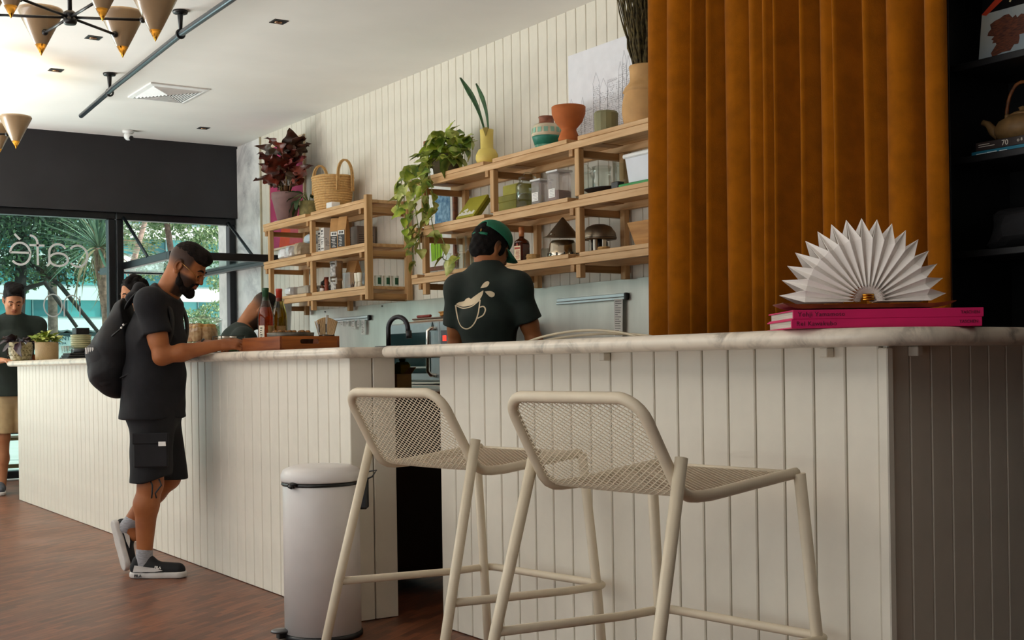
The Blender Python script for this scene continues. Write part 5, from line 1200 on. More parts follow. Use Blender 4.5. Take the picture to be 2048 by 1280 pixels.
# things on the oven
ozt = 1.3355
for i, (a, b, z, c) in enumerate(((4.30, 7.60, 0, '8A6A52'), (4.32, 7.52, .011, 'C9BFA8'), (4.31, 7.55, .022, '6E5240'))):
    tag(MB().box(a - .03, a + .28, b - .46 + .04*i, b + .16 - .03*i, ozt + z, ozt + z + .010, c=.003).build('baking_board', mat('board_%d' % i, c, .6, var=.08)), 'flat board lying on the oven, %s of three' % ('lowest brown one', 'middle pale one', 'topmost dark one')[i], 'board', 'boards on the oven')
tag(MB().tube([(4.30, 7.42, ozt + .044), (4.30, 7.60, ozt + .044)], .010, 8).build('red_roll', mat('red_card', '8A2A1C', .5)), 'dark red roll lying on the boards over the oven', 'roll')
tag(crumple((4.33, 7.25, ozt + .054), (.05, .085, .021), 33, amp=.25).build('oven_cloth', mat('ochre_cloth', 'B8803A', .8, bump=.2)), 'crumpled ochre cloth lying on top of the oven boards', 'cloth')
# cable bundle lying on the bar top
t = thing('hose', 'two pale flexible hoses arching just above the bar top', 'hose', (2.72, 3.6, ZT))
for k, (o1, hh) in enumerate(((0, .034), (.03, .02))):
    MB().tube([(2.70 + o1 + .04*math.sin(u*2), 3.92 - .62*u - .05*k, ZT + .006 + hh*math.sin(math.pi*u)**.8) for u in np.linspace(0, 1, 16)], .0045, 8).build('tube', mat('hose_cream', 'C8BBA0', .5), t)
# clear bin behind the bending barista
t = thing('clear_bucket', 'tall clear plastic bucket by the marble pier behind the bending barista', 'bucket', (4.45, 10.45, .9055))
MB().lathe([(.10, 0), (.105, .01), (.15, .72), (.156, .73), (.15, .735), (.144, .72), (.1, .012), (0, .012)], 36, (4.45, 10.45, .9055)).build('body', glass('frosted_plastic', 'F0F0F0', .3, .1, 1.45, .25, 'E6E6E6'), t)
MB().tube([(4.45 + .155*math.cos(a), 10.45 + .155*math.sin(a), 1.635) for a in np.linspace(0, 6.28, 37)[:-1]], .005, 6, closed=True).build('rim', WHITEP, t)
# ------------------------------------------------------------------ on the bar: books and the folded paper lamp
PINK = mat('pink_cloth_cover', 'C8105A', .55, var=.03); DKP = mat('spine_ink', '5A0A2C', .6); PGS = mat('page_edge', 'C9C2B4', .8, var=.12, scale=4, stretch=(1, 1, 90))
u = _Rt.copy(); v = _F.copy()                       # the pile lies square to the bar's visitors' side
b0 = Vector((2.267, 2.153, 0))                      # near left corner of the spines
def book(z, th, t_left, t_right, label, sh):
    bo = b0 + u*sh
    t = thing('book', label, 'book', (bo + u*.235 + v*.145 + Vector((0, 0, z))), 0, 'pink books on the bar')
    M_ = basis(bo + Vector((0, 0, z)), u, v)
    MB().box(0, .468, .0, .006, 0, th, c=.001, M=M_).build('spine', PINK, t)
    MB().box(0, .468, .006, .288, 0, .003, M=M_).build('cover', PINK, t)
    MB().box(0, .468, .006, .288, th - .003, th, M=M_).build('cover', PINK, t)
    MB().box(.006, .462, .007, .282, .0032, th - .0032, M=M_).build('pages', PGS, t)
    mb = MB(); Mt = basis(bo + Vector((0, 0, z + th*.5)) - v*.0006, u, (0, 0, 1))
    put_text(mb, t_left, .0155, Mt @ Matrix.Translation((.012, 0, 0)), align='LEFT', spacing=1.1)
    mb.build('title', DKP, t)['kind'] = 'stuff'
    mb = MB(); put_text(mb, t_right, .0105, Mt @ Matrix.Translation((.458, 0, 0)), align='RIGHT'); mb.build('publisher_lettering', DKP, t)['kind'] = 'stuff'
book(ZT, .0225, 'Rei Kawakubo', 'TASCHEN', 'pink spined art book, the lower of the pair on the bar', .0)
book(ZT + .0228, .0225, 'Yohji Yamamoto', 'TASCHEN', 'pink spined art book, the upper of the pair under the paper lamp', .004)
zl = ZT + .0457
lc = b0 + u*.204 + v*.10
t = thing('paper_lamp', 'folded white paper fan lamp with wooden cover standing on the pink books', 'lamp', lc + Vector((0, 0, zl)))
M_ = basis(lc + Vector((0, 0, zl)), u, v)
cov = []
for i in range(25):
    s = i / 24; x = -.215 + .43*s; e = max(0, abs(x) - .165) / .05
    cov.append([(x, -.062, .004 + .014*e*e), (x, .062, .004 + .014*e*e), (x, .062, .014 + .006*e), (x, -.062, .014 + .006*e), (x, -.062, .004 + .014*e*e)])
mb = MB().grid(cov, smooth=False, M=M_); mb.add(cov[0][:4], [(0, 1, 2, 3)], M=M_); mb.add(cov[-1][:4], [(3, 2, 1, 0)], M=M_)
mb.build('wooden_cover', wood('cherry_wood', '7A3416', '4E1C0A', .35, axis=0), t)
for x in (-.13, .13): MB().lathe([(.012, 0), (.012, .0045)], 12, M=M_ @ Matrix.Translation((x, 0, 0))).build('foot', BLACK, t)
PAPR = mat('tyvek_white', 'EFE9E2', .7, var=.015, bump=.05)
N = 17; Rt_, Rv, r0 = .212, .158, .036; zb = .021
def pol(r_, a, y): return (r_*math.cos(a), y, zb + r_*math.sin(a))
A = [math.pi - math.pi * i / N for i in range(N + 1)]
for i in range(N):
    a0, a1 = A[i], A[i+1]; am = (a0 + a1) / 2; yf, yb_ = -.046, .046
    q = MB()
    V0o, V1o, V0i, V1i = pol(Rv, a0, yf), pol(Rv, a1, yf), pol(r0, a0, yf), pol(r0, a1, yf)
    W0o, W1o, W0i, W1i = pol(Rv, a0, yb_), pol(Rv, a1, yb_), pol(r0, a0, yb_), pol(r0, a1, yb_)
    T, Ti = pol(Rt_, am, 0), pol(r0 + .012, am, -.026)
    Tb = pol(r0 + .012, am, .026); k_ = pol(Rv*.97, am, -.030); kb = pol(Rv*.97, am, .030)
    q.add([V0o, V1o, V0i, V1i, T, Ti, k_], [(0, 6, 4), (6, 1, 4), (0, 2, 5, 6), (6, 5, 3, 1)], M=M_)
    q.add([W0o, W1o, W0i, W1i, T, Tb, kb], [(4, 6, 0), (4, 1, 6), (6, 5, 2, 0), (1, 3, 5, 6)], M=M_)
    q.build('paper_fold', PAPR, t, solid=.0012)
q = MB(); rows = []
for i in range(4*N + 1):
    a = math.pi - math.pi * i / (4*N); rr_ = r0 + (.007 if i % 2 else -.004)
    rows.append([pol(rr_, a, -.054), pol(rr_*.55, a, -.045), pol(rr_*.5, a, 0)])
q.grid(rows, smooth=False, M=M_).build('inner_pleats', PAPR, t, solid=.0008)
for k in range(3): MB().tube([M_ @ Vector((-.014, -.049 + .001*k, zb + .004 + .006*k)), M_ @ Vector((.014, -.049 + .001*k, zb + .004 + .006*k))], .003, 8).build('brass_rod', GOLD, t)
# ------------------------------------------------------------------ bookcase contents
t = thing('magazine', 'magazine showing wind blown brown hair, leaning on the top shelf', 'magazine', (3.82, 2.45, 2.0625))
M_ = basis((3.765, 2.685, 2.0626), (0, -1, 0), (.14, 0, .99))
MB().box(0, .30, 0, .30, -.006, 0, M=M_).build('cover', mat('mag_black', '0C0C0E', .35), t)
MB().box(.002, .298, .0, .175, .0002, .0008, M=M_).build('photo_sky', mat('mag_sky', '7E8E98', .4, col2='A8A89C', scale=3), t)
hp = []; rg = random.Random(6)
for k in range(40):
    a = math.pi * 2 * k / 40; r_ = .072 + .022 * math.sin(3*a + 1) + rg.uniform(-.014, .014); hp.append((.125 + r_*1.25*math.cos(a), .092 + r_*.82*math.sin(a) + .25*(r_*math.cos(a))))
hp = [(x, min(.174, max(.012, y))) for x, y in hp]
MB().prism(hp, .0008, .0014, M=M_).build('photo_hair', mat('mag_hair', '3E221A', .5, col2='6A3A24', scale=60, stretch=(1, 1, 5)), t)
MB().prism([(.17, .0), (.298, .0), (.298, .13), (.25, .10), (.2, .05)], .0014, .002, M=M_).build('photo_skin', mat('mag_skin', 'B0674A', .5), t)
MB().prism([(.0, .175), (.02, .168), (.09, .215), (.06, .225)], .0008, .0014, M=M_).build('red_stripe', mat('mag_red', 'B83A1E', .5), t)
mb = MB(); put_text(mb, '70', .07, M_ @ Matrix.Translation((.135, .215, .001))); mb.build('title', mat('mag_title', 'C9B98A', .5), t)
def shelf_book(z, th, y1, w_, col, label, marks, mark_col):
    t = thing('book', label, 'book', (3.85, y1 - w_/2, z), 0, 'books under the teapot')
    MB().box(3.735, 3.741, y1 - w_, y1, z, z + th, c=.001).build('spine', mat('cover_' + col, col, .5), t)
    MB().box(3.741, 3.96, y1 - w_, y1, z, z + .003).build('cover', mat('cover_' + col, col, .5), t)
    MB().box(3.741, 3.96, y1 - w_, y1, z + th - .003, z + th).build('cover', mat('cover_' + col, col, .5), t)
    MB().box(3.742, 3.955, y1 - w_ + .004, y1 - .004, z + .0032, z + th - .0032).build('pages', PGS, t)
    mb = MB(); M_ = basis((3.7345, y1, z), (0, -1, 0), (0, 0, 1))
    marks(mb, M_); mb.build('spine_lettering', mat('ink_' + mark_col, mark_col, .5), t)['kind'] = 'stuff'
def mk1(mb, M_):
    for (a, b, z0, z1) in ((.02, .06, .004, .007), (.062, .10, .005, .008), (.11, .14, .004, .007), (.245, .262, .005, .011)): mb.box(a, b, z0, z1, 0, .0008, M=M_)
def mk2(mb, M_):
    for (a, b, z0, z1) in ((.012, .055, .019, .021), (.012, .075, .012, .014)): mb.box(a, b, z0, z1, 0, .0008, M=M_)
    put_text(mb, '70', .026, M_ @ Matrix.Translation((.115, .014, .0004))); put_text(mb, 'o', .018, M_ @ Matrix.Translation((.165, .016, .0004))); put_text(mb, '8', .014, M_ @ Matrix.Translation((.178, .016, .0004)))
shelf_book(1.7385, .0155, 2.695, .34, '1C6E86', 'blue spined book, lower of the two under the teapot', mk1, 'C8DCE0')
shelf_book(1.7545, .029, 2.678, .30, '2E2422', 'dark brown spined book directly under the teapot', mk2, 'D8D2C4')
tx, ty, tz_ = 3.855, 2.575, 1.784
t = thing('teapot', 'tan stoneware teapot with a rattan hoop handle on two books', 'teapot', (tx, ty, tz_)); STN = mat('tan_teapot', '7E6038', .6, var=.12, scale=25, bump=.25, bscale=90)
MB().lathe([(.055, 0), (.072, .006), (.092, .03), (.094, .048), (.08, .072), (.05, .088), (.045, .09), (0, .091)], 40, (tx, ty, tz_)).build('body', STN, t)
MB().lathe([(.044, .09), (.046, .094), (.03, .102), (.01, .107), (.014, .118), (0, .124)], 28, (tx, ty, tz_)).build('lid', STN, t)
MB().tube([(tx - .02, ty + .075, tz_ + .035), (tx - .025, ty + .10, tz_ + .05), (tx - .03, ty + .115, tz_ + .075), (tx - .034, ty + .135, tz_ + .085)], [.024, .017, .012, .010], 12).build('spout', STN, t)
for s in (1, -1): MB().lathe([(.008, 0), (.009, .02), (.006, .026)], 10, (tx - .004, ty + s*.058, tz_ + .078)).build('lug', STN, t)
MB().tube([(tx - .004 , ty + .060*math.cos(a)*1.0, tz_ + .09 + .115*math.sin(a)) for a in np.linspace(0, math.pi, 19)], [.0055 + .0013*(i % 2) for i in range(19)], 8).build('handle', mat('rattan', '8E5424', .6, col2='5A3214', scale=60), t)
DKC = mat('black_cloth', '121114', .85, bump=.3, bscale=30)
tag(crumple((3.87, 2.46, 1.413 + .075), (.13, .22, .072), 44, 22, .16).build('dark_bag', DKC), 'black cloth bag slumped on the bookcase shelf below the teapot', 'bag')
# ------------------------------------------------------------------ figures: bodies grown from a smooth distance field into one surface
import openvdb as _vdb
def cap(a, b, ra, rb=None, k=.02, flat=None, sub=False):
    """limb segment from a to b tapering ra -> rb; flat = (axis, squeeze)"""
    return dict(t='c', a=np.array(a, float), b=np.array(b, float), ra=ra, rb=ra if rb is None else rb, k=k, flat=flat, sub=sub)
def ell(c, r, R3=None, k=.02, sub=False):
    return dict(t='e', c=np.array(c, float), r=np.array(r, float), R=np.eye(3) if R3 is None else np.array(R3, float), k=k, sub=sub)
def half(n, p, k=.004, keep=None):
    """cut away everything on the side n points to, beyond p (keep = box limits of the cut)"""
    return dict(t='h', n=np.array(Vector(n).normalized(), float), p=np.array(p, float), k=k, sub=True, lim=keep)
def chain(pts, rs, k=.02, flat=None): return [cap(pts[i], pts[i+1], rs[i], rs[i+1], k, flat) for i in range(len(pts) - 1)]
def grow(prims, res, wob=None, smooth_it=1):
    lo = np.full(3, 1e9); hi = -lo
    for p in prims:
        if p['sub']: continue
        if p['t'] == 'c': m_ = max(p['ra'], p['rb']) * 1.25; l_ = np.minimum(p['a'], p['b']) - m_; h_ = np.maximum(p['a'], p['b']) + m_
        else: m_ = p['r'].max(); l_ = p['c'] - m_; h_ = p['c'] + m_
        p['bb'] = (l_, h_); lo = np.minimum(lo, l_); hi = np.maximum(hi, h_)
    lo -= 4*res + .012; hi += 4*res + .012
    n = np.ceil((hi - lo) / res).astype(int) + 1; G = np.full(n, .08, np.float32)
    for p in prims:
        if p['t'] == 'h' and p.get('lim') is None: i0 = np.zeros(3, int); i1 = n.copy()
        else:
            if p['t'] == 'h': l_, h_ = np.array(p['lim'][0], float), np.array(p['lim'][1], float)
            elif p['sub']:
                m_ = (max(p['ra'], p['rb']) * 1.3 if p['t'] == 'c' else p['r'].max())
                l_ = (np.minimum(p['a'], p['b']) if p['t'] == 'c' else p['c']) - m_; h_ = (np.maximum(p['a'], p['b']) if p['t'] == 'c' else p['c']) + m_
            else: l_, h_ = p['bb']
            pad = 0 if p['t'] == 'h' else p['k'] * 1.6 + 3*res
            i0 = np.clip(np.floor((l_ - pad - lo) / res).astype(int), 0, n - 1); i1 = np.clip(np.ceil((h_ + pad - lo) / res).astype(int) + 1, 1, n)
        ax = [lo[j] + res * np.arange(i0[j], i1[j]) for j in range(3)]
        X, Y, Z = np.meshgrid(*ax, indexing='ij', sparse=True)
        if p['t'] == 'c':
            a, b = p['a'], p['b']; d = b - a; L2 = max(1e-9, float(d @ d))
            px, py, pz = X - a[0], Y - a[1], Z - a[2]; u = np.clip((px*d[0] + py*d[1] + pz*d[2]) / L2, 0, 1)
            qx, qy, qz = px - u*d[0], py - u*d[1], pz - u*d[2]
            sq = qx*qx + qy*qy + qz*qz
            if p['flat'] is not None:
                f = np.array(Vector(p['flat'][0]).normalized()); s = p['flat'][1]; al = qx*f[0] + qy*f[1] + qz*f[2]; sq = sq + al*al*(s*s - 1)
            D = np.sqrt(np.maximum(sq, 0)) - (p['ra'] + (p['rb'] - p['ra']) * u)
        elif p['t'] == 'e':
            R3 = p['R']; x, y, z = X - p['c'][0], Y - p['c'][1], Z - p['c'][2]
            e = [(x*R3[0, j] + y*R3[1, j] + z*R3[2, j]) / p['r'][j] for j in range(3)]
            k0 = np.sqrt(e[0]**2 + e[1]**2 + e[2]**2); k1 = np.sqrt(sum((e[j] / p['r'][j])**2 for j in range(3))) + 1e-9
            D = k0 * (k0 - 1) / k1
        else: D = -((X - p['p'][0])*p['n'][0] + (Y - p['p'][1])*p['n'][1] + (Z - p['p'][2])*p['n'][2])
        S = G[i0[0]:i1[0], i0[1]:i1[1], i0[2]:i1[2]]; k = p['k']; D = D.astype(np.float32)
        if p['sub']:
            D = -D; h = np.maximum(k - np.abs(S - D), 0) / k; S[...] = np.maximum(S, D) + h*h*k*.25
        else:
            h = np.maximum(k - np.abs(S - D), 0) / k; S[...] = np.minimum(S, D) - h*h*k*.25
    if wob is not None:
        ax = [lo[j] + res * np.arange(n[j]) for j in range(3)]; X, Y, Z = np.meshgrid(*ax, indexing='ij', sparse=True); G += wob(X, Y, Z).astype(np.float32)
    g = _vdb.FloatGrid(.08); g.copyFromArray(G); P, Q = g.convertToQuads(isovalue=0.0)
    return np.asarray(P) * res + lo, np.asarray(Q)[:, ::-1]
def flesh(name, pieces, m_, parent, tint=None):
    """join grown pieces as one mesh; tint(P) -> rgba painted on the points"""
    V = []; F = []; b = 0
    for P, Q in pieces: V.append(P); F.append(Q + b); b += len(P)
    V = np.concatenate(V); F = np.concatenate(F); off = np.array(wloc(parent))
    me = bpy.data.meshes.new(name); me.vertices.add(len(V)); me.vertices.foreach_set('co', (V - off).astype(np.float32).ravel())
    me.loops.add(len(F)*4); me.loops.foreach_set('vertex_index', F.astype(np.int32).ravel()); me.polygons.add(len(F)); me.polygons.foreach_set('loop_start', np.arange(0, len(F)*4, 4, dtype=np.int32))
    me.update(calc_edges=True); me.validate(); me.polygons.foreach_set('use_smooth', np.ones(len(me.polygons), bool)); me.materials.append(m_)
    if tint is not None:
        co = np.zeros(len(me.vertices)*3, np.float32); me.vertices.foreach_get('co', co); col = tint(co.reshape(-1, 3) + off).astype(np.float32)
        at = me.color_attributes.new('tint', 'FLOAT_COLOR', 'POINT'); at.data.foreach_set('color', col.ravel())
    o = bpy.data.objects.new(name, me); C.objects.link(o); o.parent = parent; return o
def V3(*a): return np.array(a, float)
def frame(f, u):
    f = Vector(f).normalized(); l = Vector(u).cross(f).normalized(); u = f.cross(l); return np.array([[f.x, l.x, u.x], [f.y, l.y, u.y], [f.z, l.z, u.z]])
SKINS = {}
def skin(name, c, c2): return mat(name, c, .55, col2=c2, scale=7, attr=True, spec=.35, bump=.04, bscale=250)
def head_prims(F, c, s=1.0, neck=None, jaw=1.0):
    """F columns: forward, left, up; c = middle of the skull between the ears"""
    T = lambda f, l, u: c + F @ (V3(f, l, u) * s)
    E = lambda f, l, u, r, k=.02, sub=False: ell(T(f, l, u), V3(*r) * s, F, k*s, sub)
    K = lambda a, b, ra, rb, k=.012, sub=False: cap(T(*a), T(*b), ra*s, rb*s, k*s, None, sub)
    p = [E(-.008, 0, .035, (.098, .076, .088)), E(.030, 0, -.03, (.066, .066, .085), .03), E(.052, 0, -.082, (.034, .040*jaw, .030), .03),
         K((.0, .050, -.052), (.058, .024, -.096), .020, .018, .02), K((.0, -.050, -.052), (.058, -.024, -.096), .020, .018, .02),
         E(.074, 0, -.100, (.016, .020, .016), .02),
         K((.082, .028, .016), (.088, .0, .017), .012, .011, .015), K((.082, -.028, .016), (.088, 0, .017), .012, .011, .015),
         K((.092, 0, .006), (.112, 0, -.034), .0085, .0115, .010), K((.100, .010, -.036), (.098, .013, -.038), .0075, .0075, .006), K((.100, -.010, -.036), (.098, -.013, -.038), .0075, .0075, .006),
         E(.062, .040, -.028, (.022, .020, .018), .015), E(.062, -.040, -.028, (.022, .020, .018), .015),
         E(.094, .032, -.004, (.017, .016, .0125), .010, True), E(.094, -.032, -.004, (.017, .016, .0125), .010, True),
         E(.082, .031, -.004, (.012, .0145, .0125), .004), E(.082, -.031, -.004, (.012, .0145, .0125), .004),
         E(.084, 0, -.062, (.018, .024, .014), .012), K((.096, .016, -.060), (.101, 0, -.0575), .0045, .006, .004), K((.096, -.016, -.060), (.101, 0, -.0575), .0045, .006, .004),
         K((.094, .014, -.0715), (.099, 0, -.0725), .005, .0068, .004), K((.094, -.014, -.0715), (.099, 0, -.0725), .005, .0068, .004)]
    for sg in (1, -1):
        p += [E(-.012, sg*.079, -.008, (.022, .008, .034), .006), E(-.008, sg*.074, -.036, (.012, .008, .012), .006), E(-.008, sg*.088, -.004, (.012, .008, .021), .005, True), E(-.016, sg*.088, -.004, (.021, .0035, .033), .003)]
        p += [E(-.006, sg*.090, -.006, (.0105, .008, .019), .004, True)]
    if neck is not None: p += [cap(T(-.028, 0, -.05), neck, .056*s, .062*s, .035, None), cap(T(.0, 0, -.075), neck + F @ V3(.012, 0, -.01), .040*s, .05*s, .03, None)]
    return p
def local(P, F, c, s=1.0): return (P - c) @ F / s
def sstep(a, b, x): t = np.clip((x - a) / (b - a), 0, 1); return t*t*(3 - 2*t)
def eyes(parent, F, c, s=1.0, lid=.55):
    for sg in (1, -1):
        q = c + F @ (V3(.0800, sg*.031, -.0055) * s); e = MB().ball(tuple(q), .0128*s, 12).build('eye', mat('eye_white', 'A89C92', .2), parent)
        q2 = q + F @ (V3(.0100, 0, -.004) * s); MB().ball(tuple(q2), 0.0068*s, 10).build('iris', mat('eye_dark', '1A0E0A', .1), e)
def brow(parent, F, c, m_, s=1.0):
    for sg in (1, -1):
        pts = [tuple(c + F @ (V3(f, sg*l, u) * s)) for f, l, u in ((.0985, .012, .018), (.0985, .026, .024), (.091, .042, .022), (.082, .052, .013))]
        MB().tube(pts, [.0035*s, .0052*s, .0045*s, .002*s], 6).build('eyebrow', m_, parent)
def hand_prims(w, d, up, side, curl=(.5, .5, .5, .5), spread=.10, s=1.0, thumb=.6):
    """w wrist, d towards knuckles, up = back of the hand, side = towards the thumb"""
    w = np.array(w, float); d = np.array(Vector(d).normalized()); up = np.array(Vector(up).normalized()); up = up - d*(up @ d); up /= np.linalg.norm(up); sd = np.cross(up, d); sd = sd if sd @ np.array(side) > 0 else -sd
    P = [cap(w - d*.02*s, w + d*.03*s, .025*s, .026*s, .02, (up, 1.35)), cap(w + d*.03*s + sd*.012*s, w + d*.085*s + sd*.022*s, .017*s, .0145*s, .015), cap(w + d*.03*s, w + d*.09*s, .019*s, .015*s, .015), cap(w + d*.03*s - sd*.012*s, w + d*.08*s - sd*.022*s, .017*s, .0135*s, .015)]
    for i, (o, L, r) in enumerate(((.028, .072, .0090), (.0095, .080, .0092), (-.0095, .074, .0088), (-.027, .060, .0078))):
        b = w + d*(.088 - .004*abs(i - 1.2))*s + sd*o*s; ang = 0; dd = d*math.cos((1.2 - i)*spread) + sd*math.sin((1.2 - i)*spread); q = b
        for j, fr in enumerate((.46, .30, .24)):
            ang += curl[i] * (.75, 1.05, .7)[j]; v = dd*math.cos(ang) - up*math.sin(ang); q2 = q + v*L*fr*s; P.append(cap(q, q2, r*(1.04 - .1*j)*s, r*(.98 - .12*j)*s, .005)); q = q2
    tb = w + d*.022*s + sd*.024*s; t1 = tb + (d*.75 + sd*.6 - up*.35*thumb)*.040*s; t2 = t1 + (d*.92 + sd*.2 - up*.45*thumb)*.030*s; t3 = t2 + (d*.95 - sd*.05 - up*.4*thumb)*.024*s
    P += [cap(tb, t1, .0165*s, .0118*s, .014), cap(t1, t2, .0112*s, .0102*s, .005), cap(t2, t3, .0102*s, .0085*s, .005)]
    return P
def shoe(parent, heel, toe, up, upper, sole, lace=None, width=.048, h=.075, nm='shoe', stripe=None, s=1.0):
    """trainer from heel to toe; up = away from the sole"""
    h0 = np.array(heel, float); t0 = np.array(toe, float); u = np.array(Vector(up).normalized()); d = t0 - h0; L = np.linalg.norm(d); d = d / L; u = u - d*(u @ d); u /= np.linalg.norm(u); sd = np.cross(u, d)
    A = lambda a, b, c: h0 + d*a*L + sd*b + u*c
    sp = [cap(A(.12, 0, .016), A(.45, 0, .016), .036, .040, .02, (u, 1.0)), cap(A(.45, 0, .016), A(.84, .002, .016), .040, .044, .02)]
    sp += [half(u, A(0, 0, .030), .004), half(-u, A(0, 0, .0), .004)]
    o = flesh(nm, [grow(sp, .004)], sole, parent)
    up_ = [cap(A(.12, 0, .045), A(.40, 0, .048), .032, .034, .025), cap(A(.40, 0, .045), A(.84, .002, .036), .036, .036, .03), cap(A(.14, 0, .06), A(.16, 0, h + .005), .031, .032, .02), cap(A(.30, 0, .06), A(.34, 0, h + .012), .031, .026, .03), half(-u, A(0, 0, .026), .003), ell(A(.22, 0, h + .035), (.028, .03, .036), None, .008, True)]
    q = flesh('upper', [grow(up_, .004)], upper, o)
    if stripe is not None:
        for sg in (1, -1):
            poly = [(.10, .034), (.48, .034), (.62, .040), (.50, .052), (.30, .060), (.13, .066)]
            M_ = basis(tuple(h0 + sd*sg*(.0365)), tuple(d), tuple(u))
            vs = [(a*L, b, .0) for a, b in poly]; mb = MB().add([tuple((M_ @ Vector(v)) + Vector(tuple(sd*sg*(.0035 + .006*(v[0]/L > .2))))) for v in vs], [tuple(range(len(vs)))]); mb.build('side_panel', stripe, o, solid=.003)
    if lace is not None:
        for k in range(4):
            a = .40 + .075*k; z = h + .006 - .012*k; MB().tube([tuple(A(a, -.022, z - .008)), tuple(A(a + .01, 0, z + .001)), tuple(A(a, .022, z - .008))], .0032, 6).build('lace', lace, o)
    return o
CLB = mat('black_cotton', '121217', .9, var=.15, scale=30, bump=.25, bscale=35); CLS = mat('black_shorts', '100F13', .85, var=.15, scale=24, bump=.25, bscale=30)
CLG = mat('dark_green_cotton', '122019', .85, var=.12, scale=20, bump=.22, bscale=30)
HAIR = mat('black_hair', '080605', .75, spec=.15, col2='140D0A', scale=60, bump=.8, bscale=260); HAIRB = mat('dark_brown_hair', '0E0806', .75, spec=.15, col2='1A110C', scale=70, bump=.8, bscale=240)
def folds(a, f1=38, f2=22, seed=0):
    return lambda X, Y, Z: a * (np.sin(f1*(X*.7 + Z*.9) + seed) * np.sin(f2*(Y + Z*.35) + seed*2) + .6*np.sin(f1*1.7*(Y*.8 - Z*.7) + 2 + seed))
def arm(sh, el, wr, k=1.0): return [cap(sh, el, .050*k, .041*k, .02), cap(np.array(sh)*.6 + np.array(el)*.4, np.array(sh)*.3 + np.array(el)*.7, .047*k, .043*k, .03), cap(el, np.array(el)*.65 + np.array(wr)*.35, .040*k, .041*k, .025), cap(np.array(el)*.65 + np.array(wr)*.35, wr, .041*k, .0265*k, .025)]
# ================================================================== the customer leaning at the counter
t = thing('person', 'man in black T-shirt, cargo shorts and trainers leaning on the counter, wearing a backpack', 'person', (1.99, 6.26, 0))
Rv_ = np.array(_Rt); Fv_ = np.array(_F); Zv = V3(0, 0, 1); A0 = V3(1.995, 6.27, 0)
def PM(r, d, z): return A0 + Rv_*r + Fv_*d + Zv*z          # r along his facing, d away from the viewer, z up
SK = skin('skin_tan', 'A8683C', '915530')
hipR, hipL = PM(.026, -.085, .86), PM(.0, .085, .87); pel = PM(.012, 0, .92)
kneeR, ankR = PM(.010, -.085, .47), PM(-.026, -.085, .105)
kneeL, ankL = PM(.050, .095, .485), PM(-.165, .105, .235)
chest, nb = PM(.03, 0, 1.28), PM(.092, 0, 1.445)
shR, shL = PM(.050, -.18, 1.37), PM(.03, .18, 1.375)
elR, wrR = PM(.108, -.20, 1.105), PM(.375, -.13, 1.158)
elL, wrL = PM(.02, .22, 1.10), PM(.245, .12, 1.165)
hF = frame(Rv_*math.cos(R(-31)) - Fv_*.07 + Zv*math.sin(R(-31)), Rv_*math.sin(R(31)) + Zv*math.cos(R(31))); hc = PM(.185, -.01, 1.560)
legs = chain([hipR, kneeR], [.095, .060], .03) + [cap(kneeR, kneeR*.72 + ankR*.28 - Rv_*.012, .057, .060, .03), cap(kneeR*.72 + ankR*.28 - Rv_*.012, ankR, .058, .036, .03)] + chain([hipL, kneeL], [.095, .060], .03) + [cap(kneeL, kneeL*.7 + ankL*.3 - Rv_*.012, .056, .058, .03), cap(kneeL*.7 + ankL*.3 - Rv_*.012, ankL, .056, .036, .03)]
legs += [cap(ankR, ankR - Zv*.05, .036, .036, .02), cap(ankL, ankL - Zv*.05 + Rv_*.03, .034, .030, .02)]
tor = [cap(pel, PM(.03, 0, 1.24), .10, .10, .03, (Fv_, .78)), cap(shR, shL, .045, .045, .03), cap(PM(.035, 0, 1.26), nb, .08, .056, .03)]
hp = head_prims(hF, hc, .98, nb)
# raised forearms resting on the worktop
armR = arm(shR, elR, wrR) + hand_prims(wrR, Rv_*.98 + Fv_*.12 + Zv*.03, Zv*.8 - Fv_*.6, Fv_*.6 + Zv*.3, (.55, .55, .6, .55), .08, 1.0, .5)
armL = arm(shL, elL, wrL, .96) + hand_prims(wrL, Rv_*.9 - Fv_*.3 + Zv*.02, Zv + Fv_*.2, -Fv_, (.6, .6, .6, .6), .06, .98, .5)
FADE = V3(*lin('1C120D')[:3])
def fade(P, F, c, s, beard=True, top=.035):
    q = local(P, F, c, s); f, l, u = q[:, 0], np.abs(q[:, 1]), q[:, 2]; near = (np.linalg.norm(q - V3(0, 0, 0), axis=1) < .16)
    hl = sstep(-.055, .03, u) * sstep(.060, .035, f) * near                      # cropped hair growing out of the neck and temples
    hl *= 1 - sstep(.7, .2, np.hypot((f + .008) / .03, (u + .006) / .042)) * (l > .06) * .9
    a = .92 * hl
    if beard:
        b = sstep(-.018, -.045, u) * sstep(-.005, .02, f) * near; b *= 1 - sstep(.085, .10, f) * (u > -.045) ; b *= 1 - sstep(.03, .0, np.hypot(l / 1.0, (u + .066) * 1.6) - .0) * (f > .085) * 0
        a = np.maximum(a, .94 * b); m_ = (f > .082) & (u > -.058) & (u < -.046) & (l < .026); a = np.where(m_ & near, .85, a)
    col = np.zeros((len(P), 4)); col[:, :3] = FADE; col[:, 3] = a
    lip = (f > .088) & (np.abs(u + .066) < .011) & (l < .021) & near
    col[lip, :3] = V3(*lin('8E4638')[:3]); col[lip, 3] = .65
    return col
body = flesh('body', [grow(legs + tor, .007), grow(hp, .0032), grow(armR, .0036), grow(armL, .0042)], SK, t, lambda P: fade(P, hF, hc, .98))
T_ = lambda f, l, u: hc + hF @ (V3(f, l, u) * .98)
Eh = lambda f, l, u, r, k=.02, sub=False: ell(T_(f, l, u), V3(*r)*.98, hF, k, sub)
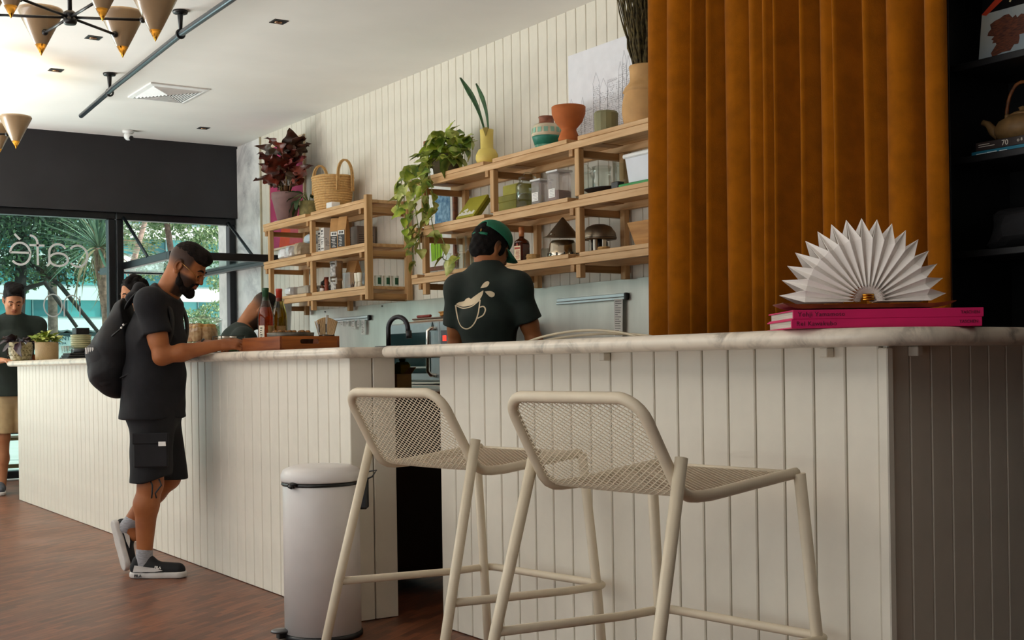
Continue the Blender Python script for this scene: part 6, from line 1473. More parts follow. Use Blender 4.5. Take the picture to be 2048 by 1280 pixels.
flesh('hair', [grow([Eh(-.004, 0, .050, (.098, .072, .084), .02), Eh(.062, 0, .098, (.036, .046, .026), .03), Eh(.088, 0, .080, (.016, .040, .020), .015), half(hF @ V3(-.12, 0, -1), T_(0, 0, .056), .004), half(hF @ V3(1, 0, -.62), T_(.099, 0, .062), .006)], .0035, lambda X, Y, Z: .0012*np.sin(190*X + 150*Z)*np.sin(170*Y + 90*Z))], HAIRB, t)
bd_ = []
for sg in (1, -1): bd_ += [cap(T_(.004, sg*.061, -.040), T_(.028, sg*.053, -.080), .0125, .0165, .015), cap(T_(.028, sg*.053, -.080), T_(.064, sg*.030, -.106), .0165, .020, .015), cap(T_(.064, sg*.030, -.106), T_(.088, 0, -.112), .020, .022, .015), cap(T_(.099, 0, -.0485), T_(.088, sg*.027, -.062), .007, .006, .006), cap(T_(.088, sg*.027, -.062), T_(.078, sg*.032, -.090), .006, .010, .006)]
flesh('beard', [grow(bd_ + [Eh(.090, 0, -.094, (.014, .018, .014), .01), Eh(.108, 0, -.0665, (.020, .019, .0075), .003, True)], .0034, lambda X, Y, Z: .0008*np.sin(260*X + 150*Z)*np.sin(240*Y + 190*Z))], HAIRB, t)
eyes(t, hF, hc, .98); brow(t, hF, hc, HAIRB, .98)
gl = None
WIRE = mat('gold_wire', 'B98A4A', .3, .9)
for sg in (1, -1):
    ring = [tuple(T_(.106 - .012*abs(math.cos(a)) , sg*(.034 + .024*math.cos(a)), -.012 + .021*math.sin(a))) for a in np.linspace(0, 6.28, 21)[:-1]]
    g_ = MB().tube(ring, .0013, 6, closed=True).build('glasses_rim', WIRE, t)
    MB().tube([tuple(T_(.094, sg*.058, -.006)), tuple(T_(.05, sg*.076, .0)), tuple(T_(-.006, sg*.083, .012))], .0014, 6).build('glasses_arm', WIRE, t)
MB().tube([tuple(T_(.106, .010, -.008)), tuple(T_(.112, 0, -.004)), tuple(T_(.106, -.010, -.008))], .0013, 6).build('glasses_bridge', WIRE, t)
dR = elR - shR; dL = elL - shL; eR = shR*.42 + elR*.58; eL = shL*.42 + elL*.58
shirt = [cap(shR - dR*.03, shR*.36 + elR*.64, .060, .074, .03), cap(shL, shL*.36 + elL*.64, .058, .068, .03), half(dR, eR, .004, (eR - .14, eR + .14)), half(dL, eL, .004, (eL - .13, eL + .13))]
shirt += [cap(PM(.002, 0, .80), PM(.012, 0, 1.0), .160, .142, .04, (Fv_, .70)), cap(PM(.012, 0, 1.0), PM(.02, 0, 1.18), .142, .140, .05, (Fv_, .80)), cap(PM(.02, 0, 1.18), PM(.045, 0, 1.33), .140, .112, .05, (Fv_, .70)), cap(shR, shL, .060, .060, .05), cap(nb - Zv*.035 - Rv_*.01, shR, .056, .056, .06), cap(nb - Zv*.035 - Rv_*.01, shL, .056, .056, .06), cap(PM(.045, 0, 1.36), nb - (nb - chest)*.12, .090, .068, .05, (Fv_, .85)), cap(PM(.095, -.04, 1.08), PM(.10, -.03, .92), .06, .05, .05)]
shirt += [half(-Zv, PM(0, 0, .795), .004), half(nb - chest + Rv_*.07, nb - V3(0, 0, .012), .006, (nb - .12, nb + .12)),
          ell(nb + V3(0, 0, .012) + Rv_*.012, (.068, .068, .05), None, .006, True)]
flesh('t_shirt', [grow(shirt, .0065, folds(.0022, 34, 26, 1))], CLB, t)
hemR, hemL = kneeR + Zv*.012, kneeL + Zv*.045
sh = [cap(hipR, hemR - Zv*.04 - Rv_*.0, .112, .100, .04), half(Rv_*.35 - Zv, hemR + Zv*.0, .004), cap(hipL, hemL - Zv*.05, .108, .098, .04), half(-Zv, hemR - Zv*.004, .004), cap(PM(.0, 0, .94), PM(.005, 0, .84), .128, .14, .04, (Fv_, .82))]
sh += [half(Zv, PM(0, 0, .97), .004)]
so = flesh('cargo_shorts', [grow(sh, .0065, folds(.0026, 30, 20, 3))], CLS, t)
mp2 = PM(.045, -.190, .645); Mq = basis(tuple(mp2), tuple(Rv_), tuple(Zv))
MB().box(-.085, .085, -.085, .075, -.012, .010, c=.006, M=Mq).build('cargo_pocket', CLS, so)
MB().box(-.09, .09, .03, .085, -.006, .016, c=.005, M=Mq).build('pocket_flap', CLS, so)
MB().box(.042, .078, .020, .042, .0105, .0175, c=.001, M=Mq).build('white_tag', PAPER, so)
for q in (.03, .075): MB().tube([tuple(PM(q, -.165, .50)), tuple(PM(q + .014, -.170, .47)), tuple(PM(q + .012 - .03*(q > .05), -.168, .43)), tuple(PM(q + .008 - .02*(q > .05), -.168, .405))], .0042, 6).build('drawstring', BLACK, so)
SOCK = mat('grey_sock', '9A9A9E', .9, var=.12, scale=60, stretch=(1, 1, 4), bump=.2)
flesh('sock', [grow([cap(ankR + Zv*.03, ankR - Zv*.05, .041, .043, .02), half(Zv, ankR + Zv*.042, .003)], .004)], SOCK, t)
ul = (kneeL - ankL) / np.linalg.norm(kneeL - ankL)
flesh('sock', [grow([cap(ankL + ul*.05, ankL - ul*.012, .041, .041, .02), half(ul, ankL + ul*.06, .003)], .004)], SOCK, t)
SBK = mat('black_suede', '0E0E11', .8); SWH = mat('shoe_white', 'C9C5C0', .5, var=.05)
s1 = shoe(t, PM(-.100, -.085, .0015), PM(.190, -.095, .0015), Zv, SBK, SWH, BLACK, stripe=SWH)
mb = MB(); put_text(mb, 'FILA', .020, basis(tuple(PM(-.067, -.1255, .015)), tuple(Rv_), (0, 0, 1)), align='LEFT', extrude=.003); put_text(mb, 'FILA', .017, basis(tuple(PM(.053, -.131, .056)), tuple(Rv_ - Zv*.12), tuple(Zv + Rv_*.12)), extrude=.004, mi=1)
o = mb.build('shoe_lettering', [mat('shoe_grey_print', '4A4A4E', .6), PAPER], s1); o['kind'] = 'stuff'
s2 = shoe(t, PM(-.250, .10, .262), PM(-.168, .045, .014), Rv_*.78 + Zv*.2 + Fv_*.6, SBK, SWH, BLACK, stripe=SWH)
th = PM(-.215, .055, .14)
MB().tube([tuple(wrL - (wrL - elL)/np.linalg.norm(wrL - elL)*.012 + V3(0, 0, 0) + (Fv_*math.cos(a)*.031 + Zv*math.sin(a)*.031)) for a in np.linspace(0, 6.28, 17)[:-1]], .007, 6, closed=True).build('watch_strap', BLACK, t)
# backpack, held by its straps
bp = thing('backpack', 'black daypack worn on the back of the man at the counter', 'backpack', tuple(PM(-.21, 0, 1.0)))
BPM = mat('black_nylon', '0F0F13', .75, var=.2, scale=10, bump=.35, bscale=45)
pk = [cap(PM(-.115, 0, 1.34), PM(-.165, 0, 1.16), .070, .105, .06, (Fv_, .62)), cap(PM(-.165, 0, 1.16), PM(-.195, 0, 1.03), .105, .100, .06, (Fv_, .62)), cap(PM(-.215, -.06, 1.12), PM(-.205, .06, 1.02), .07, .08, .05), cap(PM(-.195, 0, 1.03), PM(-.17, 0, .975), .10, .075, .06, (Fv_, .62))]
pk += [half(Rv_ + Zv*.2, PM(-.085, 0, 1.2), .006)]
bo = flesh('pack_body', [grow(pk, .006, folds(.003, 30, 30, 5))], BPM, bp)
flesh('side_pocket', [grow([cap(PM(-.205, -.135, 1.12), PM(-.19, -.130, 1.01), .056, .052, .03, (Fv_, 1.4)), cap(PM(-.255, -.09, 1.13), PM(-.235, -.09, 1.03), .05, .05, .04)], .005, folds(.0015, 60, 40, 2))], mat('pack_mesh', '101014', .7, bump=.6, bscale=300), bp)
for k in range(4): MB().box(-.004, .004, -.016, .016, 0, .003, c=.001, M=basis(tuple(PM(-.285 + .014*k, -.135 - .008*k, 1.14)), tuple(Rv_), tuple(Zv*.9 - Fv_*.2))).build('reflective_bar', PAPER, bp)
MB().tube([tuple(PM(-.07, -.168, 1.27)), tuple(PM(-.13, -.176, 1.22)), tuple(PM(-.20, -.170, 1.16))], .005, 6).build('zip', BLACK, bp)
for q in ((-.085, -.176, 1.265), (-.095, -.178, 1.250)): MB().ball(tuple(PM(*q)), .006, 8).build('zip_pull', PAPER, bp)
for sg, sh_ in ((-1, shR), (1, shL)):
    pts = [PM(-.10, sg*.10, 1.34), PM(-.06, sg*.105, 1.405), PM(.0, sg*.11, 1.445), PM(.07, sg*.12, 1.435), PM(.135, sg*.13, 1.365), PM(.155, sg*.14, 1.25), PM(.12, sg*.165, 1.12), PM(-.02, sg*.168, 1.04), PM(-.12, sg*.15, 1.0)]
    rows = []
    for i, p in enumerate(pts):
        a = pts[max(0, i-1)]; b = pts[min(len(pts)-1, i+1)]; tg = (b - a)/np.linalg.norm(b - a); w_ = Fv_ - tg*(Fv_ @ tg); w_ = w_/np.linalg.norm(w_)*(.032 if i < 6 else .014); rows.append([tuple(p - w_), tuple(p), tuple(p + w_)])
    so_ = MB().grid(rows).build('strap', BPM, bp, solid=.014); sb = so_.modifiers.new('round', 'SUBSURF'); sb.levels = sb.render_levels = 2
MB().tube([tuple(PM(-.13, -.03, 1.36)), tuple(PM(-.135, -.02, 1.40)), tuple(PM(-.135, .02, 1.40)), tuple(PM(-.13, .03, 1.36))], .008, 6).build('grab_loop', BPM, bp)
# hood of a thin layer lying behind the neck
flesh('hood_roll', [grow([cap(PM(-.075, -.10, 1.40), PM(-.055, 0, 1.455), .022, .026, .03), cap(PM(-.055, 0, 1.455), PM(-.075, .10, 1.40), .026, .022, .03), cap(PM(-.06, -.09, 1.40), PM(.02, -.09, 1.43), .02, .016, .03), cap(PM(-.06, .09, 1.40), PM(.02, .09, 1.43), .02, .016, .03)], .005)], CLB, t)
# ================================================================== the capped barista seen from behind
A0 = V3(3.43, 5.33, 0)
ft = np.array(_F*math.cos(R(20)) + _Rt*math.sin(R(20))); rt = np.array(_Rt*math.cos(R(20)) - _F*math.sin(R(20)))
def PB(f, r, z): return A0 + ft*f + rt*r + Zv*z
t = thing('person', 'barista in a backwards green cap and dark green T-shirt, seen from behind the bar', 'person', tuple(A0))
SK2 = skin('skin_olive', 'A66A3E', '8F5631')
nb = PB(.025, -.015, 1.535); hF = frame(ft*.80 + rt*.52 - Zv*.42, Zv*.92 + ft*.32 + rt*.2); hc = PB(.075, -.012, 1.64)
shR, shL = PB(.0, .158, 1.435), PB(.0, -.166, 1.43); elR, elL = PB(.06, .222, 1.16), PB(.05, -.205, 1.14); wrR, wrL = PB(.30, .20, 1.02), PB(.30, -.17, 1.02)
tor = [cap(PB(0, 0, .95), PB(.0, 0, 1.28), .10, .105, .03, (ft, 1.2)), cap(shR, shL, .045, .045, .03), cap(PB(0, 0, 1.32), nb, .08, .056, .03)] + chain([PB(0, .09, .9), PB(.02, .095, .48), PB(-.01, .10, .08)], [.095, .06, .04], .03) + chain([PB(0, -.09, .9), PB(.02, -.095, .48), PB(-.01, -.10, .08)], [.095, .06, .04], .03)
arms = [grow(arm(shR, elR, wrR) + hand_prims(wrR, ft*.9 - rt*.3 - Zv*.2, Zv, -rt, (.5,)*4), .005), grow(arm(shL, elL, wrL) + hand_prims(wrL, ft*.9 + rt*.3 - Zv*.2, Zv, rt, (.5,)*4), .005)]
flesh('body', [grow(tor, .008), grow(head_prims(hF, hc, .98, nb), .004)] + arms, SK2, t, lambda P: fade(P, hF, hc, .98, False))
T_ = lambda f, l, u: hc + hF @ (V3(f, l, u) * .98)
Eh = lambda f, l, u, r, k=.02, sub=False: ell(T_(f, l, u), V3(*r)*.98, hF, k, sub)
curl = lambda X, Y, Z: .0035*np.sin(120*X + 40*Z)*np.sin(110*Y + 60*Z)*np.sin(100*Z)
flesh('hair', [grow([Eh(-.018, 0, .038, (.106, .086, .090), .02), Eh(-.062, 0, -.032, (.052, .066, .055), .03), Eh(-.04, .05, -.03, (.04, .03, .04), .02), Eh(-.04, -.05, -.03, (.04, .03, .04), .02), Eh(.02, .07, .0, (.022, .014, .04), .01), Eh(.02, -.07, .0, (.022, .014, .04), .01), half(hF @ V3(1, 0, -.2), T_(.055, 0, .03), .006)], .0042, curl)], HAIR, t)
eyes(t, hF, hc, .98)
CAPM = mat('cap_green', '0F6A4C', .75, var=.06, bump=.15, bscale=90)
crown = [Eh(-.006, 0, .058, (.112, .092, .092), .02), half(hF @ V3(-.28, 0, -1), T_(0, 0, .052), .003), Eh(-.006, 0, .052, (.106, .086, .088), .003, True), Eh(-.125, 0, .085, (.052, .046, .036), .006, True)]
co = flesh('cap', [grow(crown, .0042)], CAPM, t)
rows = []
for i in range(9):
    a = R(-62 + 124*i/8); rows.append([tuple(T_(.085*math.cos(a) + .012 + q*.085*math.cos(a)*1.0, .082*math.sin(a)*(1 - .08*q), .030 - .030*q - .018*math.sin(a)**2)) for q in (0, .5, 1)])
MB().grid(rows).build('peak', CAPM, co, solid=.004)
MB().tube([tuple(T_(-.114*math.cos(a) - .002, .092*math.sin(a), .036 - .022*math.cos(a)*.2)) for a in np.linspace(-.75, .75, 9)], .0085, 6).build('rear_strap', CAPM, co)
MB().ball(tuple(T_(-.006, 0, .151)), .007, 8).build('button', CAPM, co)
MB().lathe([(.0, 0), (.009, .001), (.009, .004), (0, .005)], 12, M=orient(tuple(T_(-.112, -.035, .046)), tuple(hF @ V3(0, 0, 1)), tuple(hF @ V3(-1, 0, 0)))).build('buckle', mat('buckle_brass', '7A5A30', .4, .8), co)
eR = shR*.36 + elR*.64; eL = shL*.36 + elL*.64
shirt = [cap(shR, shR*.3 + elR*.7, .056, .076, .03), cap(shL, shL*.3 + elL*.7, .056, .076, .03), half(elR - shR, eR, .004, (eR - .14, eR + .14)), half(elL - shL, eL, .004, (eL - .14, eL + .14)),
         cap(PB(.0, 0, .84), PB(0, 0, 1.05), .140, .134, .04, (ft, 1.22)), cap(PB(0, 0, 1.05), PB(-.005, 0, 1.26), .136, .144, .05, (ft, 1.22)), cap(PB(-.005, 0, 1.28), PB(.0, 0, 1.40), .138, .10, .05, (ft, 1.1)), cap(shR, shL, .058, .058, .05), cap(nb - Zv*.03, shR, .056, .054, .07), cap(nb - Zv*.03, shL, .056, .054, .07), cap(PB(.0, 0, 1.42), nb - Zv*.02, .085, .070, .06),
         ell(nb + Zv*.035, (.066, .066, .05), None, .005, True), half(-Zv, PB(0, 0, .79), .004)]
P, Q = grow(shirt, .0065, folds(.0022, 30, 22, 7)); shb = flesh('t_shirt', [(P, Q)], CLG, t)
MB().tube([tuple(nb + Zv*(-.002) + (rt*math.cos(a)*.068 + ft*math.sin(a)*.068) - Zv*.012*math.sin(a)) for a in np.linspace(0, 6.28, 25)[:-1]], .006, 6, closed=True).build('collar', CLG, t)
flesh('trousers', [grow([cap(PB(0, 0, .92), PB(0, 0, .86), .135, .14, .03, (ft, 1.15))] + chain([PB(0, .09, .86), PB(.02, .095, .48), PB(-.01, .10, .06)], [.11, .085, .075], .03) + chain([PB(0, -.09, .86), PB(.02, -.095, .48), PB(-.01, -.10, .06)], [.11, .085, .075], .03) + [half(-Zv, PB(0, 0, .05), .004)], .009)], CLS, t)
for sg in (1, -1): shoe(t, PB(-.10, sg*.10, .0015), PB(.18, sg*.11, .0015), Zv, SBK, SWH, None)
# cream print on the back of the shirt: a plain tilted cup with a splash
import mathutils.bvhtree as _bv
tree = _bv.BVHTree.FromPolygons([tuple(p) for p in P], [tuple(int(i) for i in q) for q in Q])
def on_back(x, z):
    o = Vector(tuple(PB(-.6, x, z))); h = tree.ray_cast(o, Vector(tuple(ft))); q = h[0] if h[0] is not None else Vector(tuple(PB(-.14, x, z))); return q - Vector(tuple(ft))*.0022
PRT = mat('cream_print', 'DCC9A8', .75, var=.03)
ex, ez = -.068, 1.315
def smooth(p):
    o = []
    for i in range(len(p) - 1):
        a, b, c, d = p[max(0, i-1)], p[i], p[i+1], p[min(len(p)-1, i+2)]
        for k in range(4):
            u = k/4; o.append(tuple(.5*((2*b[j]) + (c[j]-a[j])*u + (2*a[j]-5*b[j]+4*c[j]-d[j])*u*u + (3*b[j]-a[j]-3*c[j]+d[j])*u**3) for j in (0, 1)))
    return o + [p[-1]]
def stroke(pts, w_, name='print_line', closed=False):
    pts = smooth(pts)
    fine = []
    for i in range(len(pts) - (0 if closed else 1)):
        a, b = pts[i], pts[(i+1) % len(pts)]; n_ = max(1, int(math.dist(a, b)/.007))
        for j in range(n_): fine.append((a[0] + (b[0]-a[0])*j/n_, a[1] + (b[1]-a[1])*j/n_))
    if not closed: fine.append(pts[-1])
    rows = []
    for i, p in enumerate(fine):
        a = fine[i-1] if (i or closed) else p; b = fine[(i+1) % len(fine)] if (i < len(fine)-1 or closed) else p; d = Vector((b[0]-a[0], b[1]-a[1])).normalized(); n_ = Vector((-d.y, d.x))*w_/2
        rows.append([tuple(on_back(ex + 1.22*(p[0] - n_.x), ez + 1.05*(p[1] - n_.y))), tuple(on_back(ex + 1.22*(p[0] + n_.x), ez + 1.05*(p[1] + n_.y)))])
    if closed: rows.append(rows[0])
    MB().grid(rows).build(name, PRT, shb)
def fill(pts, name):
    pts = smooth(pts + pts[:1])[:-1]
    c = (sum(p[0] for p in pts)/len(pts), sum(p[1] for p in pts)/len(pts)); vs = [tuple(on_back(ex + 1.22*c[0], ez + 1.05*c[1]))]; n_ = len(pts); fs = []
    for k in (1, 2, 3):
        for p in pts: vs.append(tuple(on_back(ex + 1.22*(c[0] + (p[0]-c[0])*k/3), ez + 1.05*(c[1] + (p[1]-c[1])*k/3))))
    for i in range(n_):
        j = (i+1) % n_; fs.append((0, 1+i, 1+j))
        for k in (0, 1): fs.append((1+k*n_+i, 1+(k+1)*n_+i, 1+(k+1)*n_+j, 1+k*n_+j))
    MB().add(vs, fs).build(name, PRT, shb)
stroke([(-.076, .030), (-.074, -.005), (-.062, -.045), (-.040, -.075), (-.010, -.088), (.018, -.080), (.040, -.055), (.052, -.020), (.054, .012), (.054, .05)], .0055)
stroke([(-.076, .030), (-.055, .018), (-.02, .012), (.02, .02), (.054, .05)], .005)
stroke([(.054, .012), (.072, .016), (.082, .0), (.074, -.026), (.050, -.040)], .0055)
fill([(-.074, .034), (-.055, .044), (-.038, .040), (-.022, .056), (-.004, .062), (.012, .054), (.03, .066), (.05, .076), (.066, .094), (.062, .07), (.05, .048), (.02, .026), (-.02, .020), (-.055, .024)], 'print_splash')
fill([(.072, .088), (.094, .090), (.110, .080), (.108, .064), (.094, .062)], 'print_drop'); fill([(.054, .105), (.066, .128), (.082, .138), (.090, .128), (.080, .110)], 'print_drop')
# ================================================================== the barista by the window, facing the room
A0 = V3(2.37, 11.16, 0); ft = np.array((Vector((-.12, -1, 0))).normalized()); rt = np.array((Vector((1, -.12, 0))).normalized())   # rt: towards the picture's right
def PC(f, r, z): return A0 + ft*f + rt*r + Zv*z
t = thing('person', 'barista in dark green T-shirt and beige shorts standing at the counter end', 'person', tuple(A0))
SK3 = skin('skin_fair', 'BC8460', 'A8704E')
nb = PC(.02, 0, 1.50); hF = frame(ft*.88 - Zv*.46, Zv*.88 + ft*.46); hc = PC(.065, 0, 1.645)
shR, shL = PC(0, -.19, 1.43), PC(0, .19, 1.43); elR, elL = PC(.06, -.25, 1.16), PC(.05, .245, 1.15); wrR, wrL = PC(.28, -.14, 1.13), PC(.27, .12, 1.14)
tor = [cap(PC(0, 0, .95), PC(0, 0, 1.3), .10, .105, .03, (ft, 1.2)), cap(shR, shL, .045, .045, .03), cap(PC(0, 0, 1.32), nb, .10, .06, .05)]
for sg in (1, -1): tor += chain([PC(0, sg*.09, .9), PC(.015, sg*.10, .49), PC(-.015, sg*.105, .30), PC(-.01, sg*.11, .07)], [.095, .058, .056, .036], .03)
flesh('body', [grow(tor, .008), grow(head_prims(hF, hc, .98, nb), .004), grow(arm(shR, elR, wrR) + hand_prims(wrR, ft*.7 + rt*.6, Zv, rt, (.4,)*4), .005), grow(arm(shL, elL, wrL) + hand_prims(wrL, ft*.7 - rt*.6, Zv, -rt, (.4,)*4), .005)], SK3, t, lambda P: fade(P, hF, hc, .98, False))
T_ = lambda f, l, u: hc + hF @ (V3(f, l, u) * .98)
Eh = lambda f, l, u, r, k=.02, sub=False: ell(T_(f, l, u), V3(*r)*.98, hF, k, sub)
flesh('hair', [grow([Eh(-.018, 0, .050, (.106, .084, .100), .02), Eh(.055, 0, .114, (.054, .064, .038), .03), Eh(.085, .03, .098, (.024, .03, .022), .012), Eh(.088, -.025, .100, (.022, .03, .022), .012), Eh(.0, .045, .118, (.045, .035, .03), .02), Eh(-.02, -.04, .122, (.045, .04, .03), .02), half(hF @ V3(1, 0, -1.0), T_(.078, 0, .070), .01), half(hF @ V3(-.1, 0, -1), T_(0, 0, -.012), .01)], .0045, curl)], HAIR, t)
eyes(t, hF, hc, .98); brow(t, hF, hc, HAIR, .98)
flesh('goatee', [grow([Eh(.080, 0, -.113, (.012, .017, .009), .01)], .004)], HAIRB, t)
eR = shR*.38 + elR*.62; eL = shL*.38 + elL*.62
shirt = [cap(shR, shR*.3 + elR*.7, .056, .073, .03), cap(shL, shL*.3 + elL*.7, .056, .073, .03), half(elR - shR, eR, .004, (eR - .13, eR + .13)), half(elL - shL, eL, .004, (eL - .13, eL + .13)), cap(PC(0, 0, .82), PC(0, 0, 1.08), .150, .134, .04, (rt, .76)), cap(PC(0, 0, 1.08), PC(0, 0, 1.30), .132, .130, .05, (rt, .82)), cap(PC(0, 0, 1.3), PC(0, 0, 1.39), .145, .11, .05, (ft, 1.1)), cap(shR, shL, .058, .058, .05), cap(nb - Zv*.03, shR, .056, .054, .07), cap(nb - Zv*.03, shL, .056, .054, .07), cap(PC(0, 0, 1.40), nb - Zv*.02, .09, .07, .06),
         ell(nb + Zv*.03 + ft*.015, (.064, .064, .05), None, .005, True), half(-Zv, PC(0, 0, .83), .004)]
flesh('t_shirt', [grow(shirt, .007, folds(.0022, 30, 22, 9))], CLG, t)
KH = mat('beige_cotton', 'B8A078', .85, var=.06, bump=.2, bscale=40)
sh = [cap(PC(0, 0, .92), PC(0, 0, .86), .135, .14, .03, (ft, 1.15))]
for sg in (1, -1): sh += [cap(PC(0, sg*.09, .86), PC(.01, sg*.10, .50), .112, .098, .03)]
flesh('shorts', [grow(sh + [half(-Zv, PC(0, 0, .515), .004), half(Zv, PC(0, 0, .93), .004)], .007, folds(.0025, 34, 24, 4))], KH, t)
for sg in (1, -1): shoe(t, PC(-.08, sg*.11, .0015), PC(.17, sg*.14, .0015), Zv, mat('grey_trainer', '4A4E56', .8, bump=.3), SWH, PAPER, nm='shoe')
# ================================================================== the barista bent over behind the bottles
A0 = V3(3.05, 8.02, 0); ft = np.array(Vector((.97, -.22, 0)).normalized()); rt = np.array(Vector((-.22, -.97, 0)).normalized())
def PD(f, r, z): return A0 + ft*f + rt*r + Zv*z
t = thing('person', 'cropped haired barista in dark green bending down behind the wine bottles', 'person', tuple(A0))
nb = PD(.13, 0, 1.315); hF = frame(ft*.62 - Zv*.80, Zv*.62 + ft*.80); hc = PD(.255, 0, 1.435)
shR, shL = PD(.10, .18, 1.23), PD(.10, -.18, 1.25); elR, elL = PD(.20, .23, .95), PD(.20, -.23, .96); wrR, wrL = PD(.42, .15, .93), PD(.42, -.15, .93)
tor = [cap(PD(-.16, 0, .90), PD(.08, 0, 1.16), .10, .105, .03), cap(shR, shL, .045, .045, .03), cap(PD(.09, 0, 1.18), nb, .10, .062, .05)]
for sg in (1, -1): tor += chain([PD(-.16, sg*.09, .88), PD(-.10, sg*.10, .48), PD(-.14, sg*.105, .07)], [.095, .06, .038], .03)
SK4 = skin('skin_brown', '9E6640', '84502E')
flesh('body', [grow(tor, .008), grow(head_prims(hF, hc, .98, nb), .0042), grow(arm(shR, elR, wrR) + hand_prims(wrR, ft*.9 - Zv*.2, Zv, -rt, (.5,)*4), .0055), grow(arm(shL, elL, wrL) + hand_prims(wrL, ft*.9 - Zv*.2, Zv, rt, (.5,)*4), .0055)], SK4, t, lambda P: fade(P, hF, hc, .98, True))
T_ = lambda f, l, u: hc + hF @ (V3(f, l, u) * .98)
Eh = lambda f, l, u, r, k=.02, sub=False: ell(T_(f, l, u), V3(*r)*.98, hF, k, sub)
flesh('hair', [grow([Eh(-.006, 0, .040, (.1, .077, .090), .02), half(hF @ V3(.1, 0, -1), T_(0, 0, .058), .008), half(hF @ V3(1, 0, -.6), T_(.09, 0, .06), .006)], .0045)], HAIRB, t)
eyes(t, hF, hc, .98)
eR = shR*.38 + elR*.62; eL = shL*.38 + elL*.62
flesh('t_shirt', [grow([cap(shR, eR + (elR - shR)*.1, .072, .076, .03), cap(shL, eL + (elL - shL)*.1, .072, .076, .03), half(elR - shR, eR, .004, (eR - .13, eR + .13)), half(elL - shL, eL, .004, (eL - .13, eL + .13)), cap(PD(-.17, 0, .86), PD(-.05, 0, 1.05), .148, .148, .05), cap(PD(-.05, 0, 1.05), PD(.07, 0, 1.17), .15, .13, .05), cap(shR, shL, .074, .074, .06), cap(PD(.07, 0, 1.18), nb - ft*.02 - Zv*.03, .10, .074, .06), ell(nb + ft*.025 + Zv*.03, (.066, .066, .055), None, .005, True), half(-Zv, PD(0, 0, .80), .004)], .0075, folds(.003, 34, 24, 12))], CLG, t)
flesh('trousers', [grow([cap(PD(-.16, 0, .9), PD(-.16, 0, .86), .13, .135, .03)] + sum([chain([PD(-.16, sg*.09, .86), PD(-.10, sg*.10, .48), PD(-.14, sg*.105, .06)], [.108, .085, .075], .03) for sg in (1, -1)], []) + [half(-Zv, PD(0, 0, .05), .004)], .01)], CLS, t)
for sg in (1, -1): shoe(t, PD(-.24, sg*.105, .0015), PD(.03, sg*.115, .0015), Zv, SBK, SWH, None)
for (z, r_) in ((1.10, 0), (1.06, .015)): MB().ball(tuple(PD(-.155 + r_, .075 - r_, z)), (.012, .012, .018), 10).build('shirt_print', PRT, t)
# ================================================================== the curly haired colleague half hidden behind the customer
A0 = V3(2.885, 9.33, 0); ft = np.array(Vector((-.95, -.25, 0)).normalized()); rt = np.array(Vector((.25, -.95, 0)).normalized())
def PE(f, r, z): return A0 + ft*f + rt*r + Zv*z
t = thing('person', 'curly haired person with a dark apron strap, half hidden behind the man with the backpack', 'person', tuple(A0))
nb = PE(.02, 0, 1.45); hF = frame(ft*.97 - rt*.05 - Zv*.2, Zv*.97 + ft*.2); hc = PE(.05, 0, 1.60)
shR, shL = PE(0, .17, 1.36), PE(0, -.17, 1.36)
tor = [cap(PE(0, 0, .92), PE(0, 0, 1.24), .095, .10, .03, (ft, 1.2)), cap(shR, shL, .055, .055, .05), cap(PE(0, 0, 1.26), nb, .095, .054, .05)]
for sg in (1, -1): tor += chain([PE(0, sg*.085, .87), PE(.015, sg*.09, .47), PE(-.01, sg*.095, .07)], [.09, .058, .038], .03)
am = [grow(arm(PE(0, sg*.17, 1.36), PE(.03, sg*.22, 1.09), PE(.20, sg*.14, 1.175), .92) + hand_prims(PE(.20, sg*.14, 1.175), ft*.9 - rt*sg*.3, Zv, -rt*sg, (.4,)*4, s=.92), .0055) for sg in (1, -1)]
flesh('body', [grow(tor, .008), grow(head_prims(hF, hc, .94, nb), .0042)] + am, SK3, t, lambda P: fade(P, hF, hc, .94, False) * V3(1, 1, 1, .35))
T_ = lambda f, l, u: hc + hF @ (V3(f, l, u) * .94)
Eh = lambda f, l, u, r, k=.02, sub=False: ell(T_(f, l, u), V3(*r)*.94, hF, k, sub)
rg = random.Random(9); cur = []
for k in range(70):
    a = rg.uniform(0, 6.28); b = rg.uniform(-.25, 1.5); v = V3(math.cos(a)*math.cos(b), math.sin(a)*math.cos(b), math.sin(b))
    if v[0] > .62 and v[2] < .66: continue
    cur.append(Eh(-.02 + .098*v[0], .086*v[1], .045 + .096*v[2], (.021, .021, .021), .008))
flesh('hair', [grow([Eh(-.022, 0, .045, (.104, .088, .096), .02), half(hF @ V3(1, 0, -.55), T_(.075, 0, .05), .008)] + cur, .0045)], HAIR, t)
eyes(t, hF, hc, .94); brow(t, hF, hc, HAIR, .94)
flesh('top', [grow([cap(PE(0, 0, .8), PE(0, 0, 1.05), .14, .135, .04, (ft, 1.2)), cap(PE(0, 0, 1.05), PE(0, 0, 1.26), .135, .14, .05, (ft, 1.2)), cap(shR, shL, .068, .068, .05), cap(PE(0, 0, 1.3), nb - Zv*.015, .09, .066, .06), cap(shR, PE(.02, .205, 1.18), .066, .068, .03), cap(shL, PE(.02, -.205, 1.18), .066, .068, .03), ell(nb + Zv*.03, (.06, .06, .045), None, .005, True), half(-Zv, PE(0, 0, .78), .004)], .0075, folds(.0022, 30, 22, 14))], mat('pale_linen', 'C8C2B8', .85, bump=.2), t)
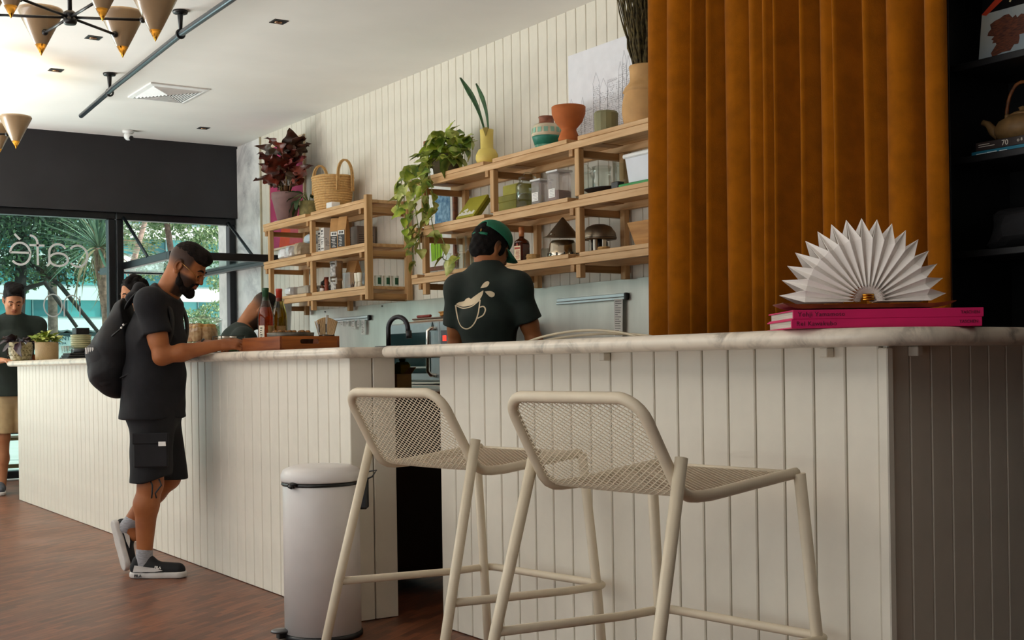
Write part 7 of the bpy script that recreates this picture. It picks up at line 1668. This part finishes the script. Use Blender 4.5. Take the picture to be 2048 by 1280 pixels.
flesh('trousers', [grow([cap(PE(0, 0, .88), PE(0, 0, .84), .125, .13, .03)] + sum([chain([PE(0, sg*.085, .84), PE(.015, sg*.09, .47), PE(-.01, sg*.095, .06)], [.105, .08, .07], .03) for sg in (1, -1)], []) + [half(-Zv, PE(0, 0, .05), .004)], .01)], CLS, t)
for sg in (1, -1): shoe(t, PE(-.09, sg*.095, .0015), PE(.16, sg*.11, .0015), Zv, SBK, SWH, None)
for sg in (1, -1): MB().tube([tuple(PE(.155, sg*.075, 1.10)), tuple(PE(.145, sg*.085, 1.30)), tuple(PE(.07, sg*.075, 1.43)), tuple(PE(-.05, sg*.04, 1.47))], .012, 6).build('apron_strap', BLACK, t)
MB().box(-.13, .13, -.5, .0, -.004, .004, c=.003, M=basis(tuple(PE(.172, 0, 1.14)), tuple(rt), (0, 0, 1))).build('apron', BLACK, t)
# ------------------------------------------------------------------ lettering on the window pane (read from the street)
def strokes(name, label, Xc, z0, list_, w_, m_):
    t = thing(name, label, 'lettering', (Xc, YW - .0075, z0))
    for pts in list_:
        P = [(Xc - u, YW - .0085, z0 + v) for u, v in pts]; rows = []
        for i in range(len(P)):
            a = P[max(0, i-1)]; b = P[min(len(P)-1, i+1)]; d = Vector((b[0]-a[0], b[2]-a[2])).normalized(); n_ = Vector((-d.y, d.x)) * w_ / 2
            rows.append([(P[i][0] - n_.x, P[i][1], P[i][2] - n_.y), (P[i][0] + n_.x, P[i][1], P[i][2] + n_.y)])
        MB().grid(rows, smooth=False).build('stroke', m_, t, solid=.003)
    return t
def earc(cx, cy, rx, ry, a0, a1, n=18): return [(cx + rx*math.cos(R(a0 + (a1-a0)*i/n)), cy + ry*math.sin(R(a0 + (a1-a0)*i/n))) for i in range(n+1)]
LW = mat('window_vinyl', 'D9DBDA', .6, var=.02); LW2 = mat('window_vinyl_thin', 'C3CBCB', .6, var=.02)
zb_ = 2.056
strokes('window_letter', 'white letter c of the word on the window, nearest the mullion', 3.262, zb_, [earc(0, .10, .092, .104, 42, 318)], .020, LW)
strokes('window_letter', 'white letter a of the word on the window', 3.07, zb_, [earc(-.005, .125, .082, .085, 150, 0, 14) + [(.077, .10), (.078, .03)] + earc(.098, .03, .02, .028, 180, 290, 6), earc(-.01, .06, .087, .062, 25, 360, 20)], .020, LW)
strokes('window_letter', 'white letter f of the word on the window', 2.885, zb_, [[(0, 0), (0, .205)] + earc(.065, .205, .065, .078, 180, 85, 8), [(-.065, .19), (.075, .19)]], .020, LW)
strokes('window_letter', 'white accented e of the word on the window, furthest from the mullion', 2.725, zb_, [[(-.09, .115), (.09, .115)] + earc(0, .105, .092, .105, 8, 320, 20), [(.0, .24), (.05, .292)]], .020, LW)
strokes('window_letter', 'thin pale letter n low on the window pane', 3.20, 1.565, [[(-.075, 0), (-.075, .2)], [(-.075, .10)] + earc(0, .12, .075, .085, 180, 0, 12) + [(.075, 0)]], .012, LW2)
strokes('window_letter', 'thin pale letter o beside the n low on the window pane', 3.02, 1.565, [earc(0, .105, .085, .108, 0, 360, 26)], .012, LW2)
strokes('window_letter', 'thin pale letter o low on the window by the left picture edge', 2.545, 1.565, [earc(0, .105, .085, .108, 0, 360, 26)], .012, LW2)
# ------------------------------------------------------------------ outside: pavement, pier, planting, the building across the square
struct(MB().box(-30, 110, YW + .12, 89, -.16, -.02).build('ground_outside', mat('pale_paving', 'C9C9C4', .8, var=.05, scale=2)))
pi_ = struct(MB().box(5.0, 5.09, 13.0, 13.3, -.02, 3.2, c=.004).build('pillar_outside', mat('pier_white', 'E4E2DC', .7)))
LEAFS = {}
def foliage(t, blobs, n, size, cols, seed, nm='foliage'):
    """thousands of small leaf blades in rounded clumps, joined"""
    rg = np.random.default_rng(seed); V = []; F = []; M_ = []
    w_ = np.array([b[3]**2 for b in blobs]); w_ = w_ / w_.sum()
    idx = rg.choice(len(blobs), n, p=w_); B = np.array([b[:4] for b in blobs])[idx]
    d = rg.normal(size=(n, 3)); d /= np.linalg.norm(d, axis=1)[:, None]; r = B[:, 3] * rg.uniform(.35, 1, n) ** .5
    c = B[:, :3] + d * r[:, None] * np.array([1, 1, .8])
    a = rg.normal(size=(n, 3)); a /= np.linalg.norm(a, axis=1)[:, None]; b = np.cross(a, rg.normal(size=(n, 3))); b /= np.linalg.norm(b, axis=1)[:, None]
    s = size * rg.uniform(.6, 1.3, n)[:, None]
    Q = np.stack([c - a*s, c + b*s*.45, c + a*s, c - b*s*.45], 1).reshape(-1, 3)
    mb = MB(); mb.v = [tuple(q) for q in Q]; mb.f = [(4*i, 4*i+1, 4*i+2, 4*i+3) for i in range(n)]; mb.m = list(rg.integers(0, len(cols), n)); mb.m = [int(k) for k in mb.m]; mb.sm = [False]*n
    o = mb.build(nm, cols, t); o['kind'] = 'stuff'; return o
DG = [mat('leaf_dark_a', '2E4A34', .6), mat('leaf_dark_b', '1E3628', .6), mat('leaf_dark_c', '46643E', .6)]
MG = [mat('leaf_mid_a', '4E7046', .6), mat('leaf_mid_b', '38583C', .6), mat('leaf_mid_c', '7A9660', .6)]
PG = [mat('leaf_pale_a', '86A878', .6), mat('leaf_pale_b', '5E8458', .6), mat('leaf_pale_c', 'A8C090', .6)]
BARK = mat('bark_grey', '6E5E54', .9, var=.2, scale=14, bump=.4, bscale=30); BARKP = mat('bark_pale', 'B59E90', .9, var=.2, scale=18, bump=.4, bscale=40); BARKD = mat('bark_dark', '2E2A28', .9)
def tree(label, base, trunk, blobs, n, size, cols, bark, seed, branches=(), r0=.14):
    t = thing('tree', label, 'tree', base, 0, 'trees outside the window')
    MB().tube([base] + list(trunk), [r0 * (1 - .5*i/len(trunk)) for i in range(len(trunk) + 1)], 10).build('trunk', bark, t)
    for b in branches: MB().tube(b, [.05 - .03*i/len(b) for i in range(len(b))], 7).build('branch', bark, t)
    foliage(t, blobs, n, size, cols, seed); return t
tree('dense dark green tree at the left behind the window lettering', (4.6, 22, -.02), [(4.7, 22, 1.2), (4.8, 22, 2.6), (4.9, 22, 4.5)],
     [(4.2, 21.8, 3.3, 1.0), (5.0, 22.2, 3.2, .85), (4.9, 21.6, 4.2, 1.2), (3.8, 22.3, 4.3, 1.2), (5.7, 22.2, 3.9, .9), (5.3, 22.6, 4.9, 1.2), (4.0, 22.6, 2.55, .55), (5.5, 22, 2.75, .45), (3.5, 22, 3.1, .9), (5.9, 22, 4.6, .8)], 15000, .052, DG, BARKD, 1, [[(4.8, 22, 2.4), (5.1, 21.6, 2.5), (5.5, 21.2, 1.75)], [(4.9, 22, 2.9), (5.4, 21.9, 2.5), (6.1, 21.6, 1.5)]])
tree('mid green tree rising behind the spiky palm', (7.0, 29.4, -.02), [(7.1, 29.4, 1.5), (7.15, 29.6, 3.5), (7.1, 30, 6)],
     [(7.0, 30, 4.2, 1.1), (7.9, 30.3, 4.7, 1.0), (6.4, 30, 5.0, 1.2), (8.2, 30, 3.6, .7), (7.4, 30.5, 5.6, 1.2), (6.6, 30, 3.3, .6)], 10000, .058, MG, BARK, 2)
tree('pale barked slanting tree seen through the open window', (7.0, 24.2, -.02), [(7.15, 24.1, 1.6), (7.324, 24, 3.137), (7.47, 24, 3.63), (7.621, 24, 4.119), (7.8, 24, 5.4)],
     [(7.7, 24.4, 4.9, .9), (8.5, 24.5, 4.5, .65), (7.1, 24.6, 4.6, .7), (6.9, 24.6, 3.7, .45)], 5500, .05, MG, BARKP, 3, r0=.07)
tree('slender grey tree behind the head of the customer', (8.35, 25, -.02), [(8.3, 25, 1.8), (8.42, 25, 3.2), (8.3, 25, 4.1), (8.2, 25, 5.5)],
     [(8.5, 25.3, 4.5, .8), (9.1, 25.4, 4.1, .7), (9.5, 25.5, 3.6, .55), (8.0, 25.6, 3.9, .55), (9.6, 25.5, 4.9, .8), (8.2, 25.8, 3.2, .4), (9.7, 25.6, 2.9, .35)], 9500, .045, PG, BARK, 4, r0=.09)
tree('low light green bushy tree behind the glass cookie jar', (6.15, 17, -.02), [(6.15, 17, .5), (6.12, 17, 1.0), (6.1, 17, 1.5)],
     [(6.15, 17.1, 1.45, .42), (6.35, 17, 1.75, .30), (5.95, 17, 1.65, .28), (6.2, 17, 1.05, .38), (6.42, 17, 1.35, .28), (5.9, 17, 1.2, .3)], 6500, .028, PG, BARK, 5, r0=.04)
# spiky palm
yp = thing('palm', 'spiky leaved palm with a pinkish trunk just outside the window', 'tree', (4.31, 15.2, -.02))
MB().tube([(4.33, 15.2, -.02), (4.31, 15.2, 1.0), (4.30, 15.2, 1.7), (4.24, 15.2, 2.2), (4.22, 15.2, 2.5)], [.075, .062, .058, .062, .07], 12).build('trunk', mat('palm_trunk', 'A88272', .9, var=.25, scale=22, bump=.5, bscale=50), yp)
FR = [mat('frond_green', '5E7E66', .5, col2='3E5E4C', scale=6), mat('frond_pale', '94A88A', .5, col2='6E8A70', scale=6), mat('frond_dry', 'B09A78', .6, col2='8E7A5C', scale=6)]
def frond(L, w_, droop):
    rows = []
    for i in range(9):
        u = i/8; a = w_*(1 - u)**.6*.5*(.5 + .5*min(1, u*5)) + .001; x = L*u*(1 - .12*droop*u); z = -droop*L*u*u*.55; rows.append([(x, -a, z + a*.5), (x, 0, z), (x, a, z + a*.5)])
    return MB().grid(rows)
FP = [proto(frond(.85, .034, d), FR[i % 2 if i < 6 else 2]) for i, d in enumerate((.1, .25, .4, .15, .5, .7, 1.1, 1.3))]
rg = random.Random(14); top = Vector((4.215, 15.2, 2.5))
for k in range(95):
    a = rg.uniform(0, 6.28); e = rg.uniform(-.35, 1.35); d = Vector((math.cos(a)*math.cos(e), math.sin(a)*math.cos(e), math.sin(e)))
    me = FP[rg.randrange(0, 6)] if k % 7 else FP[rg.randrange(6, 8)]
    place([me], 'frond', yp, orient(top + d*.03, d, roll=rg.uniform(-.3, .3)), rg.uniform(.75, 1.1))
for k in range(16):
    a = rg.uniform(0, 6.28); q0 = top + Vector((math.cos(a)*.07, math.sin(a)*.07, -.02 - .03*(k % 5)))
    place([FP[6]], 'dead_frond', yp, orient(q0, (math.cos(a)*.3, math.sin(a)*.3, -1)), rg.uniform(.3, .75))
# the building opposite: white spandrels, teal glazing in separate panes
bd = thing('office_building', 'white office building with teal glazed bands across the square', 'building', (30, 90, 0)); TEALG = [mat('teal_glass_%d' % i, c, .12, .0, var=.1, scale=.15) for i, c in enumerate(('3E8C8E', '57A6A6', '2E6E72'))]
WB = mat('spandrel_white', 'E6EEEC', .7, var=.02, scale=.3); WB2 = mat('mullion_grey', '7FA0A0', .5)
MB().box(-10, 85, 90.3, 100, 0, 40).build('core', mat('teal_dark', '1E4446', .5), bd)
PM_ = MB().box(0, 2.28, -.03, .03, 0, 1.14).build('pane', TEALG[0], bd, local=True); first = True
for fl in range(9):
    z = 3.62 + 2.28*fl
    MB().box(-10, 85, 89.9, 90.3, z, z + 1.12, c=.02).build('spandrel', WB, bd)
    MB().box(-10, 85, 89.86, 89.9, z + 1.02, z + 1.12).build('drip_edge', WB2, bd)
    for i in range(14):
        o = PM_ if first else PM_.copy()
        if not first: C.objects.link(o)
        first = False; o.location = Vector((11 + 2.36*i, 90.2, z + 1.13)) - wloc(bd)
        o.material_slots[0].link = 'OBJECT'; o.material_slots[0].material = TEALG[(i*5 + fl*3) % 3]
    mb = MB()
    for i in range(15): mb.box(10.95 + 2.36*i, 11.0 + 2.36*i, 90.0, 90.2, z + 1.12, z + 2.28)
    o = mb.build('mullions', WB2, bd); o['kind'] = 'stuff'
mb = MB()
for i in range(150): mb.box(8 + .28*i, 8.14 + .28*i, 89.7, 89.9, 2.2, 3.62)
o = mb.build('ribbed_cladding', WB, bd); o['kind'] = 'stuff'
MB().box(-10, 85, 89.9, 90.3, 0, 3.62).build('base_wall', WB, bd)
# kiosk with corrugated roof and its sign
ks = thing('kiosk', 'low white kiosk with corrugated roof edge and a teal lettered sign', 'kiosk', (8.2, 30.6, 0))
MB().box(5.6, 10.4, 30.2, 32, 0, 1.9).build('wall', mat('kiosk_white', 'E8F0EE', .7), ks)
rows = [[(5.5 + .05*i, y, 1.94 + .025*math.sin(i*1.26)) for i in range(101)] for y in (29.9, 32.1)]
MB().grid(rows, smooth=False).build('corrugated_roof', mat('roof_grey', '6E7A7C', .6), ks, solid=.02)
MB().box(5.6, 10.4, 30.12, 30.2, 1.83, 1.90).build('fascia', mat('fascia_dark', '4E6468', .6), ks)
sg_ = MB().box(6.4, 9.4, 30.08, 30.12, 1.60, 1.825).build('sign_board', mat('sign_pale', 'CFE4E2', .6), ks)
TL_ = mat('sign_teal', '1E5E6E', .6)
for body, x, z, s in (('ONT', 7.50, 1.765, .135), ('E T', 8.28, 1.765, .135), ('AÇA DA', 7.42, 1.655, .075), ('ADO', 8.18, 1.655, .075)):
    v_, f_ = text_mesh(body, s, extrude=.004); MB().add(v_, f_, M=basis((x, 30.074, z), (1, 0, 0), (0, 0, 1))).build('sign_lettering', TL_, ks)['kind'] = 'stuff'
# slatted bench outside the door glazing
t = thing('bench', 'brown slatted bench on the bright paving outside the window', 'bench', (2.6, 13.4, -.02)); BW = wood('bench_wood', '8A5A30', '5E3A1C', axis=0)
for k in range(4): MB().box(1.9, 3.1, 13.2 + .11*k, 13.29 + .11*k, .34, .37, c=.004).build('slat', BW, t)
for x in (2.0, 3.0):
    for y in (13.24, 13.58): MB().box(x - .025, x + .025, y - .025, y + .025, -.02, .34, c=.003).build('leg', BW, t)
MB().box(2.0, 3.0, 13.225, 13.255, .06, .10, c=.003).build('stretcher', BW, t)
